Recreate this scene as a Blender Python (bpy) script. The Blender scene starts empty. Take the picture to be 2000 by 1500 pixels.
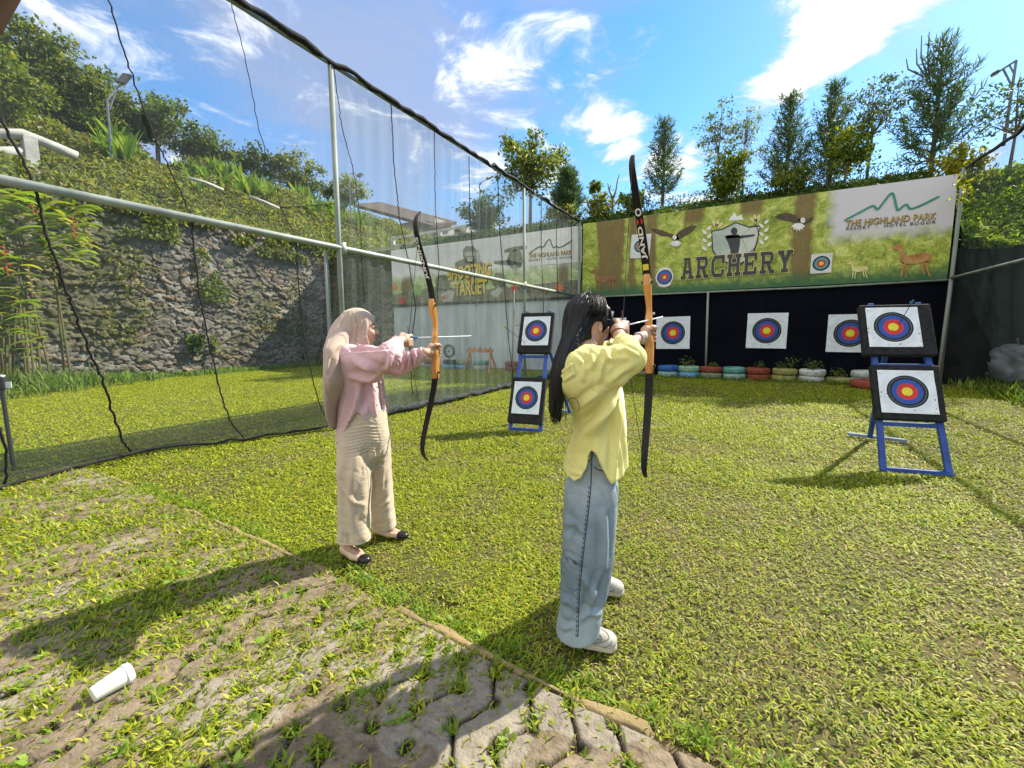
import bpy, math, random
import numpy as np
from mathutils import Vector, Matrix

random.seed(7)
RNG = np.random.default_rng(11)
scene = bpy.context.scene
COL = scene.collection

# ------------------------------------------------------------------ camera
CAM_H = 1.36
FPX, CX, CY = 842.0, 1000.0, 750.0            # focal length and centre in pixels of a 2000x1500 frame
_y = np.array([460.0, 105.0, -FPX]); _y /= np.linalg.norm(_y)
_z = np.cross(np.array([1.0, 0.0093, 0.0]), _y); _z /= np.linalg.norm(_z)
_x = np.cross(_y, _z)
RCAM = np.stack([_x, _y, _z])                 # camera -> world
cam_d = bpy.data.cameras.new("camera")
cam_d.sensor_width = 36.0
cam_d.lens = FPX / 2000.0 * 36.0
cam_d.clip_start = 0.05
cam_d.clip_end = 2000.0
cam = bpy.data.objects.new("camera", cam_d)
COL.objects.link(cam)
M4 = Matrix([list(RCAM[i]) + [0.0] for i in range(3)] + [[0, 0, 0, 1]])
M4.translation = Vector((0, 0, CAM_H))
cam.matrix_world = M4
scene.camera = cam

# ------------------------------------------------------------------ light
SUN_AZ = math.radians(29.0)                   # clockwise from +Y
SUN_EL = math.radians(44.0)
SUN_DIR = np.array([math.sin(SUN_AZ) * math.cos(SUN_EL), math.cos(SUN_AZ) * math.cos(SUN_EL), math.sin(SUN_EL)])
sun_d = bpy.data.lights.new("sun", 'SUN')
sun_d.energy = 5.0
sun_d.angle = math.radians(0.6)
sun_d.color = (1.0, 0.92, 0.76)
sun = bpy.data.objects.new("sun", sun_d)
COL.objects.link(sun)
sun.rotation_euler = Vector(SUN_DIR).to_track_quat('Z', 'Y').to_euler()
sun.location = (10, 20, 20)

scene.view_settings.view_transform = 'Standard'
scene.view_settings.look = 'None'
scene.view_settings.exposure = 1.12
scene.view_settings.gamma = 1.0
scene.render.resolution_x = 1024
scene.render.resolution_y = 768
scene.cycles.transparent_max_bounces = 24
scene.cycles.max_bounces = 8


def ray(px, py):
    return RCAM @ np.array([px - CX, -(py - CY), -FPX])

def onY(px, py, Y):
    d = ray(px, py); return d * Y / d[1] + np.array([0, 0, CAM_H])

def onX(px, py, X):
    d = ray(px, py); return d * X / d[0] + np.array([0, 0, CAM_H])

def gnd(px, py, z=0.0):
    d = ray(px, py); t = (z - CAM_H) / d[2]; return d * t + np.array([0, 0, CAM_H])

# horizontal frame of the view: r to the right, a away
_f = RCAM @ np.array([0, 0, -1.0]); A_H = np.array([_f[0], _f[1], 0.0]); A_H /= np.linalg.norm(A_H)
R_H = np.array([A_H[1], -A_H[0], 0.0])

def PL(px, py, D):
    """view-frame point (u, D, z) at horizontal distance D"""
    d = ray(px, py); t = D / d.dot(A_H)
    return np.array([d.dot(R_H) * t, D, d[2] * t + CAM_H])

def l2w(p):
    p = np.asarray(p, float)
    return p[..., 0:1] * R_H + p[..., 1:2] * A_H + p[..., 2:3] * np.array([0, 0, 1.0])

# ------------------------------------------------------------------ world: Nishita sky and clouds
world = bpy.data.worlds.new("World")
scene.world = world
world.use_nodes = True
wn = world.node_tree
wn.nodes.clear()
def wnode(t, **kw):
    n = wn.nodes.new(t)
    for k, v in kw.items(): setattr(n, k, v)
    return n
def wlink(a, b): wn.links.new(a, b)
def wmath(op, a, b=None, c=None, clamp=False):
    n = wnode('ShaderNodeMath', operation=op, use_clamp=clamp)
    for i, v in enumerate((a, b, c)):
        if v is None: continue
        if isinstance(v, (int, float)): n.inputs[i].default_value = v
        else: wlink(v, n.inputs[i])
    return n.outputs[0]
sky = wnode('ShaderNodeTexSky', sky_type='NISHITA', sun_disc=False)
sky.sun_elevation = SUN_EL
sky.sun_rotation = SUN_AZ
sky.altitude = 300
sky.air_density = 1.15
sky.dust_density = 0.35
sky.ozone_density = 2.2
SKY_STRENGTH = 0.15
hs = wnode('ShaderNodeHueSaturation'); hs.inputs['Saturation'].default_value = 1.35; hs.inputs['Value'].default_value = 0.78
wlink(sky.outputs[0], hs.inputs['Color'])
tc = wnode('ShaderNodeTexCoord')
nv = wnode('ShaderNodeVectorMath', operation='NORMALIZE'); wlink(tc.outputs['Generated'], nv.inputs[0])
sx = wnode('ShaderNodeSeparateXYZ'); wlink(nv.outputs[0], sx.inputs[0])
zc = wmath('MAXIMUM', wmath('ADD', sx.outputs[2], 0.12), 0.02)
px_ = wmath('DIVIDE', sx.outputs[0], zc); py_ = wmath('DIVIDE', sx.outputs[1], zc)
cb = wnode('ShaderNodeCombineXYZ'); wlink(px_, cb.inputs[0]); wlink(py_, cb.inputs[1]); cb.inputs[2].default_value = 3.1
n1 = wnode('ShaderNodeTexNoise'); n1.inputs['Scale'].default_value = 3.6; n1.inputs['Detail'].default_value = 9; n1.inputs['Roughness'].default_value = 0.62; n1.inputs['Distortion'].default_value = 0.55
wlink(cb.outputs[0], n1.inputs['Vector'])
n2 = wnode('ShaderNodeTexNoise'); n2.inputs['Scale'].default_value = 0.75; n2.inputs['Detail'].default_value = 7; n2.inputs['Roughness'].default_value = 0.6; n2.inputs['Distortion'].default_value = 0.9
wlink(cb.outputs[0], n2.inputs['Vector'])
def blob(px, py, size, w):
    d = ray(px, py); d = d / np.linalg.norm(d)
    vm = wnode('ShaderNodeVectorMath', operation='DISTANCE'); wlink(nv.outputs[0], vm.inputs[0]); vm.inputs[1].default_value = tuple(d)
    g = wmath('EXPONENT', wmath('MULTIPLY', wmath('POWER', wmath('DIVIDE', vm.outputs['Value'], size), 2.0), -1.0))
    return wmath('MULTIPLY', g, w)
acc = None
for b in ((1600, 40, 0.085, 0.22), (1690, 15, 0.085, 0.23), (1570, 130, 0.075, 0.20), (1490, 175, 0.055, 0.20), (1640, 100, 0.06, .16), (1145, 235, 0.055, 0.26), (1215, 255, 0.045, 0.24),
          (1270, 305, 0.075, 0.28), (1360, 330, .06, .24), (1090, 300, 0.06, 0.18), (1270, 45, 0.05, 0.17), (940, 110, 0.12, 0.15), (1000, 210, .10, .14), (1430, 140, 0.030, 0.20), (900, 330, 0.12, 0.12),
          (1940, 230, 0.06, 0.20), (720, 60, 0.2, 0.06), (1340, 150, 0.10, -0.20), (1450, 50, 0.06, -0.18), (1660, 270, 0.10, -0.15), (1850, 60, 0.12, -0.10), (300, 90, 0.28, -0.10)):
    g = blob(*b)
    acc = g if acc is None else wmath('ADD', acc, g)
n1c = wmath('MULTIPLY', wmath('SUBTRACT', n1.outputs['Fac'], .5), 1.75); n2c = wmath('MULTIPLY', wmath('SUBTRACT', n2.outputs['Fac'], .5), .55)
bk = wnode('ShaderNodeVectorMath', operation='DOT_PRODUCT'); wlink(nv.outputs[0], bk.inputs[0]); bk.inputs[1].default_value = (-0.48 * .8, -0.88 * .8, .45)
behind = wmath('MAXIMUM', bk.outputs['Value'], 0.0)                      # unseen bright cloud bank added behind the camera as fill light
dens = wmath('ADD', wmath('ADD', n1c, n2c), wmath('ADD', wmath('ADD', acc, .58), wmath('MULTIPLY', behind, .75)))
def sramp(v, lo, hi, t1):
    m_ = wnode('ShaderNodeMapRange', interpolation_type='SMOOTHSTEP'); wlink(v, m_.inputs['Value'])
    m_.inputs['From Min'].default_value = lo; m_.inputs['From Max'].default_value = hi; m_.inputs['To Min'].default_value = 0.0; m_.inputs['To Max'].default_value = t1
    return m_.outputs[0]
def wmix(f, a, b):
    m_ = wnode('ShaderNodeMix', data_type='RGBA'); wlink(f, m_.inputs['Factor'])
    for k_, v_ in (('A', a), ('B', b)):
        if isinstance(v_, tuple): m_.inputs[k_].default_value = v_
        else: wlink(v_, m_.inputs[k_])
    return m_.outputs['Result']
n3 = wnode('ShaderNodeTexNoise'); n3.inputs['Scale'].default_value = 1.0; n3.inputs['Detail'].default_value = 6; n3.inputs['Roughness'].default_value = .55; n3.inputs['Distortion'].default_value = .7
off = wnode('ShaderNodeVectorMath', operation='ADD'); wlink(cb.outputs[0], off.inputs[0]); off.inputs[1].default_value = (5.2, 1.7, 0); wlink(off.outputs[0], n3.inputs['Vector'])
veil = wmath('ADD', n3.outputs['Fac'], wmath('ADD', blob(700, 130, .55, .20), wmath('ADD', blob(900, 300, .25, .10), blob(250, 60, .2, -.10))))
base_c = wmix(sramp(veil, .46, .80, .80), hs.outputs[0], (1.5, 1.75, 2.45, 1))
cl_c0 = wmix(sramp(dens, .66, 1.0, 1.0), (1.7, 2.1, 2.9, 1), (4.2, 4.35, 4.5, 1))
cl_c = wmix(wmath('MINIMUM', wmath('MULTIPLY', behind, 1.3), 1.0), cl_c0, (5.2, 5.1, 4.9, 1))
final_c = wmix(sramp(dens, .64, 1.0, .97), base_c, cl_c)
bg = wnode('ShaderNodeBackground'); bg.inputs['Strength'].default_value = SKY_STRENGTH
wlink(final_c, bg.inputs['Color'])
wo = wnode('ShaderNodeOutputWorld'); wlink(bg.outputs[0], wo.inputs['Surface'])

# ------------------------------------------------------------------ materials
MATS = {}
def mat(name, c1, c2=None, scale=6.0, rough=0.7, bump=0.0, bscale=None, spec=0.3, metal=0.0, trans=0.0, attr=False, stretch=None, detail=5, contrast=(0.35, 0.65), tcol=None, sheen=0.0, coat=0.0):
    if name in MATS: return MATS[name]
    m = bpy.data.materials.new(name); m.use_nodes = True
    nt = m.node_tree; N = nt.nodes; L = nt.links
    p = N['Principled BSDF']; out = N['Material Output']
    p.inputs['Roughness'].default_value = rough
    p.inputs['Specular IOR Level'].default_value = spec
    p.inputs['Metallic'].default_value = metal
    if sheen: p.inputs['Sheen Weight'].default_value = sheen
    if coat: p.inputs['Coat Weight'].default_value = coat
    col_out = None
    tcn = N.new('ShaderNodeTexCoord'); vec = tcn.outputs['Object']
    if stretch:
        mp = N.new('ShaderNodeMapping'); mp.inputs['Scale'].default_value = stretch; L.new(vec, mp.inputs['Vector']); vec = mp.outputs[0]
    if c2 is not None:
        nz = N.new('ShaderNodeTexNoise'); nz.inputs['Scale'].default_value = scale; nz.inputs['Detail'].default_value = detail; nz.inputs['Roughness'].default_value = 0.6
        L.new(vec, nz.inputs['Vector'])
        rp = N.new('ShaderNodeValToRGB'); rp.color_ramp.elements[0].position = contrast[0]; rp.color_ramp.elements[1].position = contrast[1]
        rp.color_ramp.elements[0].color = (*c1, 1); rp.color_ramp.elements[1].color = (*c2, 1)
        L.new(nz.outputs['Fac'], rp.inputs['Fac']); col_out = rp.outputs['Color']
    if attr:
        at = N.new('ShaderNodeAttribute'); at.attribute_name = 'col'
        if col_out is None: col_out = at.outputs['Color']
        else:
            mx = N.new('ShaderNodeMix'); mx.data_type = 'RGBA'; mx.blend_type = 'MULTIPLY'; mx.inputs['Factor'].default_value = 1.0
            L.new(col_out, mx.inputs['A']); L.new(at.outputs['Color'], mx.inputs['B']); col_out = mx.outputs['Result']
    if col_out is None: p.inputs['Base Color'].default_value = (*c1, 1)
    else: L.new(col_out, p.inputs['Base Color'])
    if bump:
        nb = N.new('ShaderNodeTexNoise'); nb.inputs['Scale'].default_value = bscale or scale * 4; nb.inputs['Detail'].default_value = 6
        L.new(vec, nb.inputs['Vector'])
        bn = N.new('ShaderNodeBump'); bn.inputs['Strength'].default_value = bump; bn.inputs['Distance'].default_value = 0.02
        L.new(nb.outputs['Fac'], bn.inputs['Height']); L.new(bn.outputs[0], p.inputs['Normal'])
    if trans:
        tr = N.new('ShaderNodeBsdfTranslucent')
        if tcol is not None: tr.inputs['Color'].default_value = (*tcol, 1)
        elif col_out is not None:
            g = N.new('ShaderNodeMix'); g.data_type = 'RGBA'; g.blend_type = 'MULTIPLY'; g.inputs['Factor'].default_value = 1.0
            L.new(col_out, g.inputs['A']); g.inputs['B'].default_value = (1.35, 1.3, 0.75, 1); L.new(g.outputs['Result'], tr.inputs['Color'])
        else: tr.inputs['Color'].default_value = (*c1, 1)
        ms = N.new('ShaderNodeMixShader'); ms.inputs[0].default_value = trans
        L.new(p.outputs[0], ms.inputs[1]); L.new(tr.outputs[0], ms.inputs[2]); L.new(ms.outputs[0], out.inputs['Surface'])
    MATS[name] = m
    return m

def sheer(name, col, alpha, streak=0.0, rough=0.9):
    """woven net: part of the light passes straight through the holes"""
    m = bpy.data.materials.new(name); m.use_nodes = True
    nt = m.node_tree; N = nt.nodes; L = nt.links
    p = N['Principled BSDF']; out = N['Material Output']
    p.inputs['Base Color'].default_value = (*col, 1); p.inputs['Roughness'].default_value = rough; p.inputs['Specular IOR Level'].default_value = 0.1
    tl = N.new('ShaderNodeBsdfTranslucent'); tl.inputs['Color'].default_value = (*col, 1)
    mt = N.new('ShaderNodeMixShader'); mt.inputs[0].default_value = 0.4; L.new(p.outputs[0], mt.inputs[1]); L.new(tl.outputs[0], mt.inputs[2])
    tp = N.new('ShaderNodeBsdfTransparent')
    ms = N.new('ShaderNodeMixShader'); L.new(tp.outputs[0], ms.inputs[1]); L.new(mt.outputs[0], ms.inputs[2])
    tcn = N.new('ShaderNodeTexCoord'); mp = N.new('ShaderNodeMapping'); mp.inputs['Scale'].default_value = (1, 9, 0.5); L.new(tcn.outputs['Object'], mp.inputs['Vector'])
    nz = N.new('ShaderNodeTexNoise'); nz.inputs['Scale'].default_value = 1.6; nz.inputs['Detail'].default_value = 5; L.new(mp.outputs[0], nz.inputs['Vector'])
    mrn = N.new('ShaderNodeMapRange'); L.new(nz.outputs['Fac'], mrn.inputs['Value']); mrn.inputs['From Min'].default_value = 0.3; mrn.inputs['From Max'].default_value = 0.75
    mrn.inputs['To Min'].default_value = alpha; mrn.inputs['To Max'].default_value = alpha + streak
    L.new(mrn.outputs[0], ms.inputs[0]); L.new(ms.outputs[0], out.inputs['Surface'])
    return m

# ------------------------------------------------------------------ mesh helpers
def tag(o, label=None, cat=None, group=None, kind=None):
    if label: o['label'] = label
    if cat: o['category'] = cat
    if group: o['group'] = group
    if kind: o['kind'] = kind
    return o

def np_mesh(name, V, quads=None, tris=None, col=None, smooth=False):
    V = np.asarray(V, np.float32).reshape(-1, 3)
    me = bpy.data.meshes.new(name)
    me.vertices.add(len(V)); me.vertices.foreach_set('co', V.ravel())
    loops = []; starts = []; n = 0
    if quads is not None and len(quads):
        q = np.asarray(quads, np.int32).reshape(-1, 4); loops.append(q.ravel()); starts.append(np.arange(len(q)) * 4); n = len(q) * 4
    if tris is not None and len(tris):
        t = np.asarray(tris, np.int32).reshape(-1, 3); loops.append(t.ravel()); starts.append(n + np.arange(len(t)) * 3)
    if loops:
        lp = np.concatenate(loops); st = np.concatenate(starts)
        me.loops.add(len(lp)); me.loops.foreach_set('vertex_index', lp.astype(np.int32))
        me.polygons.add(len(st)); me.polygons.foreach_set('loop_start', st.astype(np.int32))
        if smooth: me.polygons.foreach_set('use_smooth', np.ones(len(st), bool))
    if col is not None:
        c = np.ones((len(V), 4), np.float32); c[:, :3] = np.asarray(col, np.float32).reshape(-1, 3)
        at = me.attributes.new('col', 'FLOAT_COLOR', 'POINT'); at.data.foreach_set('color', c.ravel())
    me.update(calc_edges=True); me.validate()
    return me

def link(name, me, m, parent=None, loc=(0, 0, 0), rot=None):
    o = bpy.data.objects.new(name, me)
    COL.objects.link(o)
    if m is not None and me is not None: me.materials.append(m)
    o.location = loc
    if rot is not None: o.rotation_euler = rot
    if parent is not None: o.parent = parent
    return o

def empty(name, loc, rot=(0, 0, 0)):
    o = bpy.data.objects.new(name, None); COL.objects.link(o); o.location = loc; o.rotation_euler = rot; o.empty_display_size = 0.1
    return o

def copy_tree(o, parent=None):
    c = o.copy(); COL.objects.link(c); c.parent = parent
    for ch in list(o.children): copy_tree(ch, c)
    return c

class MB:
    """collects shapes, then links them as one mesh object"""
    def __init__(s): s.v = []; s.f = []; s.c = []
    def add(s, vs, fs, col=None):
        b = len(s.v); s.v += [tuple(map(float, v)) for v in vs]; s.f += [tuple(i + b for i in f) for f in fs]
        s.c += [col or (1, 1, 1)] * len(vs)
    def box(s, c, size, rot=None, col=None, bev=0.0):
        hx, hy, hz = [q / 2 for q in size]
        if bev <= 0:
            pts = [(-hx, -hy, -hz), (hx, -hy, -hz), (hx, hy, -hz), (-hx, hy, -hz), (-hx, -hy, hz), (hx, -hy, hz), (hx, hy, hz), (-hx, hy, hz)]
            fs = [(0, 3, 2, 1), (4, 5, 6, 7), (0, 1, 5, 4), (1, 2, 6, 5), (2, 3, 7, 6), (3, 0, 4, 7)]
        else:
            b = bev; pts = []
            for z, k in ((-hz, b), (-hz + b, 0), (hz - b, 0), (hz, b)):
                x, y = hx - k, hy - k
                pts += [(-x + b * .6, -y, z), (x - b * .6, -y, z), (x, -y + b * .6, z), (x, y - b * .6, z), (x - b * .6, y, z), (-x + b * .6, y, z), (-x, y - b * .6, z), (-x, -y + b * .6, z)]
            fs = [tuple(range(7, -1, -1)), tuple(range(24, 32))]
            for k in range(3):
                for i in range(8): fs.append((k * 8 + i, k * 8 + (i + 1) % 8, k * 8 + 8 + (i + 1) % 8, k * 8 + 8 + i))
        if rot is not None: pts = [tuple(rot @ Vector(p)) for p in pts]
        s.add([(p[0] + c[0], p[1] + c[1], p[2] + c[2]) for p in pts], fs, col)
    def tube(s, pts, rad, n=8, col=None, cap=True):
        pts = [np.asarray(p, float) for p in pts]; m = len(pts)
        rad = [rad] * m if isinstance(rad, (int, float)) else list(np.interp(np.linspace(0, 1, m), np.linspace(0, 1, len(rad)), rad))
        V = []; up = None
        for i in range(m):
            t = pts[min(i + 1, m - 1)] - pts[max(i - 1, 0)]; t = t / (np.linalg.norm(t) + 1e-9)
            if up is None:
                up = np.array([0, 0, 1.0]) if abs(t[2]) < .9 else np.array([1.0, 0, 0])
            x = np.cross(up, t); x /= np.linalg.norm(x) + 1e-9; y = np.cross(t, x); up = y
            for k in range(n):
                a = 2 * math.pi * k / n; V.append(pts[i] + rad[i] * (math.cos(a) * x + math.sin(a) * y))
        F = []
        for i in range(m - 1):
            for k in range(n): F.append((i * n + k, i * n + (k + 1) % n, (i + 1) * n + (k + 1) % n, (i + 1) * n + k))
        if cap: F.append(tuple(range(n - 1, -1, -1))); F.append(tuple((m - 1) * n + k for k in range(n)))
        s.add(V, F, col)
    def bar(s, p, q, w, h, col=None, up=(0, 0, 1)):
        p = Vector(p); q = Vector(q); d = (q - p); L = d.length; d.normalize(); up = Vector(up)
        x = d.cross(up)
        if x.length < 1e-4: x = d.cross(Vector((1, 0, 0)))
        x.normalize(); y = x.cross(d)
        rot = Matrix((x, d, y)).transposed()
        s.box((p + q) / 2, (w, L, h), rot, col)
    def lathe(s, prof, c=(0, 0, 0), n=24, col=None, rot=None):
        V = []; F = []; m = len(prof)
        for r, z in prof:
            for k in range(n):
                a = 2 * math.pi * k / n; p = Vector((r * math.cos(a), r * math.sin(a), z))
                if rot is not None: p = rot @ p
                V.append((p[0] + c[0], p[1] + c[1], p[2] + c[2]))
        for i in range(m - 1):
            for k in range(n): F.append((i * n + k, i * n + (k + 1) % n, (i + 1) * n + (k + 1) % n, (i + 1) * n + k))
        s.add(V, F, col)
    def poly(s, pts, col=None): s.add(pts, [tuple(range(len(pts)))], col)
    def build(s, name, m, parent=None, loc=None, smooth=False, bevel=0.0, rot=None, local=False, auto=None):
        """vertices are world positions unless local; origin goes to loc (top level) or the parent's place"""
        me = bpy.data.meshes.new(name)
        off = Vector((0, 0, 0))
        if not local:
            if parent is not None:
                p = parent
                while p is not None: off += p.location; p = p.parent
            elif loc is not None: off = Vector(loc)
        me.from_pydata([tuple(Vector(v) - off) for v in s.v], [], s.f)
        if any(c != (1, 1, 1) for c in s.c):
            at = me.attributes.new('col', 'FLOAT_COLOR', 'POINT'); at.data.foreach_set('color', np.array([(*c, 1) for c in s.c], np.float32).ravel())
        me.validate(); me.update()
        if smooth: me.polygons.foreach_set('use_smooth', np.ones(len(me.polygons), bool))
        o = link(name, me, m, parent, loc=(loc if (parent is None and loc is not None) else (0, 0, 0)), rot=rot)
        if bevel:
            b = o.modifiers.new('bevel', 'BEVEL'); b.width = bevel; b.segments = 2; b.limit_method = 'ANGLE'
        return o

def world_mesh(name, V, quads, m, parent=None, loc=None, tris=None, col=None, smooth=False):
    V = np.asarray(V, float).reshape(-1, 3).copy(); off = np.zeros(3)
    if parent is not None:
        p = parent
        while p is not None: off += np.array(p.location); p = p.parent
    elif loc is not None: off = np.array(loc, float)
    me = np_mesh(name, V - off, quads, tris, col, smooth)
    return link(name, me, m, parent, loc=(tuple(loc) if (parent is None and loc is not None) else (0, 0, 0)))

def grid_faces(nu, nv):
    i = np.arange(nu - 1)[:, None] * nv + np.arange(nv - 1)[None, :]
    return np.stack([i, i + nv, i + nv + 1, i + 1], -1).reshape(-1, 4)

# value noise -------------------------------------------------------
_LAT = np.random.default_rng(5).random((64, 64, 64)).astype(np.float32)
def vnoise(P):
    P = np.asarray(P, float); i = np.floor(P).astype(int); f = P - i; f = f * f * (3 - 2 * f)
    out = 0
    for dx in (0, 1):
        wx = f[..., 0] if dx else 1 - f[..., 0]
        for dy in (0, 1):
            wy = f[..., 1] if dy else 1 - f[..., 1]
            for dz in (0, 1):
                wz = f[..., 2] if dz else 1 - f[..., 2]
                out = out + wx * wy * wz * _LAT[(i[..., 0] + dx) & 63, (i[..., 1] + dy) & 63, (i[..., 2] + dz) & 63]
    return out
def fbm(P, o=4):
    P = np.asarray(P, float); s = 0; a = .5
    for k in range(o): s = s + a * vnoise(P * 2 ** k + 7.3 * k); a *= .5
    return s / (1 - .5 ** o)

# leaves -------------------------------------------------------------
def unit(a): return a / (np.linalg.norm(a, axis=-1, keepdims=True) + 1e-9)
def leaf_mesh(C, ax, nr, L, W, base_cols, jit=0.25, fold=0.12):
    """diamond leaves: one folded quad each. C centres, ax axis, nr normal"""
    n = len(C); ax = unit(ax); s = unit(np.cross(ax, nr)); nr = np.cross(s, ax)
    L = np.broadcast_to(np.asarray(L, float), (n,))[:, None]; W = np.broadcast_to(np.asarray(W, float), (n,))[:, None]
    V = np.stack([C - ax * L * .5, C - ax * L * .05 + s * W * .5 + nr * W * fold, C + ax * L * .5 - nr * L * .12, C - ax * L * .05 - s * W * .5 + nr * W * fold], 1).reshape(-1, 3)
    Q = np.arange(n * 4).reshape(n, 4)
    base = np.asarray(base_cols, float).reshape(-1, 3)
    pick = base[RNG.integers(0, len(base), n)] * (1 + jit * (RNG.random((n, 1)) * 2 - 1))
    return V, Q, np.repeat(pick, 4, 0)

def rand_dirs(n):
    v = RNG.normal(size=(n, 3)); return unit(v)

# ================================================================== GROUND
KX = [-7.5, -6.5, -4.7, -2.07, -0.66, -0.02, 2.0]; KY = [1.74, 1.72, 1.68, 1.55, 1.40, 1.37, 1.22]
def kerb_y(x): return np.interp(x, KX, KY)

soil = mat('lawn_soil', (0.055, 0.06, 0.014), (0.10, 0.075, 0.034), scale=1.3, rough=0.95, bump=0.6, bscale=40, contrast=(0.4, 0.68))
xs = np.concatenate([np.linspace(-300, -20, 15), np.linspace(-19, 14, 67), np.linspace(15, 300, 15)])
ys = np.concatenate([np.linspace(-60, -2, 10), np.linspace(-1.5, 15, 67), np.linspace(17, 400, 15)])
GX, GY = np.meshgrid(xs, ys, indexing='ij')
GZ = (fbm(np.stack([GX * .6, GY * .6, GX * 0], -1)) - .5) * .05 - 0.02
under = (GY < kerb_y(GX) + 0.05) & (GX > -7.6) & (GX < 2.2)
GZ = np.where(under, -0.09, GZ)
g = world_mesh('ground', np.stack([GX, GY, GZ], -1).reshape(-1, 3), grid_faces(len(xs), len(ys)), soil, smooth=True)
tag(g, 'brownish green soil of the archery lawn under the grass', 'ground', kind='structure')

# paving: grass blocks with planted holes and open joints
PX, PY = 0.165, 0.135
pu = np.arange(-6.4, 1.9, 0.0085); pv = np.linspace(0, 1, 236)
U, V_ = np.meshgrid(pu, pv, indexing='ij')
YB = -0.35; YY = YB + V_ * (kerb_y(U) - 0.035 - YB); XX = U
row = np.round(YY / PY); offx = np.where(np.mod(row, 2) == 1, 0.5, 0.0)
wob = (vnoise(np.stack([XX * 3, YY * 3, XX * 0], -1)) - .5) * .05
hx = (XX + wob) / PX - offx; cxn = np.round(hx); jit_a = _LAT[(cxn.astype(int)) & 63, row.astype(int) & 63, 30]; jit_b = _LAT[(cxn.astype(int)) & 63, row.astype(int) & 63, 31]; jit_c = _LAT[(cxn.astype(int)) & 63, row.astype(int) & 63, 32]
dx = (hx - cxn) * PX + (jit_a - .5) * .014; dy = YY - row * PY + (jit_b - .5) * .014; dx = dx + dy * (jit_a - .5)
hole = np.clip(3.0 * (1.0 - (np.abs(dx / (.030 * (.7 + .6 * jit_c))) ** 3 + np.abs(dy / (.034 * (.7 + .6 * jit_a))) ** 3) ** (1 / 3) + (fbm(np.stack([XX * 30, YY * 30, XX * 0 + 1], -1), 2) - .5) * .5), 0, 1)
# joint: zigzag from hole to hole
fr = np.mod(YY / PY, 1.0); lo = np.floor(YY / PY); o0 = np.where(np.mod(lo, 2) == 1, .5, 0.); o1 = .5 - o0
jx = (XX + wob) / PX; jl = o0 + (o1 - o0) * fr
jd = np.abs(jx - jl - np.round(jx - jl)) * PX
on = vnoise(np.stack([XX * 2.2, YY * 2.2, XX * 0 + 4], -1)) > .25
joint = np.where(on, np.clip(1 - jd / .011, 0, 1), 0)
blk = _LAT[(cxn.astype(int)) & 63, row.astype(int) & 63, 3]
rough_h = (fbm(np.stack([XX * 22, YY * 22, XX * 0], -1), 4) - .5) * .007 + (fbm(np.stack([XX * 2, YY * 2, XX * 0 + 9], -1), 2) - .5) * .012
ZZ = 0.012 + rough_h + (blk - .5) * .008 - hole * .012 - joint * .03
n_a = fbm(np.stack([XX * 7, YY * 7, XX * 0 + 2], -1), 4)[..., None]; n_b = fbm(np.stack([XX * 55, YY * 55, XX * 0], -1), 3)[..., None]
n_c = fbm(np.stack([XX * 2.6, YY * 2.6, XX * 0 + 20], -1), 3)[..., None]
pc = np.array([.085, .062, .040]) * (1 - n_a) + np.array([.23, .185, .13]) * n_a
pc = pc * (0.55 + 0.9 * n_b)
pc = np.where(n_c > .66, pc * .5 + np.array([.26, .24, .20]) * .5 * (0.7 + .6 * n_b), pc)
dk = np.maximum(hole, np.clip(joint * 1.6, 0, 1))[..., None]
pc = pc * (1 - dk) + np.array([.03, .022, .012]) * dk
paving_m = mat('paving_concrete', (1, 1, 1), None, rough=0.92, bump=0.5, bscale=90, attr=True, spec=0.2)
pav = world_mesh('paving', np.stack([XX, YY, ZZ], -1).reshape(-1, 3), grid_faces(len(pu), len(pv)), paving_m, col=pc.reshape(-1, 3), smooth=True)
tag(pav, 'weathered brown concrete grass-block paving with weeds in its holes', 'paving', kind='structure')

# kerb strip between paving and lawn
ku = np.arange(-5.6, 1.9, 0.02); kp = np.array([-.024, -.019, -.008, .008, .016, .020]); kz = np.array([-.02, .006, .011, .011, .004, -.03])
KU, KP = np.meshgrid(ku, kp, indexing='ij'); KZ = np.broadcast_to(kz, KU.shape).copy()
kn = fbm(np.stack([KU * 6, KP * 40, KU * 0], -1), 4)
KYY = kerb_y(KU) + KP + (fbm(np.stack([KU * 7, KP * 30, KU * 0 + 3], -1), 3) - .5) * .05
KZ = KZ + (kn - .5) * .03 - .028 * (fbm(np.stack([KU * 1.7, KU * 0, KU * 0 + 13], -1), 3) > .56)
kc = np.array([.08, .06, .03]) * (1 - kn[..., None]) ** 1.3 + np.array([.36, .27, .13]) * kn[..., None]
kerb = world_mesh('kerb', np.stack([KU, KYY, KZ], -1).reshape(-1, 3), grid_faces(len(ku), len(kp)), mat('kerb_mortar', (1, 1, 1), None, rough=.9, bump=.4, bscale=60, attr=True), col=kc.reshape(-1, 3), smooth=True)
tag(kerb, 'thin yellowish mortar edge between the paving and the lawn', 'kerb', kind='structure')

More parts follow.
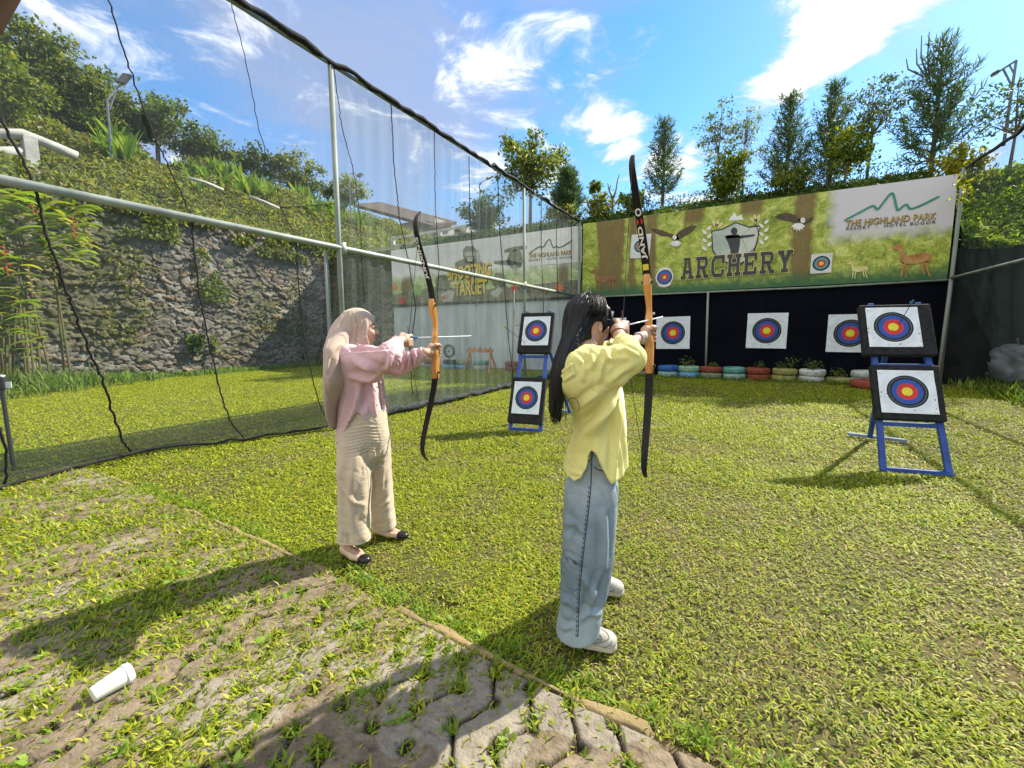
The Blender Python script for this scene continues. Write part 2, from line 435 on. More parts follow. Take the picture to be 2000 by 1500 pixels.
# ------------------------------------------------------------------ grass
grass_m = mat('grass_blade', (1, 1, 1), None, rough=0.55, attr=True, trans=0.45, spec=0.25)
def blades(X, Y, Z, L, W, cols, lean=(0.35, 1.25), bend=0.5):
    n = len(X); az = RNG.random(n) * 2 * np.pi; tilt = lean[0] + (lean[1] - lean[0]) * RNG.random(n)
    h = np.stack([np.cos(az), np.sin(az), 0 * az], 1); s = np.stack([-np.sin(az), np.cos(az), 0 * az], 1)
    up = np.array([0, 0, 1.0])
    d1 = h * np.sin(tilt)[:, None] + up * np.cos(tilt)[:, None]
    t2 = np.clip(tilt + bend * (0.3 + RNG.random(n)), 0, 1.75)
    d2 = h * np.sin(t2)[:, None] + up * np.cos(t2)[:, None]
    B = np.stack([X, Y, Z], 1); L = L[:, None]; W = W[:, None]
    m = B + d1 * L * .5; tip = m + d2 * L * .5
    V = np.stack([B - s * W * .3, B + s * W * .3, m + s * W * .5, m - s * W * .5, tip], 1).reshape(-1, 3)
    k = np.arange(n)[:, None] * 5
    return V, k + np.array([[0, 1, 2, 3]]), k + np.array([[3, 2, 4]]), np.repeat(cols, 5, 0)

def grass_cols(X, Y, dry):
    n = len(X)
    pal = np.array([[.26, .33, .018], [.33, .37, .02], [.19, .27, .016], [.39, .40, .03], [.29, .34, .02], [.12, .19, .014]])
    c = pal[RNG.integers(0, len(pal), n)] * (0.7 + .6 * RNG.random((n, 1)))
    tan = np.array([[.34, .29, .10], [.24, .19, .07], [.42, .38, .17]])[RNG.integers(0, 3, n)] * (0.6 + .6 * RNG.random((n, 1)))
    pick = RNG.random(n) < dry
    c[pick] = tan[pick]
    return c

def lawn(x0, x1, y0, y1, base):
    out = []
    cells = 0.5
    for cx_ in np.arange(x0, x1, cells):
        for cy_ in np.arange(y0, y1, cells):
            mx, my = cx_ + .25, cy_ + .25
            dist = math.hypot(mx, my)
            rel = np.array([mx, my, 0]); D = rel.dot(A_H); u = rel.dot(R_H)
            if D < 0.7 or abs(u) > D * 1.32 + .6: continue
            s = min(max(dist / 2.1, 1.0), 4.6) ** .62
            n = int(base / s ** 2 * cells * cells)
            x = cx_ + RNG.random(n) * cells; y = cy_ + RNG.random(n) * cells
            out.append(np.stack([x, y, np.full(n, s)], 1))
    P = np.concatenate(out)
    return P
P = lawn(-17.6, 6.4, 0.6, 14.0, 12500)
keep = (P[:, 1] > kerb_y(P[:, 0]) + 0.015) | (P[:, 0] < -5.6)
P = P[keep]
pn = fbm(np.stack([P[:, 0] * 1.1, P[:, 1] * 1.1, P[:, 0] * 0 + 31], -1), 4)
pn2 = fbm(np.stack([P[:, 0] * 4.5, P[:, 1] * 4.5, P[:, 0] * 0 + 11], -1), 3)
bare_bias = np.clip((P[:, 0] + 1.2) / 2.2, 0, 1) * np.clip((4.4 - P[:, 1]) / 2.5, 0, 1)    # trodden patch on the shooting side
drymask = np.clip((pn * .6 + pn2 * .4 - .47 + .11 * bare_bias) / .14, 0, 1)
left = P[:, 0] < -5.2
drymask = np.where(left, drymask * .25, drymask)
keep = RNG.random(len(P)) > drymask * (.44 + .26 * bare_bias)
P = P[keep]; drymask = drymask[keep]; bb = bare_bias[keep]
n = len(P)
c = grass_cols(P[:, 0], P[:, 1], 0.05 + .24 * drymask + .07 * bb)
L = (0.020 + .024 * RNG.random(n)) * P[:, 2] ** .55 * (1 - .25 * drymask); W = (0.0046 + .0036 * RNG.random(n)) * P[:, 2]
Vg, Qg, Tg, Cg = blades(P[:, 0], P[:, 1], -0.012 - 0 * L, L, W, c, lean=(0.75, 1.52))
lawn_o = world_mesh('grass', Vg, Qg, grass_m, tris=Tg, col=Cg)
tag(lawn_o, 'short broad-bladed yellow green carpet grass covering the lawn', 'grass', kind='stuff')

# clumps of greener grass at the lawn edge and weeds in the paving
def tuft(x, y, n, L, W, cols, spread, lean, z=0.0):
    a = RNG.random(n) * 2 * np.pi; r = spread * np.sqrt(RNG.random(n))
    c = np.asarray(cols)[RNG.integers(0, len(cols), n)] * (.7 + .6 * RNG.random((n, 1)))
    return blades(x + r * np.cos(a), y + r * np.sin(a), np.full(n, z), L * (.6 + .7 * RNG.random(n)), W * (.7 + .6 * RNG.random(n)), c, lean=lean)
def join(parts):
    V = []; Q = []; T = []; C = []; b = 0
    for v, q, t, c in parts:
        V.append(v); Q.append(q + b); T.append(t + b); C.append(c); b += len(v)
    return np.concatenate(V), np.concatenate(Q), np.concatenate(T), np.concatenate(C)
WEED = [[.17, .27, .02], [.24, .33, .025], [.12, .21, .02], [.31, .35, .035], [.27, .30, .05]]
parts = []
for rj in range(-4, 16):
    for ci in range(-54, 14):
        y = rj * PY; x = (ci + (.5 if rj % 2 else 0)) * PX
        if y > kerb_y(x) - .03 or y < -.2: continue
        rel = np.array([x, y, 0]); D = rel.dot(A_H); u = rel.dot(R_H)
        if D < .7 or abs(u) > D * 1.3 + .3: continue
        over = min(max((-1.2 - x) / 1.6, 0), 1)
        if random.random() < .05: continue
        ia, ja = ci & 63, rj & 63; x -= (_LAT[ia, ja, 30] - .5) * .014; y -= (_LAT[ia, ja, 31] - .5) * .014
        big = random.random()
        k = int(26 + 38 * big + 20 * over)
        parts.append(tuft(x + random.gauss(0, .012), y + random.gauss(0, .012), k, .028 + .026 * big, .0075 + .003 * big, WEED, .034 + .016 * big + .03 * over, (0.15, 1.35), -.008))
        if random.random() < .25 + .9 * over:       # runner grass between the holes
            parts.append(tuft(x + random.uniform(-.08, .08), y + random.uniform(-.06, .06), int(8 + 16 * over), .045, .008, WEED, .06, (.6, 1.45), .0))
for _ in range(120):                                 # grass leaning over the kerb
    x = random.uniform(-4.8, .6); y = float(kerb_y(x)) + random.uniform(.02, .10)
    parts.append(tuft(x, y, 16, .05, .008, WEED[:3], .05, (.4, 1.3), -.01))
for _ in range(70):                                  # broad round-leaved weeds
    x = random.uniform(-3.2, -.3); y = random.uniform(.2, 1.45)
    if y > kerb_y(x) - .05: continue
    parts.append(tuft(x, y, 7, .035, .019, [[.16, .27, .03], [.22, .32, .05]], .02, (.5, 1.2), .01))
P2 = lawn(-6.6, .9, -.3, 1.8, 9000); P2 = P2[P2[:, 1] < kerb_y(P2[:, 0]) - .03]
ov = np.clip((-.2 - P2[:, 0]) / 1.7, 0.14, 1) * np.clip((fbm(np.stack([P2[:, 0] * 2.5, P2[:, 1] * 2.5, P2[:, 0] * 0 + 8], -1), 3) - .30) / .28, .1, 1)
P2 = P2[RNG.random(len(P2)) < ov * 1.15]; n_ = len(P2)
parts.append(blades(P2[:, 0], P2[:, 1], np.zeros(n_), (.026 + .03 * RNG.random(n_)) * P2[:, 2] ** .6, (.006 + .004 * RNG.random(n_)) * P2[:, 2], grass_cols(P2[:, 0], P2[:, 1], .05), lean=(.45, 1.4)))
V, Q, T, C_ = join(parts)
tag(world_mesh('weeds', V, Q, grass_m, tris=T, col=C_), 'tufts of weeds and grass growing out of the paving holes', 'weeds', kind='stuff')

# ================================================================== STONE WALL (left)
WX = -17.55
wy = np.arange(-6.0, 16.6, 0.030); wz = np.arange(-0.2, 5.42, 0.030)
WYg, WZg = np.meshgrid(wy, wz, indexing='ij')
wy_d = WYg + (fbm(np.stack([WYg * 1.5, WZg * 1.5, WYg * 0], -1), 2) - .5) * .5; wz_d = WZg + (fbm(np.stack([WYg * 1.5, WZg * 1.5, WYg * 0 + 8], -1), 2) - .5) * .4
SWx, SWz = .30, .165
ci = np.floor(wy_d / SWx).astype(int); cj = np.floor(wz_d / SWz).astype(int)
F1 = np.full(WYg.shape, 9.); F2 = F1.copy(); ID = np.zeros(WYg.shape, int)
for di in (-1, 0, 1):
    for dj in (-1, 0, 1):
        a = (ci + di); b = (cj + dj)
        fx = (a + .1 + .8 * _LAT[a & 63, b & 63, 11]) * SWx; fy = (b + .1 + .8 * _LAT[a & 63, b & 63, 12]) * SWz
        dd = (np.abs((wy_d - fx) / SWx + (_LAT[a & 63, b & 63, 15] - .5) * (wz_d - fy) / SWz) ** 1.5 + np.abs((wz_d - fy) / SWz) ** 1.5) ** .667 * (0.6 + .8 * _LAT[a & 63, b & 63, 14])
        closer = dd < F1
        F2 = np.where(closer, F1, np.minimum(F2, dd)); ID = np.where(closer, (a & 63) * 64 + (b & 63), ID); F1 = np.minimum(F1, dd)
edge = np.clip((F2 - F1) / .13, 0, 1); r1 = _LAT[ID // 64, ID % 64, 20]; r2 = _LAT[ID // 64, ID % 64, 21]; r3 = _LAT[ID // 64, ID % 64, 22]
tiltz = (_LAT[ID // 64, ID % 64, 24] - .5); hgt = edge * (.03 + .06 * r1) + (r2 - .5) * .05 + tiltz * (wz_d / SWz - np.floor(wz_d / SWz) - .5) * .05 + (fbm(np.stack([WYg * 9, WZg * 9, WYg * 0], -1), 3) - .5) * .06
nsm = fbm(np.stack([WYg * 5, WZg * 5, WYg * 0 + 5], -1), 4); nla = fbm(np.stack([WYg * .5, WZg * .5, WYg * 0 + 15], -1), 3)
sc = np.stack([.10 + .145 * r3, .092 + .132 * r3, .075 + .115 * r3], -1) * (.5 + 1.0 * nsm[..., None])
sc = np.where((r1 > .8)[..., None], sc * np.array([1.15, 1.0, .85]), sc)
sc = sc * (.12 + .88 * np.clip(edge * 1.6, 0, 1))[..., None]
moss = np.clip((nla + .5 * nsm - .72) / .16, 0, 1)[..., None] * .7
sc = sc * (1 - moss) + np.array([.08, .085, .025]) * moss
stone_m = mat('rubble_stone', (1, 1, 1), None, rough=.9, bump=.5, bscale=25, attr=True, spec=.2)
sw = world_mesh('stone_wall', np.stack([WX + hgt, WYg, WZg], -1).reshape(-1, 3), grid_faces(len(wy), len(wz))[:, ::-1], stone_m, loc=(WX, 5, 0), col=sc.reshape(-1, 3), smooth=True)
tag(sw, 'tall rubble stone retaining wall along the left side', 'wall')
q_ = slice(40, 182); Xr_ = -17.6 + (WYg[q_] - WYg[q_][0, 0]); 
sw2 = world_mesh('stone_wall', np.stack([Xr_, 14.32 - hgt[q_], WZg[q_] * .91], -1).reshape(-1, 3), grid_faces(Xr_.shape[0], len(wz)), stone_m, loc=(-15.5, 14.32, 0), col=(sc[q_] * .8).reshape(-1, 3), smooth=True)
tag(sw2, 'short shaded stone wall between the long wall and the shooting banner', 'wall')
capb = MB(); capb.box((WX - .42, 5.3, 2.6), (.8, 22.6, 5.6)); capb.build('wall_core', stone_m, sw)

# ================================================================== HILLSIDE left, bank behind, bank right
hill_m = mat('hill_soil', (.035, .05, .012), (.09, .085, .035), scale=1.5, rough=.95, bump=.4, bscale=12)
hxs = np.concatenate([np.linspace(-17.5, -24, 27), np.linspace(-25, -70, 16)]); hys = np.linspace(-25, 60, 90)
HX, HY = np.meshgrid(hxs, hys, indexing='ij')
def hill_z(X, Y):
    z = np.interp(-X, [17.4, 18.6, 20, 22, 24, 30, 70], [5.25, 6.0, 7.3, 8.5, 8.9, 9.1, 10.0])
    return z + (fbm(np.stack([X * .5, Y * .5, X * 0 + 40], -1), 3) - .5) * .7
h = world_mesh('hillside', np.stack([HX, HY, hill_z(HX, HY)], -1).reshape(-1, 3), grid_faces(len(hxs), len(hys))[:, ::-1], hill_m, smooth=True)
tag(h, 'steep overgrown hillside above the stone wall', 'hillside', kind='structure')

bxs = np.concatenate([np.linspace(-30, 3.6, 70), np.linspace(3.9, 9.5, 26)]); bys = np.concatenate([np.linspace(14.55, 18.2, 16), np.linspace(19.5, 40, 8)])
BX, BY = np.meshgrid(bxs, bys, indexing='ij')
def bank_z(X, Y):
    t = np.clip((np.asarray(X) - 4.15) / .35, 0, 1)
    return np.interp(Y, [14.5, 15.3, 17, 18.2, 22, 40], [4.75, 5.12, 5.75, 5.9, 5.6, 5.0]) * (1 - t) + t * np.interp(Y, [14.5, 18.2, 22, 40], [3.2, 5.9, 5.7, 5.0]) + (fbm(np.stack([X * .8, Y * .8, X * 0 + 50], -1), 3) - .5) * .25
bank = world_mesh('bank', np.stack([BX, BY, bank_z(BX, BY)], -1).reshape(-1, 3), grid_faces(len(bxs), len(bys)), hill_m, smooth=True)
tag(bank, 'grassy bank rising behind the archery banner', 'bank', kind='structure')

rxs = np.linspace(6.1, 16, 30); rys = np.linspace(4, 30, 60)
RX, RY = np.meshgrid(rxs, rys, indexing='ij')
def right_z(X, Y): return np.interp(X, [6.0, 6.6, 9.5, 11, 16], [3.0, 3.55, 6.0, 6.5, 6.8]) + (fbm(np.stack([X * .8, Y * .8, X * 0 + 60], -1), 3) - .5) * .35
rb = world_mesh('embankment', np.stack([RX, RY, right_z(RX, RY)], -1).reshape(-1, 3), grid_faces(len(rxs), len(rys)), mat('turf_soil', (.09, .15, .02), (.16, .21, .04), scale=2, rough=.95, bump=.3), smooth=True)
tag(rb, 'green grassy embankment beyond the right hand net', 'embankment', kind='structure')

leaf_m = mat('leaf', (1, 1, 1), None, rough=.5, attr=True, trans=.5, spec=.3)
needle_m = mat('needle', (1, 1, 1), None, rough=.6, attr=True, trans=.4, spec=.2)
bark_m = mat('bark', (.10, .075, .05), (.22, .18, .14), scale=8, rough=.9, bump=.5, stretch=(1, 1, .3))

GREEN = [[.075, .13, .018], [.10, .165, .02], [.14, .19, .024], [.06, .105, .018], [.18, .21, .03]]
DARKG = [[.05, .09, .03], [.06, .105, .03], [.08, .12, .032], [.04, .075, .028]]
LIME = [[.16, .22, .02], [.20, .24, .022], [.12, .18, .02], [.24, .25, .03]]

V_dummy = None
def ground_cover(name, label, n, xr, yr, zf, L, cols, kind='stuff', lift=(0.0, 0.45), clump=1.0):
    x = xr[0] + (xr[1] - xr[0]) * RNG.random(n); y = yr[0] + (yr[1] - yr[0]) * RNG.random(n)
    m = fbm(np.stack([x * .9, y * .9, x * 0 + 70], -1), 3)
    z = zf(x, y) + (lift[0] + (lift[1] - lift[0]) * RNG.random(n)) * (0.3 + 1.6 * np.clip((m - .3) / .4, 0, 1)) * clump
    C = np.stack([x, y, z], 1); d = rand_dirs(n); d[:, 2] = np.abs(d[:, 2]) * .7 + .1
    V, Q, c = leaf_mesh(C, d, rand_dirs(n), L * (.5 + RNG.random(n)), L * .42 * (.5 + RNG.random(n)), cols, .35)
    o = world_mesh(name, V, Q, leaf_m, col=c)
    return tag(o, label, 'undergrowth', kind=kind)
OLIVE = [[.13, .18, .025], [.17, .215, .03], [.21, .24, .035], [.09, .13, .02], [.25, .26, .045], [.16, .14, .06]]
ground_cover('undergrowth', 'dense tangle of creeping weeds covering the hillside above the stone wall', 52000, (-17.3, -23.5), (-6, 26), hill_z, .20, OLIVE, lift=(0, .38))
ground_cover('undergrowth', 'dark short grass along the bank top behind the banner', 12000, (-14, 7), (14.6, 17.8), bank_z, .17, [[.03, .065, .014], [.045, .09, .018], [.07, .12, .02]], lift=(-.05, .10))
ground_cover('undergrowth', 'green grass and low plants on the right embankment slope', 30000, (6.2, 11.5), (6, 28), right_z, .2, [[.18, .30, .03], [.22, .33, .035], [.26, .36, .04], [.11, .20, .03]], lift=(0, .25))

ground_cover('undergrowth', 'bright green grass on the slope right of the banner behind the dark net', 9000, (4.3, 9), (14.5, 18), bank_z, .16, [[.18, .30, .03], [.22, .33, .035], [.28, .36, .04], [.12, .22, .03]], lift=(0, .15))
# creepers on the stone wall
def creeper(label, y0, y1, z0, z1, n, cols, L=.13):
    y = y0 + (y1 - y0) * np.clip(RNG.normal(.5, .23, n), 0, 1); z = z0 + (z1 - z0) * RNG.random(n)
    m = vnoise(np.stack([y * 2.2, z * 2.2, y * 0 + 3], -1)); k = m > .42
    y, z = y[k], z[k]; n = len(y)
    C = np.stack([WX + .14 + .16 * RNG.random(n), y, z], 1); d = rand_dirs(n); d[:, 2] -= .7; nr = rand_dirs(n) * .6 + np.array([1, -.2, .3])
    V, Q, c = leaf_mesh(C, d, nr, L * (.6 + .8 * RNG.random(n)), L * .5 * (.6 + .8 * RNG.random(n)), cols, .3)
    o = world_mesh('creeper', V, Q, leaf_m, loc=(WX, (y0 + y1) / 2, z0), col=c)
    return tag(o, label, 'climbing plant', 'creepers on the stone wall')
creeper('upright strip of bright green creeper in the middle of the stone wall', 8.4, 9.7, 2.6, 4.7, 900, LIME + GREEN)
creeper('ragged creeper low on the stone wall near the pole', 10.4, 13.2, 1.3, 3.9, 420, GREEN + OLIVE)
creeper('thin creeper patch on the wall beside the ginger bush', 5.2, 7.4, 1.2, 4.2, 520, OLIVE)
creeper('fringe of weeds hanging over the top of the stone wall', 3.5, 16, 4.5, 5.6, 3200, OLIVE + LIME, .2)
creeper('small dark leafy shrub growing out of the lower stone wall', 8.0, 8.9, .75, 1.35, 260, GREEN + DARKG, .26)

# tall grass at the foot of the wall, weeds at the foot of right net
pp = []
for _ in range(620):
    y = random.uniform(-1, 13.5); near = max(0, min(1, (7.0 - y) / 4.0))
    x = WX + .3 + random.random() ** 1.5 * (1.0 + 2.6 * near)
    Lh = (.20 + .55 * near) * random.uniform(.5, 1.25)
    pp.append(tuft(x, y, 9, Lh, .03, [[.10, .19, .03], [.14, .24, .03], [.20, .28, .06], [.07, .13, .03]], .16, (.05, .75)))
V, Q, T, C_ = join(pp)
tag(world_mesh('tall_grass', V, Q, grass_m, tris=T, col=C_), 'tall lush grass along the foot of the stone wall', 'tall grass', kind='stuff')
pp = []
for _ in range(240):
    y = random.uniform(9.0, 14.2); x = 4.25 + random.random() * 1.6
    pp.append(tuft(x, y, 9, random.uniform(.12, .42), .022, [[.16, .25, .03], [.24, .30, .04], [.10, .18, .03]], .12, (.1, .95)))
for _ in range(130):
    x = random.uniform(-3.4, 4.0); y = random.uniform(13.1, 13.5)
    pp.append(tuft(x, y, 8, random.uniform(.07, .16), .018, [[.08, .15, .02], [.14, .22, .03]], .1, (.1, .9)))
V, Q, T, C_ = join(pp)
tag(world_mesh('tall_grass', V, Q, grass_m, tris=T, col=C_), 'rough pale grass at the foot of the right net and the tyres', 'tall grass', kind='stuff')

# ================================================================== TREES
def broadleaf(name, label, group, base, h, rx, rz, n, ls, cols, clusters=45, cr=.35, trunk_r=.09, lean=(0, 0), gap=.0, crown_c=.68):
    base = np.array(base, float); root = empty(name, tuple(base)); tag(root, label, 'tree', group)
    top = base + np.array([lean[0], lean[1], h])
    mb = MB(); mid = base + (top - base) * .45 + np.array([random.uniform(-.1, .1), random.uniform(-.1, .1), 0])
    mb.tube([base - np.array([0, 0, .3]), base + (mid - base) * .5, mid, base + (top - base) * .8, top], [trunk_r, trunk_r * .85, trunk_r * .65, trunk_r * .35, trunk_r * .1], 7)
    cc = base + (top - base) * crown_c; rz = min(rz, max(.22, h * (1 - crown_c) - .1 * cr))
    CL = []
    for k in range(clusters):
        d = rand_dirs(1)[0]; rr = (RNG.random() ** .45)
        CL.append(cc + d * rr * np.array([rx, rx, rz]))
    CL = np.array(CL)
    limbs = [mid, base + (top - base) * .6, base + (top - base) * .75]
    for p in CL:
        s = limbs[random.randrange(3)]
        q = s + (p - s) * .5 + np.array([0, 0, -.08 * h * random.random()])
        mb.tube([s, q, p], [trunk_r * .3, trunk_r * .18, trunk_r * .06], 5, cap=False)
    mb.build('trunk', bark_m, root, smooth=True)
    per = max(6, n // clusters)
    sz = cr * (.6 + .8 * RNG.random(clusters))
    C = np.concatenate([p + RNG.normal(size=(per, 3)) * sz[i] * np.array([.5, .5, .36]) for i, p in enumerate(CL)])
    m = len(C); d = rand_dirs(m); d[:, 2] -= .35; nr = rand_dirs(m); nr[:, 2] += .6
    V, Q, c = leaf_mesh(C, d, nr, ls * (.6 + .8 * RNG.random(m)), ls * .5 * (.6 + .8 * RNG.random(m)), cols, .3)
    world_mesh('crown', V, Q, leaf_m, root, col=c)
    return root

def pine(name, label, group, base, h, spread, dens=1.0, start=.25, cols=None, top_bare=.12, nl=.26):
    cols = cols or [[.06, .11, .05], [.075, .135, .055], [.09, .155, .06], [.055, .10, .05]]
    base = np.array(base, float); root = empty(name, tuple(base)); tag(root, label, 'tree', group)
    mb = MB(); mb.tube([base - np.array([0, 0, .3]), base + np.array([.03, 0, h * .5]), base + np.array([0, 0, h])], [.075, .05, .012], 7)
    CN = []; DN = []
    z = start * h
    while z < h * .97:
        f = (z / h - start) / (1 - start); ln = spread * (1 - f) ** .8 * random.uniform(.6, 1.15) + .12
        nb = 5 if f < .75 else 4
        a0 = random.random() * 6.28
        for b in range(nb):
            a = a0 + b * 6.283 / nb + random.uniform(-.3, .3); up = .25 + .9 * f + random.uniform(-.1, .2)
            d = np.array([math.cos(a), math.sin(a), up]); s = base + np.array([0, 0, z])
            e1 = s + d * ln * .55 * np.array([1, 1, .7]); e2 = e1 + np.array([math.cos(a) * .42, math.sin(a) * .42, .30 + up * .4]) * ln
            mb.tube([s, e1, e2], [.016, .011, .005], 5, cap=False)
            for t in np.linspace(.25, 1, max(3, int(7 * ln / .6))):
                p = s + (e1 - s) * (t / .55) if t < .55 else e1 + (e2 - e1) * ((t - .55) / .45)
                k = int(8 * dens)
                CN.append(p + RNG.normal(size=(k, 3)) * .03); DN.append(unit(rand_dirs(k) * .9 + (e2 - e1) / (np.linalg.norm(e2 - e1) + 1e-6) * .75 + np.array([0, 0, .15])))
        z += h * .055 * random.uniform(.8, 1.2)
    for t in np.linspace(h * .8, h, 7):                                      # candle at the top
        k = int(8 * dens); CN.append(np.tile(base + np.array([0, 0, t]), (k, 1))); DN.append(unit(rand_dirs(k) * .35 + np.array([0, 0, 1.0])))
    mb.build('trunk', bark_m, root, smooth=True)
    C = np.concatenate(CN); D = np.concatenate(DN); L = nl * (.6 + .7 * RNG.random(len(C)))
    V, Q, c = leaf_mesh(C + D * L[:, None] * .5, D, rand_dirs(len(C)), L, .030, cols, .35, fold=0)
    world_mesh('crown', V, Q, needle_m, root, col=c)
    return root

def at_bank(px, py, Y):
    p = onY(px, py, Y); return (p[0], Y, float(bank_z(np.array(p[0]), np.array(float(Y)))) - .05)
TB = 'trees along the bank behind the banner'
def hgt_at(px, py, Y, base): return onY(px, py, Y)[2] - base[2]
b = at_bank(1293, 400, 17.2); pine('pine_tree', 'slim young pine with a bare lower trunk beside the dark bow tip', TB, b, hgt_at(1293, 238, 17.2, b), .62, 1.0, .22, nl=.2)
b = at_bank(1533, 370, 17.4); pine('pine_tree', 'pointed pine with a spiky leader above the word ARCHERY', TB, b, hgt_at(1533, 195, 17.4, b), .72, 1.0, .12, nl=.2)
b = at_bank(1618, 360, 17.8); pine('pine_tree', 'pine with one tall bare spike next to the large airy tree', TB, b, hgt_at(1616, 172, 17.8, b), .72, 1.0, .1, nl=.2)
b = at_bank(1818, 325, 17.2); big = pine('pine_tree', 'biggest pine with antler-like bare tips above the hotel logo', TB, b, hgt_at(1815, 62, 17.2, b) * .93, 1.0, .95, .22, nl=.27)
cnd = MB()
for (ax_, ay_, w_) in ((1815, 62, 0), (1790, 95, 0), (1838, 70, 0), (1770, 115, 0), (1800, 70, 0)):
    e = onY(ax_, ay_, 17.2); s = onY(1815 + (ax_ - 1815) * .25, 150, 17.2); m_ = (s + e) / 2 + (np.array([e[0] - s[0], 0, 0])) * .35
    cnd.tube([s, m_, e], [.022, .018, .010], 6)
cnd.build('bare_shoot', mat('pine_shoot', (.07, .075, .06), (.11, .11, .08), scale=10), big)
b = at_bank(1402, 385, 17.0); broadleaf('broadleaf_tree', 'tall airy tree with a dense leafy top left of the round bush', TB, b, hgt_at(1395, 190, 17.0, b), .8, 1.35, 1000, .10, DARKG + GREEN, 36, .22, .035)
b = at_bank(1450, 385, 17.3); broadleaf('broadleaf_tree', 'thin see-through tree right of the round bush', TB, b, hgt_at(1445, 210, 17.3, b), .7, 1.3, 620, .09, GREEN, 32, .2, .03)
b = at_bank(1692, 345, 17.0); broadleaf('broadleaf_tree', 'wide airy tree with small dark leaves left of the biggest pine', TB, b, hgt_at(1690, 150, 17.0, b), 1.3, 1.3, 1500, .10, DARKG, 62, .26, .045)
b = at_bank(1975, 290, 17.6); broadleaf('broadleaf_tree', 'sparse tree at the right edge beside the truss lamp', TB, b, hgt_at(1972, 150, 17.6, b) * 1.02, 1.15, 1.1, 1000, .11, DARKG, 40, .26, .045)
b = at_bank(1418, 392, 16.4); broadleaf('round_bush', 'round yellowish green bush in front of the airy trees', TB, b, hgt_at(1420, 295, 16.4, b), .62, .85, 2600, .13, GREEN + LIME, 40, .3, .05, crown_c=.5)
b = at_bank(1545, 375, 16.3); broadleaf('round_bush', 'dark low bush under the pointed pine', TB, b, .95, .6, .5, 1300, .12, GREEN + OLIVE, 26, .25, .04, crown_c=.5)
b = at_bank(1648, 350, 16.5); broadleaf('round_bush', 'bright green bush below the spiky pine', TB, b, hgt_at(1640, 235, 16.5, b), .6, .9, 1700, .13, GREEN + LIME, 34, .3, .04, crown_c=.6)
b = at_bank(1872, 330, 16.4); broadleaf('round_bush', 'yellow leaved bush over the right end of the banner', TB, b, hgt_at(1870, 262, 16.4, b), .6, .5, 1100, .14, [[.26, .27, .02], [.33, .30, .025], [.17, .2, .02]], 30, .28, .04, crown_c=.6)
b = at_bank(1035, 432, 17.0); broadleaf('broadleaf_tree', 'broad leafy tree behind the corner of the net', TB, b, hgt_at(1030, 268, 17.0, b), 1.75, 1.25, 3600, .17, GREEN + DARKG + OLIVE, 70, .38, .08, crown_c=.66)
b = at_bank(1108, 430, 16.6); pine('cypress_tree', 'dense dark conifer right of the broad leafy tree', TB, b, hgt_at(1106, 335, 16.6, b), .55, 1.5, .05)
b = at_bank(950, 440, 17.4); broadleaf('broadleaf_tree', 'dark bushy tree beside the concrete railing', TB, b, hgt_at(945, 385, 17.4, b), 1.2, .75, 2000, .18, DARKG, 36, .36, .06, crown_c=.55)
for (px, py, w, hh, lab, cs) in ((1175, 400, .55, 1.0, 'pale yellowish scrub left of the forked stump', OLIVE), (1240, 405, .5, .9, 'scrubby bush right behind the dark bow limb', GREEN), (1100, 425, .6, .8, 'low scrub at the corner of the nets', OLIVE)):
    b = at_bank(px, py, 15.9); broadleaf('round_bush', lab, TB, b, hh, w, hh * .5, 1000, .13, cs, 26, .24, .03, crown_c=.5)
b = at_bank(1162, 410, 16.2); broadleaf('papaya_tree', 'small thin tree with one umbrella of leaves near the forked stump', TB, b, hgt_at(1160, 362, 16.2, b), .28, .16, 240, .17, GREEN, 9, .14, .025, crown_c=.95)
# forked bare stump
s0 = np.array(at_bank(1196, 410, 16.0)); st = MB()
a1 = onY(1197, 388, 16.0); st.tube([s0, a1], [.05, .04], 7); st.tube([a1, onY(1190, 372, 16.0), onY(1187, 358, 16.0)], [.038, .03, .02], 6); st.tube([onY(1190, 372, 16.0), onY(1193, 361, 16)], [.022, .014], 6)
st.tube([a1, onY(1203, 372, 16.0), onY(1206, 352, 16.0), onY(1210, 340, 16)], [.034, .028, .02, .012], 6)
tag(st.build('tree_stump', bark_m, loc=tuple(s0), smooth=True), 'bare forked tree stump on the bank beside the bow tip', 'tree stump')
# twiggy hedge along the bank top
def hedge(label, x0, x1, Y, hh, n, cols):
    mb = MB(); base = np.array([(x0 + x1) / 2, Y, float(bank_z(np.array((x0 + x1) / 2), np.array(Y)))])
    root = empty('hedge', tuple(base)); tag(root, label, 'hedge', 'twiggy hedges on the bank')
    k = int((x1 - x0) * 16)
    for _ in range(k):
        x = random.uniform(x0, x1); z = float(bank_z(np.array(x), np.array(Y))); e = x + random.gauss(0, .12)
        mb.tube([(x, Y, z - .1), ((x + e) / 2 + random.gauss(0, .05), Y + random.gauss(0, .1), z + hh * .5), (e, Y + random.gauss(0, .12), z + hh * random.uniform(.6, 1.1))], [.011, .008, .004], 4, cap=False)
    mb.build('stem', bark_m, root)
    x = x0 + (x1 - x0) * RNG.random(n); y = Y + RNG.normal(0, .16, n); z = bank_z(x, y) + hh * RNG.random(n) ** .8
    V, Q, c = leaf_mesh(np.stack([x, y, z], 1), rand_dirs(n), rand_dirs(n), .075 * (.6 + .8 * RNG.random(n)), .045, cols, .3)
    world_mesh('foliage', V, Q, leaf_m, root, col=c)
hedge('twiggy hedge between the slim pine and the round bush', -3.4, -1.3, 16.6, .45, 380, DARKG)
hedge('twiggy hedge between the round bush and the pointed pine', -.7, 1.6, 16.7, .48, 420, DARKG + OLIVE)
hedge('twiggy hedge from the airy tree to the biggest pine', 1.7, 4.6, 16.6, .55, 560, DARKG)
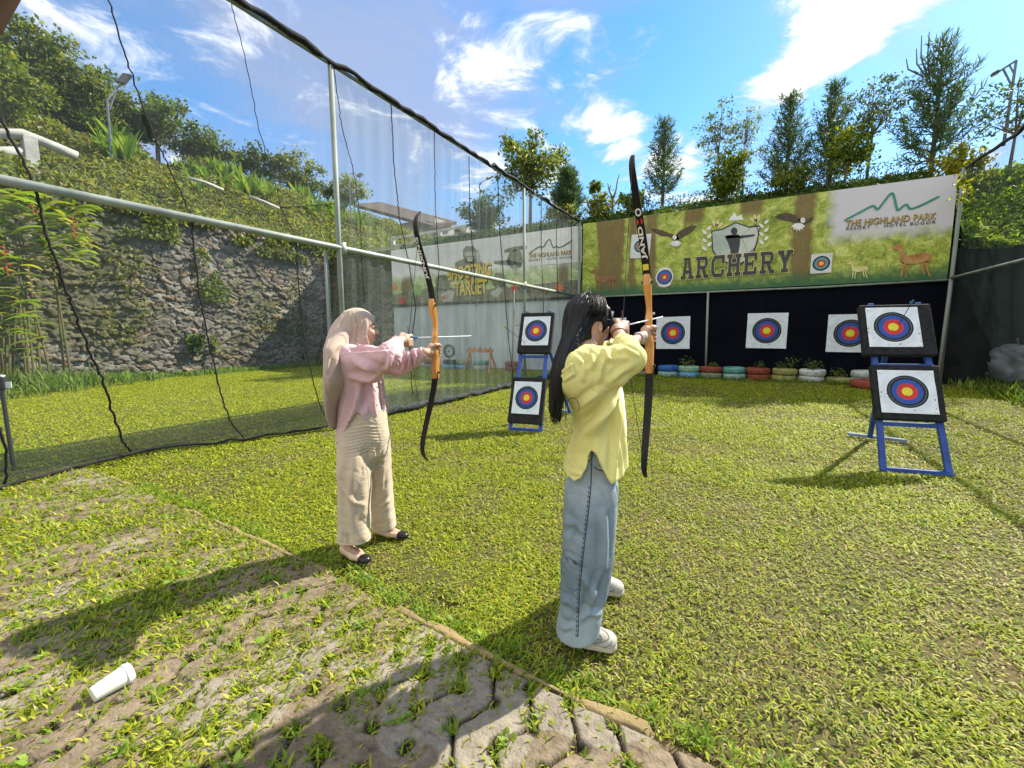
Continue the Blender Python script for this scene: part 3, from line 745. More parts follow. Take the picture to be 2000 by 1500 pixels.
hedge('thin twiggy hedge right of the yellow bush', 4.8, 7.4, 17.0, .7, 300, DARKG)

# hillside trees (left)
TH = 'trees on the left hill crest'
def at_hill(px, py, X):
    p = onX(px, py, X); return (X, p[1], float(hill_z(np.array(float(X)), np.array(p[1]))) - .1)
def hh_at(px, py, X, b): return onX(px, py, X)[2] - b[2]
b = at_hill(60, 250, -24.5); broadleaf('hill_tree', 'huge dense tree at the left edge of the photo', TH, b, hh_at(40, 62, -24.5, b), 2.6, 2.2, 14000, .2, GREEN + DARKG + OLIVE, 110, .55, .2, crown_c=.55)
b = at_hill(150, 260, -23.6); broadleaf('hill_tree', 'smaller dense tree right of the huge one', TH, b, hh_at(150, 178, -23.6, b), 1.3, 1.1, 5200, .18, GREEN + DARKG, 50, .45, .12, crown_c=.55)
b = at_hill(-20, 300, -20.5); broadleaf('hill_tree', 'light green leafy tree by the white concrete railing', TH, b, 2.6, 1.5, 1.2, 4200, .18, LIME + GREEN, 40, .45, .12, crown_c=.6)
b = at_hill(305, 290, -23.5); broadleaf('hill_tree', 'tree with drooping leaves and a pinkish trunk right of the first lamp', TH, b, hh_at(300, 183, -23.5, b), 1.5, 1.25, 3400, .2, DARKG + GREEN, 44, .42, .1, crown_c=.68)
b = at_hill(225, 285, -25); broadleaf('hill_tree', 'small dark tree behind the first lamp post', TH, b, hh_at(225, 215, -25, b), 1.3, .8, 1500, .26, DARKG, 30, .42, .08, crown_c=.6)
b = at_hill(405, 300, -23); broadleaf('hill_tree', 'round dark crowned tree above the canna plants', TH, b, hh_at(405, 248, -23, b), 1.1, .85, 2600, .19, DARKG + GREEN, 36, .34, .09, crown_c=.6)
b = at_hill(500, 345, -24); broadleaf('hill_tree', 'dark tree left of the twin crowned tree', TH, b, hh_at(510, 285, -24, b), 1.1, .9, 1700, .2, DARKG, 26, .36, .09, crown_c=.6)
b = at_hill(580, 360, -23.5); broadleaf('hill_tree', 'wide grey green tree left of the steel pole', TH, b, hh_at(580, 293, -23.5, b), 1.6, 1.1, 3000, .2, DARKG + OLIVE, 44, .4, .1, crown_c=.55)
b = at_hill(675, 395, -22.5); broadleaf('hill_tree', 'small light tree right of the steel pole beside the second lamp', TH, b, hh_at(665, 335, -22.5, b), 1.3, .8, 1500, .24, GREEN + OLIVE, 34, .4, .07, crown_c=.62)

# canna plants with broad upright leaves
def canna(base, label, s=1.0):
    root = empty('canna_plant', tuple(base)); tag(root, label, 'plant', 'broad leaved canna plants on the hill')
    V = []; Q = []; C = []
    for k in range(11):
        a = random.random() * 6.28; t = random.uniform(.08, .6); Ln = s * random.uniform(.7, 1.5); w = .10 * s * random.uniform(.8, 1.2)
        h = np.array([math.cos(a), math.sin(a), 0]); sd = np.array([-math.sin(a), math.cos(a), 0]); p = np.array(base) + h * .05
        col = np.array(random.choice([[.10, .20, .02], [.15, .25, .03], [.08, .15, .02], [.19, .27, .04]]))
        b0 = len(V)
        for i, f in enumerate(np.linspace(0, 1, 6)):
            tt = t + .9 * f * f * t; d = h * math.sin(tt) + np.array([0, 0, math.cos(tt)]); 
            if i: p = p + d * Ln / 5
            ww = w * math.sin(math.pi * min(1, .12 + .88 * f)) ** .8 if f < 1 else .003
            V += [p - sd * ww + np.array([0, 0, ww * .35]), p, p + sd * ww + np.array([0, 0, ww * .35])]; C += [col] * 3
        for i in range(5):
            q = b0 + i * 3; Q += [(q, q + 1, q + 4, q + 3), (q + 1, q + 2, q + 5, q + 4)]
    world_mesh('foliage', V, Q, leaf_m, root, col=C)
    return root
cl = []
protos = []
for i in range(5):
    protos.append(canna((-20.5, 8 + i, float(hill_z(np.array(-20.5), np.array(8. + i)))), 'bright green broad leaved canna plant growing on the hill crest', 1.15))
spots = []
for k in range(64):
    px = random.choice([random.uniform(330, 560), random.uniform(330, 520), random.uniform(205, 260), random.uniform(560, 720)])
    X = random.uniform(-19.8, -22.6); spots.append((px, X))
for k, (px, X) in enumerate(spots):
    yy = np.interp(px, [0, 200, 400, 560, 720], [250, 270, 330, 370, 410])
    b = at_hill(px, yy, X)
    o = protos[k] if k < 5 else copy_tree(protos[k % 5])
    o.location = b; o.rotation_euler = (0, 0, random.random() * 6.28); s = random.uniform(.5, .85); o.scale = (s, s, s)

# ginger bush at far left with hanging lobster-claw flowers
gb = onX(40, 560, -15.6); gbase = (-15.7, float(gb[1]), 0.0)
root = empty('ginger_bush', gbase); tag(root, 'big heliconia bush with long leaves against the stone wall at left', 'plant')
V = []; Q = []; C = []
for k in range(520):
    px, py = random.uniform(-80, 150), random.uniform(375, 700)
    if py > 520 and random.random() < .45 + max(0, px) / 150: continue
    X = random.uniform(-16.9, -15.0); p = onX(px, py, X)
    a = random.uniform(-1.2, 1.5); h = np.array([.35 * random.uniform(-1, 1), math.cos(a), 0]); h = h / np.linalg.norm(h); sd = np.array([-h[1], h[0], 0]); t = random.uniform(.5, 1.2); Ln = random.uniform(.35, .75); w = random.uniform(.07, .12)
    col = np.array(random.choice(GREEN + LIME + [[.14, .24, .02], [.18, .29, .03]])) * random.uniform(1.0, 1.5); b0 = len(V)
    for i, f in enumerate(np.linspace(0, 1, 5)):
        tt = t + 1.0 * f; d = h * math.sin(tt) + np.array([0, 0, math.cos(tt)])
        if i: p = p + d * Ln / 4
        ww = w * math.sin(math.pi * (.15 + .8 * f)) if f < 1 else .004
        V += [p - sd * ww + np.array([0, 0, ww * .3]), p, p + sd * ww + np.array([0, 0, ww * .3])]; C += [col] * 3
    for i in range(4):
        q = b0 + i * 3; Q += [(q, q + 1, q + 4, q + 3), (q + 1, q + 2, q + 5, q + 4)]
world_mesh('foliage', V, Q, leaf_m, root, col=C)
stm = MB()
for k in range(14):
    p = onX(random.uniform(-60, 110), random.uniform(400, 470), random.uniform(-17.0, -16.2)); stm.tube([(p[0] - .2, p[1] + random.uniform(-.4, .4), 0), (p[0] - .1, p[1] + .1, p[2] * .6), tuple(p)], [.03, .025, .012], 6)
stm.build('stem', mat('plant_stem', (.10, .13, .03), (.16, .12, .06), scale=5), root)
for (px, py, colr, kk) in ((12, 512, (.40, .04, .03), 8), (146, 452, (.42, .09, .04), 7), (172, 455, (.36, .34, .07), 10), (68, 432, (.4, .05, .04), 2), (60, 555, (.36, .36, .10), 8)):
    mb = MB(); p = onX(px, py, -14.9)
    for i in range(kk):
        z = p[2] + .3 - i * .075; s = 1 if i % 2 else -1; c_ = tuple(np.array(colr) * random.uniform(.8, 1.15))
        q = np.array([p[0], p[1], z]); mb.add([q + (0, 0, .04), q + (.025, s * .03, .02), q + (.02, s * .08, .04), q + (-.02, s * .04, -.02), q + (0, 0, -.03)], [(0, 1, 2), (0, 2, 3), (3, 2, 4), (1, 4, 2), (0, 4, 1)], c_)
    mb.tube([p + (0, 0, .4), p + (0, 0, .3 - kk * .075)], .012, 5, col=(.3, .2, .05))
    mb.build('flower', mat('heliconia_bract', (1, 1, 1), attr=True, rough=.4, trans=.25), root)

# ================================================================== BACK WALL
BYW = 14.1
galv = mat('galvanised_steel', (.22, .25, .22), (.36, .39, .35), scale=3, rough=.55, metal=.25, bump=.1, stretch=(1, 1, .4))
pole_m = mat('painted_pole', (.15, .18, .155), (.25, .28, .245), scale=4, rough=.6, bump=.15, stretch=(1, 1, .3))
black_m = mat('black_rope', (.012, .012, .014), (.03, .03, .032), scale=30, rough=.9, bump=.3)
navy = mat('navy_panel', (.0012, .0016, .005), (.003, .004, .009), scale=1.2, rough=.85, spec=.08, bump=.15, bscale=8)
bw = empty('backstop_wall', (-.5, BYW, 0)); tag(bw, 'dark navy panelled backstop under the archery banner', 'backstop wall')
xs_ = [-4.98, -3.35, -1.07, .45, 1.95, 4.12]
for i in range(5):
    mb = MB(); mb.box(((xs_[i] + xs_[i + 1]) / 2, BYW + .05 + .008 * (i % 2), 1.27), (xs_[i + 1] - xs_[i] - .012, .05, 2.56)); mb.build('panel', navy, bw)
mb = MB(); mb.tube([(-4.9, BYW - .02, 2.50), (-2, BYW - .04, 2.49), (1.6, BYW - .03, 2.47), (4.1, BYW - .02, 2.50)], .028, 8); mb.build('rail', pole_m, bw, smooth=True)
mb = MB(); mb.box((-4.6 + 4.1, BYW + .35, 2.4), (9.2, .5, 4.7)); mb.build('wall_core', mat('dark_backing', (.02, .02, .022), rough=.9), bw)
sb = empty('range_wall', (-9.2, BYW, 0)); tag(sb, 'pale blue grey sheet wall under the shooting banner behind the net', 'backstop wall')
pale = mat('pale_sheet', (.30, .36, .40), (.46, .52, .55), scale=.9, rough=.7, bump=.2, bscale=5, stretch=(2.2, 1, .5))
for i in range(6):
    x0 = -13.45 + i * 1.41; mb = MB(); mb.box((x0 + .7, BYW + .05 + .006 * (i % 2), 1.27), (1.40, .04, 2.52)); mb.build('sheet', pale, sb)
mb = MB(); mb.box((-9.2, BYW + .35, 2.4), (8.45, .5, 4.7)); mb.build('wall_core', MATS['dark_backing'], sb)
mb = MB(); mb.tube([(-13.4, BYW - .02, 2.52), (-5.0, BYW - .02, 2.50)], .03, 8); mb.build('rail', black_m, sb)
# ------------------------------------------------------------------ banners
def banner_mat(name, trunks, logo_x, logo_z, cols, low, pale_c):
    m = bpy.data.materials.new(name); m.use_nodes = True; nt = m.node_tree; N = nt.nodes; L = nt.links
    p = N['Principled BSDF']; p.inputs['Roughness'].default_value = .45; p.inputs['Specular IOR Level'].default_value = .25
    tcn = N.new('ShaderNodeTexCoord'); sep = N.new('ShaderNodeSeparateXYZ'); L.new(tcn.outputs['Object'], sep.inputs[0])
    def mth(op, a, b=None, clamp=False):
        n = N.new('ShaderNodeMath'); n.operation = op; n.use_clamp = clamp
        for i, v in enumerate((a, b)):
            if v is None: continue
            if isinstance(v, (int, float)): n.inputs[i].default_value = v
            else: L.new(v, n.inputs[i])
        return n.outputs[0]
    def noise(scale, det=6, stretch=(1, 1, 1), dist=0.0):
        mp = N.new('ShaderNodeMapping'); mp.inputs['Scale'].default_value = stretch; L.new(tcn.outputs['Object'], mp.inputs[0])
        n = N.new('ShaderNodeTexNoise'); n.inputs['Scale'].default_value = scale; n.inputs['Detail'].default_value = det; n.inputs['Distortion'].default_value = dist; n.inputs['Roughness'].default_value = .65
        L.new(mp.outputs[0], n.inputs['Vector']); return n.outputs['Fac']
    def mix(f, a, b):
        n = N.new('ShaderNodeMix'); n.data_type = 'RGBA'
        L.new(f, n.inputs['Factor'])
        for s, v in (('A', a), ('B', b)):
            if isinstance(v, tuple): n.inputs[s].default_value = (*v, 1)
            else: L.new(v, n.inputs[s])
        return n.outputs['Result']
    def sstep(v, lo, hi):
        n = N.new('ShaderNodeMapRange'); n.interpolation_type = 'SMOOTHSTEP'; L.new(v, n.inputs['Value']); n.inputs['From Min'].default_value = lo; n.inputs['From Max'].default_value = hi; return n.outputs[0]
    rp = N.new('ShaderNodeValToRGB'); L.new(noise(2.6, 8, (1, 1, 1.2), 1.2), rp.inputs[0])
    el = rp.color_ramp.elements; el[0].position = .33; el[0].color = (*cols[0], 1); el[1].position = .66; el[1].color = (*cols[2], 1)
    e = el.new(.5); e.color = (*cols[1], 1)
    c = rp.outputs[0]
    c = mix(sstep(noise(11, 6, (1, 1, 1), 1.5), .52, .66), c, cols[3])
    c = mix(sstep(noise(26, 4, (1, 1, 1.5), 2.5), .56, .64), c, tuple(q * .30 for q in cols[0]))
    c = mix(sstep(noise(19, 5, (1, 1, 1), 2.0), .60, .68), c, tuple(min(.8, q * 1.15) for q in cols[2]))
    wobble = mth('MULTIPLY', mth('SUBTRACT', noise(1.4, 3), .5), .35)
    bark = mix(noise(9, 5, (3, 1, .25)), (.05, .03, .012), (.26, .17, .065))
    for (tx, tw, tz0) in trunks:
        d = mth('ABSOLUTE', mth('ADD', mth('SUBTRACT', sep.outputs[0], tx), wobble))
        f = sstep(d, tw + .07, tw - .06)
        if tz0 is not None: f = mth('MULTIPLY', f, sstep(mth('ADD', sep.outputs[2], wobble), tz0 - .15, tz0 + .15))
        c = mix(mth('MULTIPLY', f, .9), c, bark)
    fz = sstep(mth('ADD', sep.outputs[2], mth('MULTIPLY', noise(5, 5), -.55)), -.95, -1.42)
    c = mix(fz, c, low)
    edge = mth('ADD', sep.outputs[0], mth('MULTIPLY', mth('SUBTRACT', noise(2.2, 4), .5), .5))
    top = mth('ADD', sep.outputs[2], mth('MULTIPLY', mth('SUBTRACT', noise(2.6, 4), .5), .5))
    fl = mth('MULTIPLY', sstep(edge, logo_x - .12, logo_x + .18), sstep(top, logo_z - .2, logo_z + .18))
    c = mix(fl, c, pale_c)
    L.new(c, p.inputs['Base Color'])
    bn = N.new('ShaderNodeBump'); bn.inputs['Strength'].default_value = .25; bn.inputs['Distance'].default_value = .06; L.new(noise(1.3, 3, (2.2, 1, .6)), bn.inputs['Height']); L.new(bn.outputs[0], p.inputs['Normal'])
    return m

def banner(x0, x1, z0, z1, name, m, label):
    nx, nz = 120, 26; xs = np.linspace(x0, x1, nx); zs = np.linspace(z0, z1, nz); X, Z = np.meshgrid(xs, zs, indexing='ij')
    Yb = BYW - .03 + .008 * np.sin(X * 3.1) * np.sin((Z - z0) / (z1 - z0) * math.pi) + (fbm(np.stack([X * 1.6, Z * .8, X * 0], -1), 2) - .5) * .02
    o = world_mesh(name, np.stack([X, Yb, Z], -1).reshape(-1, 3), grid_faces(nx, nz), m, loc=((x0 + x1) / 2, BYW, (z0 + z1) / 2), smooth=True)
    tag(o, label, 'banner'); return o
bcx = (-4.93 + 4.09) / 2
bm = banner_mat('forest_print', [(-4.0 - bcx, .42, None), (-2.75 - bcx, .17, None), (-1.55 - bcx, .25, .75), (-.1 - bcx, .28, .8), (1.15 - bcx, .22, None), (-3.3 - bcx, .12, None)], 1.72 - bcx, -.02,
                ((.11, .17, .025), (.36, .43, .06), (.58, .62, .18), (.18, .21, .04)), (.04, .12, .05), (.56, .545, .60))
AB = banner(-4.93, 4.09, 2.53, 4.885, 'archery_banner', bm, 'long forest print banner reading ARCHERY with a shield and the hotel logo')
bcx2 = (-13.42 - 4.98) / 2
sm_ = banner_mat('battle_print', [(-12.6 - bcx2, .3, -1.2), (-5.6 - bcx2, .2, -1.2)], -40, -.02, ((.20, .32, .07), (.40, .50, .20), (.62, .68, .46), (.30, .38, .16)), (.05, .06, .035), (.70, .72, .72))
nt = sm_.node_tree
SBN = banner(-13.42, -4.98, 2.55, 4.84, 'shooting_banner', sm_, 'grey green banner reading SHOOTING TARGET seen through the net')

def B2(px, py, off=.045, W=BYW): p = onY(px, py, W); return (p[0], W - off, p[2])
def flat(name, pts, m, parent, off=.045):
    mb = MB(); mb.poly([B2(x, y, off) for x, y in pts]); return mb.build(name, m, parent)
def multi(name, polys, m, parent, off=.045):
    mb = MB()
    for pts in polys: mb.poly([B2(x, y, off) for x, y in pts])
    return mb.build(name, m, parent)
def strip(pts, w, off):
    """ribbon along world points lying in the banner plane"""
    V = []; F = []; P_ = [np.array(p) for p in pts]
    for i, p in enumerate(P_):
        t = P_[min(i + 1, len(P_) - 1)] - P_[max(i - 1, 0)]; t /= np.linalg.norm(t); nn = np.array([-t[2], 0, t[0]])
        ww = w * (1 if 0 < i < len(P_) - 1 else .5); V += [p + nn * ww, p - nn * ww]
    for i in range(len(P_) - 1): F.append((2 * i, 2 * i + 1, 2 * i + 3, 2 * i + 2))
    return V, F
def smooth_line(pts, k=4):
    pts = [np.array(p, float) for p in pts]
    for _ in range(k):
        out = [pts[0]]
        for a, b in zip(pts[:-1], pts[1:]): out += [a * .75 + b * .25, a * .25 + b * .75]
        pts = out + [pts[-1]]
    return pts

def text_mesh(txt, bold=0.0, spacing=1.0, shear=0.0):
    cu = bpy.data.curves.new('lettering', 'FONT'); cu.body = txt; cu.size = 1.0; cu.offset = bold; cu.space_character = spacing; cu.shear = shear; cu.resolution_u = 4
    to = bpy.data.objects.new('lettering', cu); COL.objects.link(to); bpy.context.view_layer.update()
    me = bpy.data.meshes.new_from_object(to.evaluated_get(bpy.context.evaluated_depsgraph_get()))
    V = np.array([v.co[:] for v in me.vertices]); F = [tuple(p.vertices) for p in me.polygons]
    bpy.data.objects.remove(to); bpy.data.curves.remove(cu); bpy.data.meshes.remove(me)
    V[:, 0] = (V[:, 0] - V[:, 0].min()) / (V[:, 0].max() - V[:, 0].min()); V[:, 1] = (V[:, 1] - V[:, 1].min()) / (V[:, 1].max() - V[:, 1].min())
    return V, F
def put_text(txt, c00, c10, h, m, parent, off, bold=0.0, spacing=1.0, name='lettering', shear=0.0):
    """c00,c10: world corners of the baseline; h cap height in metres, upright in the banner plane"""
    V, F = text_mesh(txt, bold, spacing, shear); a = np.array(c00); b = np.array(c10)
    P_ = a + (b - a) * V[:, 0:1] + np.array([0, 0, h]) * V[:, 1:2]; P_[:, 1] = BYW - off
    mb = MB(); mb.add([tuple(p) for p in P_], F); return mb.build(name, m, parent)

ink = mat('dark_ink', (.035, .037, .04), (.05, .052, .055), scale=3, rough=.5)
gold = mat('gold_ink', (.42, .29, .06), (.50, .36, .09), scale=3, rough=.5)
goldk = mat('gold_shadow_ink', (.07, .045, .02), rough=.6)
tealk = mat('teal_ink', (.02, .20, .13), (.03, .26, .17), scale=3, rough=.5)
whitek = mat('white_ink', (.62, .62, .60), (.74, .74, .72), scale=4, rough=.5)
paleink = mat('pale_green_ink', (.42, .50, .36), (.58, .62, .50), scale=2, rough=.5)
brownk = mat('brown_ink', (.055, .04, .025), (.10, .075, .045), scale=14, rough=.6)
creamk = mat('cream_ink', (.56, .52, .20), (.66, .62, .32), scale=5, rough=.5)
deerk = mat('deer_ink', (.30, .14, .04), (.48, .27, .10), scale=6, rough=.6)

# slab serif ARCHERY letters from strokes (unit boxes, y up)
def rect(x0, y0, x1, y1): return [(x0, y0), (x1, y0), (x1, y1), (x0, y1)]
SL = .17
GL = {
 'A': [[(.10, 0), (.30, 0), (.50, 1), (.34, 1)], [(.70, 0), (.92, 0), (.66, 1), (.50, 1)], rect(.30, .26, .72, .42), rect(0, 0, .40, SL), rect(.60, 0, 1, SL), rect(.20, 1 - SL, .62, 1)],
 'R': [rect(.10, 0, .32, 1), rect(0, 0, .44, SL), rect(0, 1 - SL, .72, 1), [(.72, 1), (.90, .86), (.90, .60), (.72, .44), (.66, .56), (.68, .84)], rect(.30, .42, .74, .58), [(.44, .44), (.66, .44), (.90, 0), (.66, 0)], rect(.62, 0, 1, SL)],
 'C': [[(.24, 1), (.80, 1), (.80, 1 - SL), (.24, 1 - SL)], [(0, .76), (.24, 1), (.30, .80), (.22, .70), (.22, .30), (.30, .20), (.24, 0), (0, .24)], rect(.24, 0, .80, SL), rect(.76, .62, .98, 1), [(.76, .36), (.98, .36), (.98, .18), (.80, 0), (.76, .16)]],
 'H': [rect(.10, 0, .32, 1), rect(.68, 0, .90, 1), rect(.30, .42, .70, .58), rect(0, 0, .42, SL), rect(.58, 0, 1, SL), rect(0, 1 - SL, .42, 1), rect(.58, 1 - SL, 1, 1)],
 'E': [rect(.10, 0, .34, 1), rect(0, 0, .95, SL), rect(0, 1 - SL, .95, 1), rect(.30, .42, .66, .58), rect(.76, .12, .95, .36), rect(.76, .64, .95, .88), rect(.60, .34, .72, .66)],
 'Y': [rect(.39, 0, .61, .5), [(.08, 1), (.32, 1), (.61, .44), (.39, .40)], [(.68, 1), (.92, 1), (.61, .40), (.40, .44)], rect(.27, 0, .73, SL), rect(0, 1 - SL, .42, 1), rect(.58, 1 - SL, 1, 1)],
}
def slab(word, p0, p1, h0, h1, off, m, parent, grow=0.0):
    mb = MB(); a = np.array(p0); b = np.array(p1); n = len(word); wd = .86 / n; k = 0
    for i, ch in enumerate(word):
        for poly in GL[ch]:
            cxp = sum(q[0] for q in poly) / len(poly); cyp = sum(q[1] for q in poly) / len(poly); pts = []
            for (x, y) in poly:
                x += grow * (1 if x > cxp else -1); y += grow * .7 * (1 if y > cyp else -1)
                t = (i + .07 + x * .86) / n; base = a + (b - a) * t; hh = h0 + (h1 - h0) * t
                pts.append((base[0], BYW - off - .0004 * (k % 7), base[2] + y * hh))
            mb.poly(pts); k += 1
    return mb.build('lettering', m, parent)
l0 = B2(1328, 547); l1 = B2(1549, 531); hL = onY(1328, 505, BYW)[2] - l0[2]; hR = onY(1549, 488, BYW)[2] - l1[2]
slab('ARCHERY', l0, l1, hL, hR, .058, creamk, AB, .035)
slab('ARCHERY', l0, l1, hL, hR, .066, ink, AB)
# shield with archer
flat('shield', [(1389, 451), (1411, 447), (1437, 434), (1463, 443), (1486, 440), (1481, 468), (1474, 492), (1457, 512), (1441, 522), (1420, 515), (1401, 505), (1391, 490)], ink, AB, .047)
flat('shield', [(1391.5, 453.5), (1412, 449.5), (1437, 437), (1437, 518), (1420, 512), (1403, 503), (1393.5, 489)], mat('shield_grey', (.30, .36, .32), (.46, .50, .46), scale=2, rough=.5), AB, .050)
flat('shield', [(1437, 437), (1463, 446), (1483.5, 443.5), (1478.5, 467), (1472, 490), (1455, 509), (1437, 518)], mat('shield_light', (.40, .45, .38), (.56, .58, .52), scale=2, rough=.5), AB, .0505)
arch = MB()
cpt = lambda x, y, r, n=14: [(x + r * math.cos(6.283 * i / n), y + r * 1.1 * math.sin(6.283 * i / n)) for i in range(n)]
for pts in (cpt(1434, 452, 6.5), [(1416, 461), (1430, 459), (1441, 458), (1446, 462), (1445, 480), (1441, 500), (1443, 515), (1424, 515), (1427, 490), (1422, 474), (1417, 466)], [(1444, 461), (1474, 458), (1474, 462), (1444, 467)], [(1417, 462), (1426, 460), (1446, 461), (1446, 464), (1420, 467)]):
    arch.poly([B2(x, y, .054) for x, y in pts])
for pl, w in (([(1475, 438), (1481, 450), (1481, 468), (1474, 486), (1462, 496)], .012), ([(1475, 438), (1447, 462), (1462, 496)], .004)):
    Vs, Fs = strip([B2(x, y, .0555) for x, y in smooth_line(pl, 3 if w > .01 else 0)], w, 0); arch.add(Vs, Fs)
arch.build('archer_figure', ink, AB)
def leafpoly(x, y, a, l, w): c_, s_ = math.cos(a), math.sin(a); return [(x + c_ * u - s_ * v, y + s_ * u + c_ * v) for u, v in ((0, 0), (l * .3, w), (l * .7, w * .8), (l, 0), (l * .7, -w * .8), (l * .3, -w))]
multi('laurel', [leafpoly(1381, 490 - 8 * i, -1.57 + (.85 if i % 2 else -.85), 13, 3) for i in range(6)], whitek, AB, .049)
multi('laurel', [leafpoly(1492, 478 - 8 * i, -1.57 + (.85 if i % 2 else -.85), 13, 3) for i in range(6)], whitek, AB, .049)
multi('laurel', [leafpoly(1398, 445, a, 18, 3.5) for a in (-1.9, -1.2, -.55)], creamk, AB, .049)
multi('laurel', [leafpoly(1478, 436, a, 18, 3.5) for a in (-2.5, -1.9, -1.25)], creamk, AB, .049)
flat('glow', [(1422, 432), (1428, 424), (1434, 415), (1440, 424), (1448, 419), (1452, 430)], whitek, AB, .048)
def eagle(cx_, cy_, s):
    P_ = lambda q: [(cx_ + x * s, cy_ + y * s) for x, y in q]
    mb = MB()
    for q in ([(-2, 2), (-14, -3), (-30, -4), (-44, -12), (-52, -20), (-40, -19), (-26, -16), (-12, -10), (0, -6)], [(0, -4), (10, -14), (24, -22), (38, -27), (47, -25), (40, -16), (26, -7), (12, 1), (4, 5)], [(-5, -4), (6, -6), (10, 4), (6, 12), (-2, 10)]): mb.poly([B2(x, y, .047) for x, y in P_(q)])
    mb.build('eagle_print', brownk, AB)
    mb = MB(); mb.poly([B2(x, y, .0505) for x, y in P_(cpt(0, -1, 4.5))])
    for i in range(6): mb.poly([B2(x, y, .0495 + .0005 * i) for x, y in P_(leafpoly(2, 6, .5 + .4 * i, 15, 2.6))])
    mb.build('eagle_print', whitek, AB)
eagle(1318, 465, .92); 
def eagle2(cx_, cy_, s):
    P_ = lambda q: [(cx_ + x * s, cy_ + y * s) for x, y in q]; mb = MB()
    for q in ([(0, -3), (-12, -12), (-30, -17), (-46, -14), (-54, -8), (-42, -3), (-26, 0), (-10, 6)], [(0, -3), (14, -4), (26, -9), (22, 2), (8, 7)], [(-6, -3), (6, -4), (7, 6), (-4, 9)]): mb.poly([B2(x, y, .047) for x, y in P_(q)])
    mb.build('eagle_print', brownk, AB); mb = MB(); mb.poly([B2(x, y, .0505) for x, y in P_(cpt(4, -1, 5))])
    for i in range(6): mb.poly([B2(x, y, .0495 + .0005 * i) for x, y in P_(leafpoly(-6, 5, .5 + .42 * i, 17, 3))])
    mb.build('eagle_print', whitek, AB)
eagle2(1564, 432, .95)
def deer(cx_, cy_, s, m, flip=1):
    P_ = lambda q: [(cx_ + x * s * flip, cy_ + y * s) for x, y in q]; mb = MB()
    for q in ([(-26, -8), (-10, -9), (8, -12), (26, -15), (36, -12), (38, -2), (34, 5), (20, 6), (2, 9), (-14, 10), (-24, 6), (-28, -2)], [(-26, -8), (-30, -20), (-40, -20), (-44, -24), (-36, -30), (-28, -32), (-22, -26), (-16, -9)], [(-24, 4), (-18, 6), (-20, 22), (-24, 34), (-26, 34), (-24, 20)], [(-14, 8), (-8, 8), (-12, 24), (-13, 36), (-16, 36), (-15, 22)], [(24, 4), (32, 2), (30, 16), (36, 34), (33, 34), (27, 20)], [(16, 6), (22, 4), (21, 16), (24, 30), (21, 30), (17, 17)], [(-26, -30), (-20, -36), (-19, -31), (-24, -27)]): mb.poly([B2(x, y, .047) for x, y in P_(q)])
    mb.build('deer_print', m, AB)
deer(1782, 508, .95, deerk); deer(1180, 546, .62, mat('deer_faded_ink', (.22, .10, .05), (.30, .16, .08), scale=8), 1)
deer(1676, 527, .5, creamk)
# hotel logo
def logo(parent, pts, t0, t1, h1_, s0, s1, h2_, line_m, text_m, shadow_m, w=.022):
    mb = MB(); Vs, Fs = strip([B2(x, y, .052) for x, y in smooth_line(pts, 2)], w, 0); mb.add(Vs, Fs); mb.build('mountain_line', line_m, parent)
    put_text('THE HIGHLAND PARK', np.array(B2(*t0)) + (.012, 0, -.014), np.array(B2(*t1)) + (.012, 0, -.014), h1_, shadow_m, parent, .050, bold=.012, spacing=1.05)
    put_text('THE HIGHLAND PARK', B2(*t0), B2(*t1), h1_, text_m, parent, .056, bold=.006, spacing=1.05)
    put_text('RESORT  -  HOTEL BOGOR', B2(*s0), B2(*s1), h2_, shadow_m, parent, .052, bold=.02, spacing=1.35)
logo(AB, [(1648, 431.5), (1675, 417), (1703, 402), (1708, 404), (1712.5, 412), (1726, 394), (1740, 376), (1745, 382), (1750, 408), (1753, 412.5), (1766, 400), (1771, 401), (1774, 408), (1780, 409), (1800, 401), (1833.5, 384)], (1651, 443), (1826.5, 428.5), .155, (1652, 450.5), (1826, 437.5), .075, tealk, gold, goldk)
# shooting banner art
flat('logo_panel', [(1029, 456), (1137, 442), (1137, 512), (1029, 520)], whitek, SBN, .040)
logo(SBN, [(1033, 497), (1056, 480), (1061, 486), (1074.7, 462.5), (1081, 487), (1088, 480), (1093, 486), (1119, 470)], (1034, 504), (1117, 497.5), .15, (1034, 511), (1117, 504.5), .07, ink, gold, goldk, .02)
flat('sky_print', [(820, 485), (1024, 455), (1024, 500), (950, 520), (820, 525)], mat('grey_sky_ink', (.50, .52, .54), (.62, .63, .64), scale=2), SBN, .039)
oliv = mat('olive_ink', (.09, .10, .06), (.20, .20, .12), scale=12, rough=.6); greyk = mat('grey_ink', (.30, .30, .27), (.42, .42, .38), scale=10, rough=.6)
multi('soldier_print', [[(905, 489), (912, 481), (926, 481), (932, 489), (932, 503), (925, 515), (912, 515), (906, 503)], [(890, 514), (905, 506), (934, 506), (948, 516), (948, 522), (890, 524)],
      [(850, 548), (858, 538), (872, 537), (880, 546), (880, 560), (872, 568), (856, 566)], [(838, 570), (852, 563), (878, 566), (890, 576), (888, 590), (838, 592)], [(960, 545), (970, 533), (984, 534), (990, 544), (988, 558), (966, 560)], [(955, 566), (986, 556), (1000, 566), (1002, 586), (955, 588)],
      [(990, 512), (996, 494), (1008, 487), (1018, 492), (1022, 508), (1018, 522), (1000, 524)], [(986, 488), (1006, 482), (1030, 480), (1030, 486), (1004, 492), (986, 494)], [(966, 510), (996, 508), (1020, 514), (1018, 520), (966, 516)]], oliv, SBN, .044)
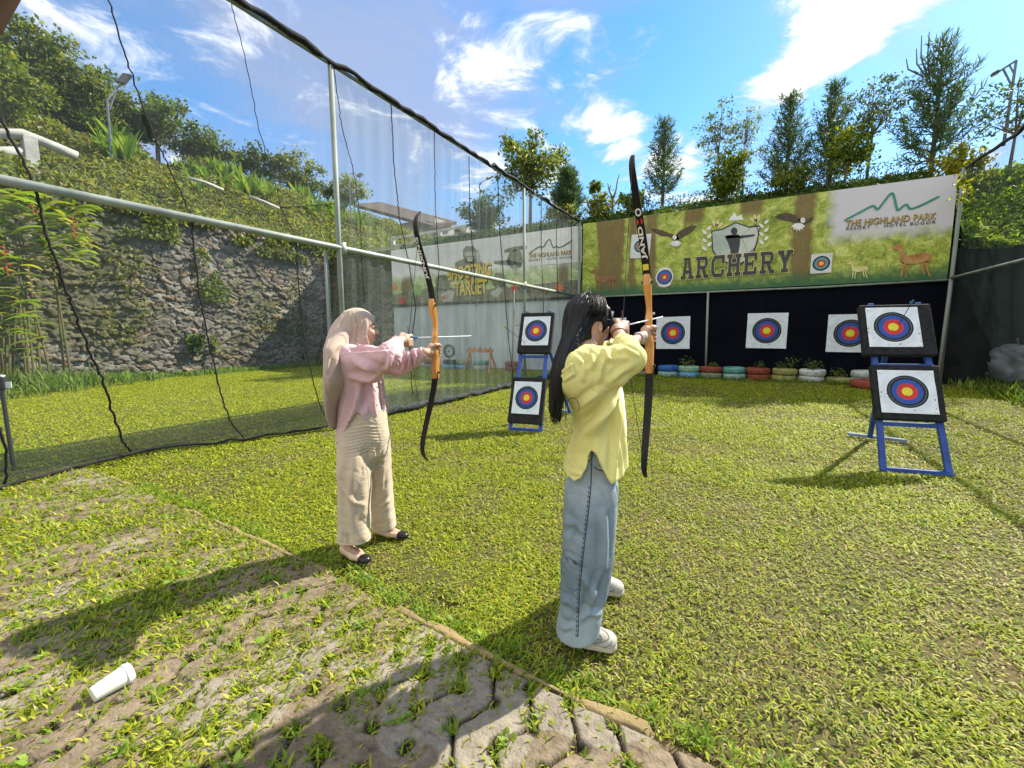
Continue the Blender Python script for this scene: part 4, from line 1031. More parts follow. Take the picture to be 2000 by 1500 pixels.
multi('soldier_print', [[(909, 492), (928, 492), (929, 500), (909, 501)], [(912, 503), (926, 503), (924, 511), (914, 511)], [(862, 576), (878, 566), (890, 571), (884, 588), (868, 590)], [(958, 574), (976, 560), (984, 566), (972, 582)], [(930, 494), (936, 486), (940, 512), (934, 514)], [(1003, 520), (1008, 516), (1010, 536), (1005, 536)]], greyk, SBN, .047)
flat('ground_print', [(766, 576), (850, 560), (960, 566), (1137, 545), (1137, 577), (960, 588), (766, 594)], mat('mud_ink', (.07, .07, .04), (.22, .22, .13), scale=4, rough=.7), SBN, .042)
yel = mat('yellow_ink', (.58, .42, .03), (.66, .52, .06), scale=6, rough=.5)
def cond(word, p0, p1, h, parent):
    put_text(word, np.array(B2(*p0)) + (.03, 0, -.03), np.array(B2(*p1)) + (.03, 0, -.03), h, ink, parent, .052, bold=.05)
    put_text(word, B2(*p0), B2(*p1), h, yel, parent, .060, bold=.03)
cond('SHOOTING', (877, 549), (961, 538), .50, SBN); cond('TARGET', (890, 579), (953, 574), .56, SBN)
def splat(px, py, r, m):
    a = [(px + r * (1 if i % 2 else .45) * random.uniform(.8, 1.15) * math.cos(6.283 * i / 22), py + r * (1 if i % 2 else .45) * random.uniform(.8, 1.15) * math.sin(6.283 * i / 22)) for i in range(22)]
    mb = MB(); c_ = B2(px, py, .05); pts = [B2(x, y, .05) for x, y in a]; mb.add([c_] + pts, [(0, i + 1, (i + 1) % 22 + 1) for i in range(22)]); mb.build('splat', m, SBN)
redk = mat('red_ink', (.55, .03, .03), rough=.5); orank = mat('orange_ink', (.55, .16, .04), rough=.5); grnk = mat('green_ink', (.22, .40, .10), rough=.5)
for s_ in ((787, 588, 9, redk), (816, 569, 14, grnk), (773, 561, 8, orank), (868, 581, 6, redk), (1005, 564, 9, redk), (1093, 562, 13, orank), (917, 545, 6, redk)): splat(*s_)

# ------------------------------------------------------------------ target faces
def face_mat(name, R, rings, paper, off=(0, 0)):
    m = bpy.data.materials.new(name); m.use_nodes = True; nt = m.node_tree; N = nt.nodes; L = nt.links; p = N['Principled BSDF']; p.inputs['Roughness'].default_value = .75; p.inputs['Specular IOR Level'].default_value = .2
    tcn = N.new('ShaderNodeTexCoord'); mp = N.new('ShaderNodeMapping'); mp.inputs['Scale'].default_value = (1, 0, 1); mp.inputs['Location'].default_value = (off[0], 0, off[1]); L.new(tcn.outputs['Object'], mp.inputs[0])
    ln = N.new('ShaderNodeVectorMath'); ln.operation = 'LENGTH'; L.new(mp.outputs[0], ln.inputs[0])
    dv = N.new('ShaderNodeMath'); dv.operation = 'DIVIDE'; L.new(ln.outputs['Value'], dv.inputs[0]); dv.inputs[1].default_value = R
    rp = N.new('ShaderNodeValToRGB'); rp.color_ramp.interpolation = 'CONSTANT'; el = rp.color_ramp.elements
    el[0].position = 0; el[0].color = (*rings[0][1], 1); el[1].position = rings[1][0]; el[1].color = (*rings[1][1], 1)
    for pos, c in rings[2:]: e = el.new(pos); e.color = (*c, 1)
    L.new(dv.outputs[0], rp.inputs[0])
    nz = N.new('ShaderNodeTexNoise'); nz.inputs['Scale'].default_value = 9; nz.inputs['Detail'].default_value = 5; L.new(tcn.outputs['Object'], nz.inputs[0])
    mr_ = N.new('ShaderNodeMapRange'); L.new(nz.outputs['Fac'], mr_.inputs[0]); mr_.inputs['To Min'].default_value = .75; mr_.inputs['To Max'].default_value = 1.15
    mx = N.new('ShaderNodeMix'); mx.data_type = 'RGBA'; mx.blend_type = 'MULTIPLY'; mx.inputs['Factor'].default_value = 1; L.new(rp.outputs[0], mx.inputs['A']); L.new(mr_.outputs[0], mx.inputs['B'])
    vo = N.new('ShaderNodeTexVoronoi'); vo.inputs['Scale'].default_value = 24 if R < .3 else 12; L.new(tcn.outputs['Object'], vo.inputs['Vector'])
    sv = N.new('ShaderNodeSeparateColor'); L.new(vo.outputs['Color'], sv.inputs[0])
    th = N.new('ShaderNodeMath'); th.operation = 'MULTIPLY'; L.new(sv.outputs[0], th.inputs[0]); th.inputs[1].default_value = .16
    lt = N.new('ShaderNodeMath'); lt.operation = 'LESS_THAN'; L.new(vo.outputs['Distance'], lt.inputs[0]); L.new(th.outputs[0], lt.inputs[1])
    gt = N.new('ShaderNodeMath'); gt.operation = 'GREATER_THAN'; L.new(sv.outputs[1], gt.inputs[0]); gt.inputs[1].default_value = .55
    hm = N.new('ShaderNodeMath'); hm.operation = 'MULTIPLY'; L.new(lt.outputs[0], hm.inputs[0]); L.new(gt.outputs[0], hm.inputs[1])
    hx_ = N.new('ShaderNodeMix'); hx_.data_type = 'RGBA'; L.new(hm.outputs[0], hx_.inputs['Factor']); L.new(mx.outputs['Result'], hx_.inputs['A']); hx_.inputs['B'].default_value = (.03, .03, .035, 1)
    L.new(hx_.outputs['Result'], p.inputs['Base Color'])
    bn = N.new('ShaderNodeBump'); bn.inputs['Strength'].default_value = .6; bn.inputs['Distance'].default_value = .03; L.new(nz.outputs['Fac'], bn.inputs['Height']); L.new(bn.outputs[0], p.inputs['Normal'])
    return m
YEL, RED, BLU, BLK, WHT, GRY = (.62, .56, .05), (.50, .045, .045), (.035, .085, .34), (.02, .026, .032), (.62, .68, .74), (.36, .40, .44)
RINGS = [(0, YEL), (.105, (.42, .40, .05)), (.112, YEL), (.205, RED), (.30, (.36, .03, .04)), (.307, RED), (.40, BLU), (.50, (.02, .05, .22)), (.507, BLU), (.60, BLK), (.70, GRY), (.709, BLK), (.795, WHT), (.895, GRY), (.903, WHT), (.99, GRY), (1.0, WHT)]
facem = face_mat('target_face', .445, RINGS, WHT)
R2 = [(0, YEL), (.22, RED), (.42, (.10, .30, .36)), (.66, BLK), (.82, (.62, .63, .64))]
facem2 = face_mat('square_target_face', .23, R2, WHT)
R3 = [(0, YEL), (.16, RED), (.36, (.06, .14, .44)), (.60, BLK), (.70, (.66, .66, .64))]
facem3 = face_mat('round_target_face', .31, R3, WHT)
def sheet(w, h, dom=.012, n=18, seed=0, curl=0.0, round_=False):
    xs = np.linspace(-w / 2, w / 2, n); zs = np.linspace(-h / 2, h / 2, n); X, Z = np.meshgrid(xs, zs, indexing='ij')
    Y = -(fbm(np.stack([X * 7 + seed * 3, Z * 7, X * 0 + seed], -1), 3)) * dom - .004
    Y -= curl * np.clip((X / w + Z / h) - .75, 0, 1) ** 1.5
    if round_:
        k = np.maximum(np.abs(X), np.abs(Z)) / (np.sqrt(X ** 2 + Z ** 2) + 1e-9); X, Z = X * k, Z * k
    return np_mesh('target_face', np.stack([X, Y, Z], -1).reshape(-1, 3), grid_faces(n, n), smooth=True)
def wall_face(px0, py0, px1, py1, label, seed):
    a = onY(px0, py0, BYW); b = onY(px1, py1, BYW); c_ = (a + b) / 2
    o = link('paper_target', sheet(.98, .98, .02, 22, seed), facem, loc=(c_[0], BYW + .01, c_[2])); o.rotation_euler = (0, random.uniform(-.02, .02), 0)
    tag(o, label, 'paper target', 'paper targets on the dark backstop'); return o
wall_face(1190, 620, 1222, 682, 'paper target mostly hidden behind the head of the woman in yellow', 1).location.x = -3.93
wall_face(1283, 619, 1346, 682, 'wrinkled paper target just right of the wooden bow grip', 2)
wall_face(1458, 612, 1538, 681, 'paper target alone in the middle of the dark backstop', 3)
wall_face(1620, 614, 1702, 689, 'paper target half hidden behind the right stand', 4)
o = link('paper_target', sheet(.60, .72, .01, 16, 6), facem2, loc=tuple(onY(1251, 481, BYW - .05))); tag(o, 'square white paper target on the banner behind the bow limb', 'paper target'); o.rotation_euler = (0, .06, 0)
o = link('paper_target', sheet(.46, .50, .01, 16, 7), facem2, loc=tuple(onY(1604, 514.5, BYW - .05))); tag(o, 'small square paper target on the banner right of ARCHERY', 'paper target')
o = link('round_target', sheet(.52, .60, .01, 24, 8, round_=True), facem3, loc=tuple(onY(1298, 541.5, BYW - .06))); tag(o, 'round white rimmed target disc at the bottom edge of the banner', 'round target')

# ------------------------------------------------------------------ target stands
blue_m = mat('blue_paint', (.015, .045, .22), (.03, .08, .32), scale=5, rough=.45, bump=.1)
foam_m = mat('black_foam', (.006, .007, .009), (.02, .02, .022), scale=20, rough=.85, bump=.5, bscale=60)
white_m = mat('white_plastic', (.72, .72, .70), rough=.4)
def stand(p0, p1, rotdeg, lean_deg, label, rear, rear_bar):
    p0 = np.array(p0); p1 = np.array(p1); c_ = (p0 + p1) / 2; w = np.linalg.norm(p1 - p0); rot = math.radians(rotdeg); le = math.radians(lean_deg)
    root = empty('target_stand', (c_[0], c_[1], 0), (0, 0, rot)); tag(root, label, 'target stand')
    H = 1.78; sl = lambda x, t: (x, math.sin(le) * t, math.cos(le) * t)
    for s in (-1, 1):
        mb = MB(); mb.bar(sl(s * w / 2, 0), sl(s * (w / 2 - .05), H), .05, .04, up=(0, 1, 0)); mb.build('leg', blue_m, root, local=True, bevel=.004)
    mb = MB(); mb.bar(sl(-w / 2, .02), sl(w / 2, .02), .035, .035); mb.build('crossbar', blue_m, root, local=True)
    for t in (.47, 1.08):
        mb = MB(); mb.bar(sl(-w / 2, t), sl(w / 2, t), .035, .04); mb.build('crossbar', blue_m, root, local=True)
    inv = Matrix.Rotation(-rot, 3, 'Z'); rp_ = inv @ Vector((rear[0] - c_[0], rear[1] - c_[1], 0)); a_ = inv @ Vector((rear_bar[0][0] - c_[0], rear_bar[0][1] - c_[1], .03)); b_ = inv @ Vector((rear_bar[1][0] - c_[0], rear_bar[1][1] - c_[1], .03))
    mb = MB(); t_ = sl(0, H * .97); mb.bar(t_, (rp_[0], rp_[1], .03), .045, .035, up=(0, 1, 0)); mb.build('rear_leg', blue_m, root, local=True)
    mb = MB(); mb.bar(tuple(a_), tuple(b_), .05, .035); mb.build('foot_bar', mat('scuffed_blue_paint', (.10, .15, .26), (.20, .26, .36), scale=8, rough=.5), root, local=True)
    return root, rot, le, c_
def board(root, rot, le, c_, t, xoff, w, h, fw, fh, foff, label, seed, curl=0, twist=0.0):
    M_ = Matrix.Rotation(rot, 3, 'Z')
    p = M_ @ Vector((xoff, math.sin(le) * t - .055, math.cos(le) * t)); loc = (c_[0] + p[0], c_[1] + p[1], p[2])
    e = (Matrix.Rotation(rot, 3, 'Z') @ Matrix.Rotation(-le, 3, 'X') @ Matrix.Rotation(twist, 3, 'Y')).to_euler()
    mb = MB(); n = 14
    Vg = []; 
    mb.box((0, 0, 0), (w, .07, h), bev=.008)
    o = mb.build('target_board', foam_m, local=True, loc=loc, rot=e); tag(o, label, 'target board', 'black foam boards on the stands')
    link('target_face', sheet(fw, fh, .014, 22, seed, curl), facem_b, o, loc=(foff[0], -.037, foff[1]))
    for (x, z) in ((-fw / 2 + .02 + foff[0], fh / 2 - .02 + foff[1]), (fw / 2 - .02 + foff[0], -fh / 2 + .02 + foff[1])):
        mb = MB(); mb.box((x, -.052, z), (.02, .012, .02)); mb.build('pin', white_m, o, local=True)
    return o
facem_b = face_mat('board_target_face', .208, RINGS, WHT)
SR = stand((1.216, 5.25), (1.713, 5.33), 9.5, 24, 'blue A-frame stand at right holding two black boards', (1.40, 6.72), ((1.20, 6.80), (1.74, 6.66)))
SLf = stand((-2.87, 5.22), (-2.43, 5.27), 8, 21, 'blue A-frame stand left of the woman in yellow holding two black boards', (-2.55, 6.70), ((-2.75, 6.75), (-2.30, 6.68)))
b1 = board(*SR, .80, -.015, .55, .56, .45, .44, (-.01, .0), 'right stand lower board with a curled target corner', 11, .05)
b2 = board(*SR, 1.47, -.035, .60, .56, .44, .44, (-.035, .02), 'right stand upper board with one arrow in its red ring', 12, 0)
b3 = board(*SLf, .44, .0, .50, .66, .40, .46, (.0, .03), 'left stand lower board close to the grass', 13, .02)
b4 = board(*SLf, 1.44, .02, .50, .62, .40, .44, (.01, .02), 'left stand upper board with a neon arrow stuck low in its paper', 14, 0)

arrow_sh = mat('arrow_shaft', (.62, .66, .68), rough=.3, spec=.5); dark_sh = mat('carbon_shaft', (.03, .03, .035), rough=.4); tip_m = mat('steel_tip', (.6, .6, .58), rough=.3, metal=.8)
def arrow(tail, tip, shm, fl_col, label, group='arrows', L_r=.0035):
    tail = np.array(tail, float); tip = np.array(tip, float); d = unit(tip - tail); x = unit(np.cross(d, (0, 0, 1.0))); y = np.cross(x, d)
    root = empty('arrow', tuple(tail)); tag(root, label, 'arrow', group)
    mb = MB(); mb.tube([tail, tip - d * .02], L_r, 7); mb.build('shaft', shm, root, smooth=True)
    mb = MB(); mb.tube([tip - d * .025, tip - d * .012, tip], [L_r * 1.15, L_r * 1.1, .0006], 7); mb.build('point', tip_m, root, smooth=True)
    fm = mat('fletching_%d_%d_%d' % tuple(int(100 * c) for c in fl_col), fl_col, rough=.5, trans=.3)
    for k in range(3):
        a = k * 2.094 + .5; r = x * math.cos(a) + y * math.sin(a); s = np.cross(d, r) * .0009; mb = MB()
        pr = [(.018, .003), (.024, .015), (.045, .016), (.075, .009), (.088, .003)]; A_ = [tail + d * t + r * q - s for t, q in pr]; B_ = [tail + d * t + r * q + s for t, q in pr]; n = len(pr)
        mb.add(A_ + B_, [tuple(range(n)), tuple(range(2 * n - 1, n - 1, -1))] + [(i, i + n, (i + 1) % n + n, (i + 1) % n) for i in range(n)]); mb.build('fletching', fm, root)
    mb = MB(); mb.tube([tail - d * .012, tail + d * .008], L_r * 1.15, 7); mb.build('nock', fm, root)
    return root
def on_board(o, x, z, y=-.04): return np.array(o.matrix_world @ Vector((x, y, z)))
bpy.context.view_layer.update()
tp = on_board(b2, .03, .06, .0); arrow(onY(1783, 587, 5.25), tp, dark_sh, (.10, .35, .62), 'arrow with a blue and white tail in the upper right board', 'arrows stuck in the boards')
tp = on_board(b4, -.13, -.16, .0); arrow(onY(983, 636, 4.95), tp, dark_sh, (.55, .85, .12), 'arrow with neon yellow fletching stuck in the left upper board', 'arrows stuck in the boards')
a0 = gnd(1012, 872); a1 = gnd(965, 852); arrow((a0[0], a0[1], .035), (a1[0], a1[1], .03), dark_sh, (.2, .2, .22), 'dark arrow lying in the grass near the left stand')

# ------------------------------------------------------------------ tyres and plants
def tyre_mesh(r=.30, w=.165):
    prof = []
    for i in range(17):
        a = 2 * math.pi * i / 16; ca, sa = math.cos(a), math.sin(a); e = .55
        prof.append((r * .74 + r * .26 * math.copysign(abs(ca) ** e, ca), w / 2 * math.copysign(abs(sa) ** e, sa)))
    V = []; n = 36; F = []
    for i, (rr, z) in enumerate(prof[:-1]):
        for k in range(n):
            a = 2 * math.pi * k / n; g = 1 - .012 * (k % 2) * (rr > r * .9); V.append((rr * g * math.cos(a), rr * g * math.sin(a), z))
    m_ = 16
    for i in range(m_):
        for k in range(n): F.append((i * n + k, i * n + (k + 1) % n, ((i + 1) % m_) * n + (k + 1) % n, ((i + 1) % m_) * n + k))
    me = bpy.data.meshes.new('tyre'); me.from_pydata(V, [], F); me.polygons.foreach_set('use_smooth', np.ones(len(F), bool)); return me
TC = {'red brown': (.20, .045, .025), 'blue': (.02, .10, .30), 'light blue': (.10, .28, .46), 'pale green': (.20, .34, .24), 'olive': (.22, .22, .07), 'teal': (.08, .24, .20), 'pale teal': (.22, .34, .30), 'grey green': (.17, .21, .14), 'pale grey': (.36, .38, .36), 'faded white': (.42, .45, .42), 'black': (.02, .02, .02)}
def tyre(x, y, z, colour, label, group, r=.30, w=.165):
    c_ = TC[colour]; m = mat('tyre_paint_' + colour.replace(' ', '_'), tuple(q * .45 for q in c_), tuple(min(1, q * 1.1) for q in c_), scale=7, rough=.65, bump=.3, contrast=(.3, .55))
    me = tyre_base if (r == .30 and w == .165) else tyre_mesh(r, w)
    o = link('tyre', me.copy(), m, loc=(x, y, z)); o.rotation_euler = (random.uniform(-.02, .02), random.uniform(-.02, .02), random.random() * 6); tag(o, label, 'tyre', group); return o
tyre_base = tyre_mesh()
def sprig(x, y, z, label, n=60, s=.16):
    d = rand_dirs(n); d[:, 2] = np.abs(d[:, 2]); C = np.array([x, y, z]) + d * s * RNG.random((n, 1)) * np.array([1, 1, 1.1]) + np.array([0, 0, .02])
    V, Q, c = leaf_mesh(C, rand_dirs(n), rand_dirs(n) + np.array([0, 0, .7]), .07 * (.6 + .8 * RNG.random(n)), .045, GREEN + DARKG, .3)
    root = empty('tyre_plant', (x, y, z)); tag(root, label, 'plant', 'plants in the tyres'); world_mesh('foliage', V, Q, leaf_m, root, col=c)
    mb = MB()
    for k in range(5): mb.tube([(x, y, z - .1), (x + d[k][0] * s * .6, y + d[k][1] * s * .6, z + s * .7)], .004, 4, cap=False)
    mb.build('stem', MATS['plant_stem'], root)
cols_ = [('red brown', 'grey green', 1256), ('blue', 'pale teal', 1305), ('pale green', 'light blue', 1346), ('red brown', 'grey green', 1388), ('teal', 'pale teal', 1434), ('red brown', 'red brown', 1481), ('olive', 'olive', 1530), ('faded white', 'pale grey', 1583)]
where = ['directly right of the woman in yellow', 'second column from the bow', 'third column from the bow', 'under the pole on the backstop', 'just right of the backstop pole', 'between the teal and olive columns', 'between the red brown and the whitish column', 'at the right end of the double row']
for i, (cu, cl_, px) in enumerate(cols_):
    p = onY(px, 738, 13.72); x = p[0]; yb = 13.70
    tyre(x, yb, .075, cl_, 'lower %s painted tyre, %s' % (cl_, where[i]), 'painted tyres below the backstop')
    tyre(x + random.uniform(-.03, .03), yb, .245, cu, 'upper %s painted tyre, %s' % (cu, where[i]), 'painted tyres below the backstop')
    if i in (2, 3, 6, 7, 0, 5): sprig(x + random.uniform(-.1, .1), yb, .33, 'leafy plant in the upper %s tyre, %s' % (cu, where[i]), 110 if i in (7, 2) else 60, .26 if i in (7, 2) else .17)
q = gnd(1676, 757); tyre(q[0] + .25, q[1] + .1, .09, 'red brown', 'large red brown tyre lying alone left of the right stand', 'painted tyres below the backstop', .40, .18)
q = onY(1690, 735, 13.65); tyre(q[0], 13.65, .08, 'pale teal', 'lower pale tyre behind the right stand', 'painted tyres below the backstop'); tyre(q[0], 13.65, .25, 'pale grey', 'upper grey tyre behind the right stand', 'painted tyres below the backstop')
q = onY(1640, 738, 13.7); tyre(q[0], 13.75, .05, 'olive', 'half sunken olive tyre between the double row and the right stand', 'painted tyres below the backstop'); sprig(q[0] - .05, 13.7, .16, 'leafy plant beside the half sunken olive tyre', 90, .22)
sprig(onY(1545, 715, 13.8)[0], 13.82, .38, 'taller thin plant behind the olive column', 50, .28)
for (px, cu, cl_, lab) in ((842, 'red brown', 'grey green', 'behind the bow of the woman in pink'), (880, 'black', 'light blue', 'behind the net next to the bow'), (905, 'grey green', 'light blue', 'behind the net under the wheel target'), (1002, 'red brown', 'red brown', 'behind the net left of the target stand'), (940, 'teal', 'pale grey', 'behind the net under the wooden trestle')):
    x = onY(px, 715, 13.6)[0]
    tyre(x, 13.6, .075, cl_, 'lower %s tyre %s' % (cl_, lab), 'tyres below the shooting banner'); tyre(x, 13.6, .245, cu, 'upper %s tyre %s' % (cu, lab), 'tyres below the shooting banner')
wood_o = mat('orange_wood', (.34, .13, .04), (.46, .20, .07), scale=6, rough=.6, stretch=(1, 1, .3))
x0 = onY(918, 700, 12.6)[0]; x1 = onY(958, 700, 12.6)[0]; tr = empty('wooden_trestle', ((x0 + x1) / 2, 12.6, 0)); tag(tr, 'orange wooden trestle with pegs behind the net', 'trestle')
mb = MB(); mb.box(((x0 + x1) / 2, 12.6, .74), (x1 - x0 + .2, .08, .12)); mb.build('beam', wood_o, tr)
for i in range(5):
    mb = MB(); mb.box((x0 + (x1 - x0) * i / 4, 12.6, .83), (.05, .05, .07)); mb.build('peg', wood_o, tr)
for x, s in ((x0, -1), (x1, 1)):
    for t in (-1, 1):
        mb = MB(); mb.bar((x, 12.6, .72), (x + s * .10, 12.6 + t * .25, 0), .05, .05, up=(0, 1, 0)); mb.build('leg', wood_o, tr)
wt = onY(877, 686, 13.3); mb = MB(); Rx = Matrix.Rotation(math.pi / 2, 3, 'X')
mb.lathe([(.17, -.03), (.26, -.03), (.26, .03), (.17, .03), (.17, -.03)], tuple(wt), 28, rot=Rx)
w_o = mb.build('wheel_target', mat('wheel_rubber', (.04, .07, .07), (.08, .12, .11), scale=6, rough=.7), loc=tuple(wt)); tag(w_o, 'round dark wheel target standing behind the net', 'wheel target')
mb = MB()
for k in range(8): a = k * .785; mb.tube([wt, wt + np.array([math.cos(a) * .18, 0, math.sin(a) * .18])], .008, 5)
mb.tube([wt + (0, 0, -.25), (wt[0], wt[1], 0)], .02, 6); mb.build('spoke', MATS['wheel_rubber'], w_o)

# ------------------------------------------------------------------ net frame and nets
NX = -5.05
nf = empty('net_enclosure', (NX, 8, 0)); tag(nf, 'galvanised pole frame carrying the tall left net', 'net frame')
def pole(p, q, r, name='pole', m=pole_m, par=nf):
    mb = MB(); mb.tube([p, q], r, 12); return mb.build(name, m, par, smooth=True)
pp0 = onX(645, 122, NX); pp1 = onX(668, 610, NX); dirp = pp1 - pp0; ppb = pp1 + dirp * (pp1[2] / -dirp[2])
pole(pp0, ppb, .036); pole((NX - .12, float(onX(648, 490, NX)[1]), 2.5), (NX - .12, float(onX(648, 490, NX)[1]) - .03, 0), .028)
pole((NX, 10.0, 4.92), (NX, 10.0, 0), .034); pole((NX + .02, 14.0, 4.95), (NX + .02, 14.0, 0), .045); pole((NX, -3.0, 4.95), (NX, -3.0, 0), .036)
pole((NX - .35, 10.1, 2.45), (NX - .45, 10.1, 0), .02); pole((NX - .35, 10.1, 1.55), (NX, 10.1, 1.55), .015, 'brace')
pole((NX, -3.0, 2.55), (NX, 14.0, 2.55), .040, 'mid_rail', MATS['galvanised_steel']); pole((NX, -3.0, 4.93), (NX, 14.05, 4.93), .026, 'top_rail')
mb = MB(); y = -3.0; pts = []
while y < 14.05: pts.append((NX + .03 + random.gauss(0, .012), y, 4.955 + random.gauss(0, .014))); y += .16
mb.tube(pts, [.036 * random.uniform(.7, 1.35) for _ in pts], 8); mb.build('wrapped_net', black_m, nf, smooth=True)
for yj in (4.35, 10.0):
    mb = MB(); mb.tube([(NX, yj, 2.47), (NX, yj, 2.63)], .052, 12); mb.build('clamp', galv, nf, smooth=True)
pole((4.14, BYW - .10, 2.52), (4.10, BYW - .10, 0), .035, par=bw); pole((-1.07, BYW - .06, 2.5), (-1.04, BYW - .06, .0), .032, par=bw)

FY = [-3, 1.0, 2.2, 3.2, 4.2, 7, 14.1]; FX = [-5.9, -5.78, -6.15, -5.6, -5.28, -5.15, -5.06]
def net_x(Y, Z):
    foot = np.interp(Y, FY, FX); t = np.clip(1 - Z / 2.55, 0, 1)
    return NX - .03 + (foot - NX) * t ** 1.6 + .03 * np.sin(Y * 5.1 + Z) * np.clip(1 - Z / 5, .2, 1)
net_m = sheer('grey_net', (.22, .25, .27), .085, .06); net_m2 = sheer('dense_net', (.26, .31, .29), .17, .20); ground_sheet_m = sheer('dark_ground_sheet', (.03, .04, .035), .42, .1)
def net_piece(y0, y1, m, label, pleat=0.0):
    ys = np.linspace(y0, y1, int((y1 - y0) / .07)); zs = np.linspace(0.01, 4.93, 50); Yg, Zg = np.meshgrid(ys, zs, indexing='ij')
    X = net_x(Yg, Zg) + pleat * np.sin(Yg * 21 + np.sin(Zg * .8) * 1.5) * (.4 + .6 * vnoise(np.stack([Yg * 2, Zg * .4, Yg * 0], -1)))
    o = world_mesh('net', np.stack([X, Yg, Zg], -1).reshape(-1, 3), grid_faces(len(ys), len(zs)), m, loc=(NX, (y0 + y1) / 2, 0), smooth=True); tag(o, label, 'net'); return o
N1 = net_piece(-2.9, 4.30, net_m, 'clear grey safety net left of the tall pole', .0)
N2 = net_piece(4.34, 14.0, net_m2, 'streaky denser net from the tall pole to the back wall', .03)
ys = np.linspace(-1.5, 9.2, 90); t_ = np.linspace(0, 1, 8); Yf, Tf = np.meshgrid(ys, t_, indexing='ij'); x0f = np.interp(Yf, FY, FX); x1f = np.interp(Yf, [-1.5, 1, 2.5, 5.7, 7.7, 9.2], [-7.4, -7.3, -7.3, -7.2, -6.9, -5.6])
Zf = .045 + .02 * vnoise(np.stack([Yf * 3, Tf * 4, Yf * 0], -1))
fl = world_mesh('dark_ground_sheet', np.stack([x0f + (x1f - x0f) * Tf, Yf, Zf], -1).reshape(-1, 3), grid_faces(90, 8), ground_sheet_m, N1)  # thin dark see-through sheet lying on the ground outward from the net foot
def rope_on_net(pts, r, name, parent, wav=.0055):
    P_ = []
    for (px, py) in pts:
        X = NX
        for _ in range(6): p = onX(px, py, X); X = float(net_x(p[1], max(p[2], 0)))
        P_.append(onX(px, py, X + .012))
    L_ = []
    for a, b in zip(P_[:-1], P_[1:]):
        n = max(2, int(np.linalg.norm(b - a) / .045))
        for i in range(n): L_.append(a + (b - a) * i / n + np.array([0, random.gauss(0, wav), 0]))
    L_.append(P_[-1]); mb = MB(); mb.tube(L_, r, 6); return mb.build(name, black_m, parent, smooth=True)
rope_on_net([(212, 0), (256, 144), (300, 265), (344, 356), (374, 424)], .0075, 'seam_rope', N1); rope_on_net([(374, 424), (379, 500), (392, 590), (413, 690), (430, 765), (450, 825), (478, 858)], .009, 'seam_rope', N1)
rope_on_net([(453, 8), (480, 120), (505, 250), (535, 350), (549, 405), (578, 462)], .005, 'seam_rope', N1); rope_on_net([(578, 462), (582, 540), (592, 650), (610, 740), (628, 800), (650, 836)], .008, 'seam_rope', N1)
rope_on_net([(0, 228), (40, 310), (70, 380), (95, 470), (130, 570), (165, 660), (200, 745), (222, 812), (240, 862), (258, 884)], .011, 'seam_rope', N1, .007)
rope_on_net([(548, 405), (600, 402), (655, 398)], .007, 'seam_rope', N1, .006)
rope_on_net([(0, 835), (10, 880), (14, 920), (8, 948)], .011, 'seam_rope', N1)
for pts, r in (([(652, 135), (668, 250), (690, 330), (704, 430), (706, 500), (712, 590)], .006), ([(764, 205), (770, 330), (781, 430), (800, 520), (812, 600), (800, 700), (806, 770)], .008), ([(848, 255), (850, 400), (858, 520), (850, 650), (845, 740)], .007), ([(916, 305), (918, 420), (925, 520), (930, 600)], .009), ([(972, 335), (975, 440), (985, 560), (995, 680), (1005, 752)], .010), ([(1057, 385), (1057, 470), (1060, 560), (1062, 630)], .010), ([(1086, 402), (1087, 480), (1090, 590)], .010), ([(1116, 425), (1116, 500), (1115, 600)], .012)):
    rope_on_net(pts, r, 'seam_rope', N2, .006)
mb = MB(); pts = []; y = -1.5
while y < 14: pts.append((float(np.interp(y, FY, FX)) + .03 + random.gauss(0, .02), y, .04 + random.gauss(0, .008))); y += .14
k_ = sum(1 for p in pts if p[1] < 4.3)
mb.tube(pts[:k_ + 1], [.018 * random.uniform(.7, 1.3) for _ in pts[:k_ + 1]], 7); mb.build('foot_rope', black_m, N1, smooth=True)
mb = MB(); q_ = pts[k_:]; mb.tube([(p[0], p[1], .065 + random.gauss(0, .012)) for p in q_], [.055 * random.uniform(.55, 1.4) for _ in q_], 9); mb.build('foot_roll', mat('rolled_net', (.012, .016, .018), (.05, .06, .06), scale=14, rough=.9, bump=.6), N2, smooth=True)

# right net
RXN = 4.2
rf = empty('net_enclosure', (RXN, 10, 0)); tag(rf, 'pole frame carrying the dark right hand net', 'net frame')
pole((RXN, 4.0, 2.53), (RXN - .05, 14.1, 2.53), .034, 'mid_rail', par=rf); mb = MB(); pts = [(RXN + random.gauss(0, .01), 4 + i * .2, 5.0 + .10 * math.sin((i * .2) / 10.3 * math.pi) * -1 + random.gauss(0, .01)) for i in range(52)]; mb.tube(pts, .034, 8); mb.build('top_rail', mat('dark_rail', (.03, .035, .03), (.07, .07, .06), scale=8, rough=.8), rf, smooth=True)
pole((RXN, 4.0, 5.0), (RXN, 4.0, 0), .036, par=rf); pole((RXN - .03, 14.05, 5.0), (RXN - .05, 14.05, 0), .04, par=rf)
ys = np.linspace(4.0, 14.05, 150); zs = np.linspace(.02, 4.95, 40); Yg, Zg = np.meshgrid(ys, zs, indexing='ij')
Xr = RXN + .03 + .35 * np.clip(1 - Zg / 2.5, 0, 1) ** 1.5 + .03 * np.sin(Yg * 8 + Zg)
rnet_m = sheer('dark_green_net', (.035, .055, .055), .26, .14)
RN = world_mesh('net', np.stack([Xr, Yg, Zg], -1).reshape(-1, 3), grid_faces(150, 40), rnet_m, loc=(RXN, 9, 0), smooth=True); tag(RN, 'dark green shade net at the right edge', 'net')
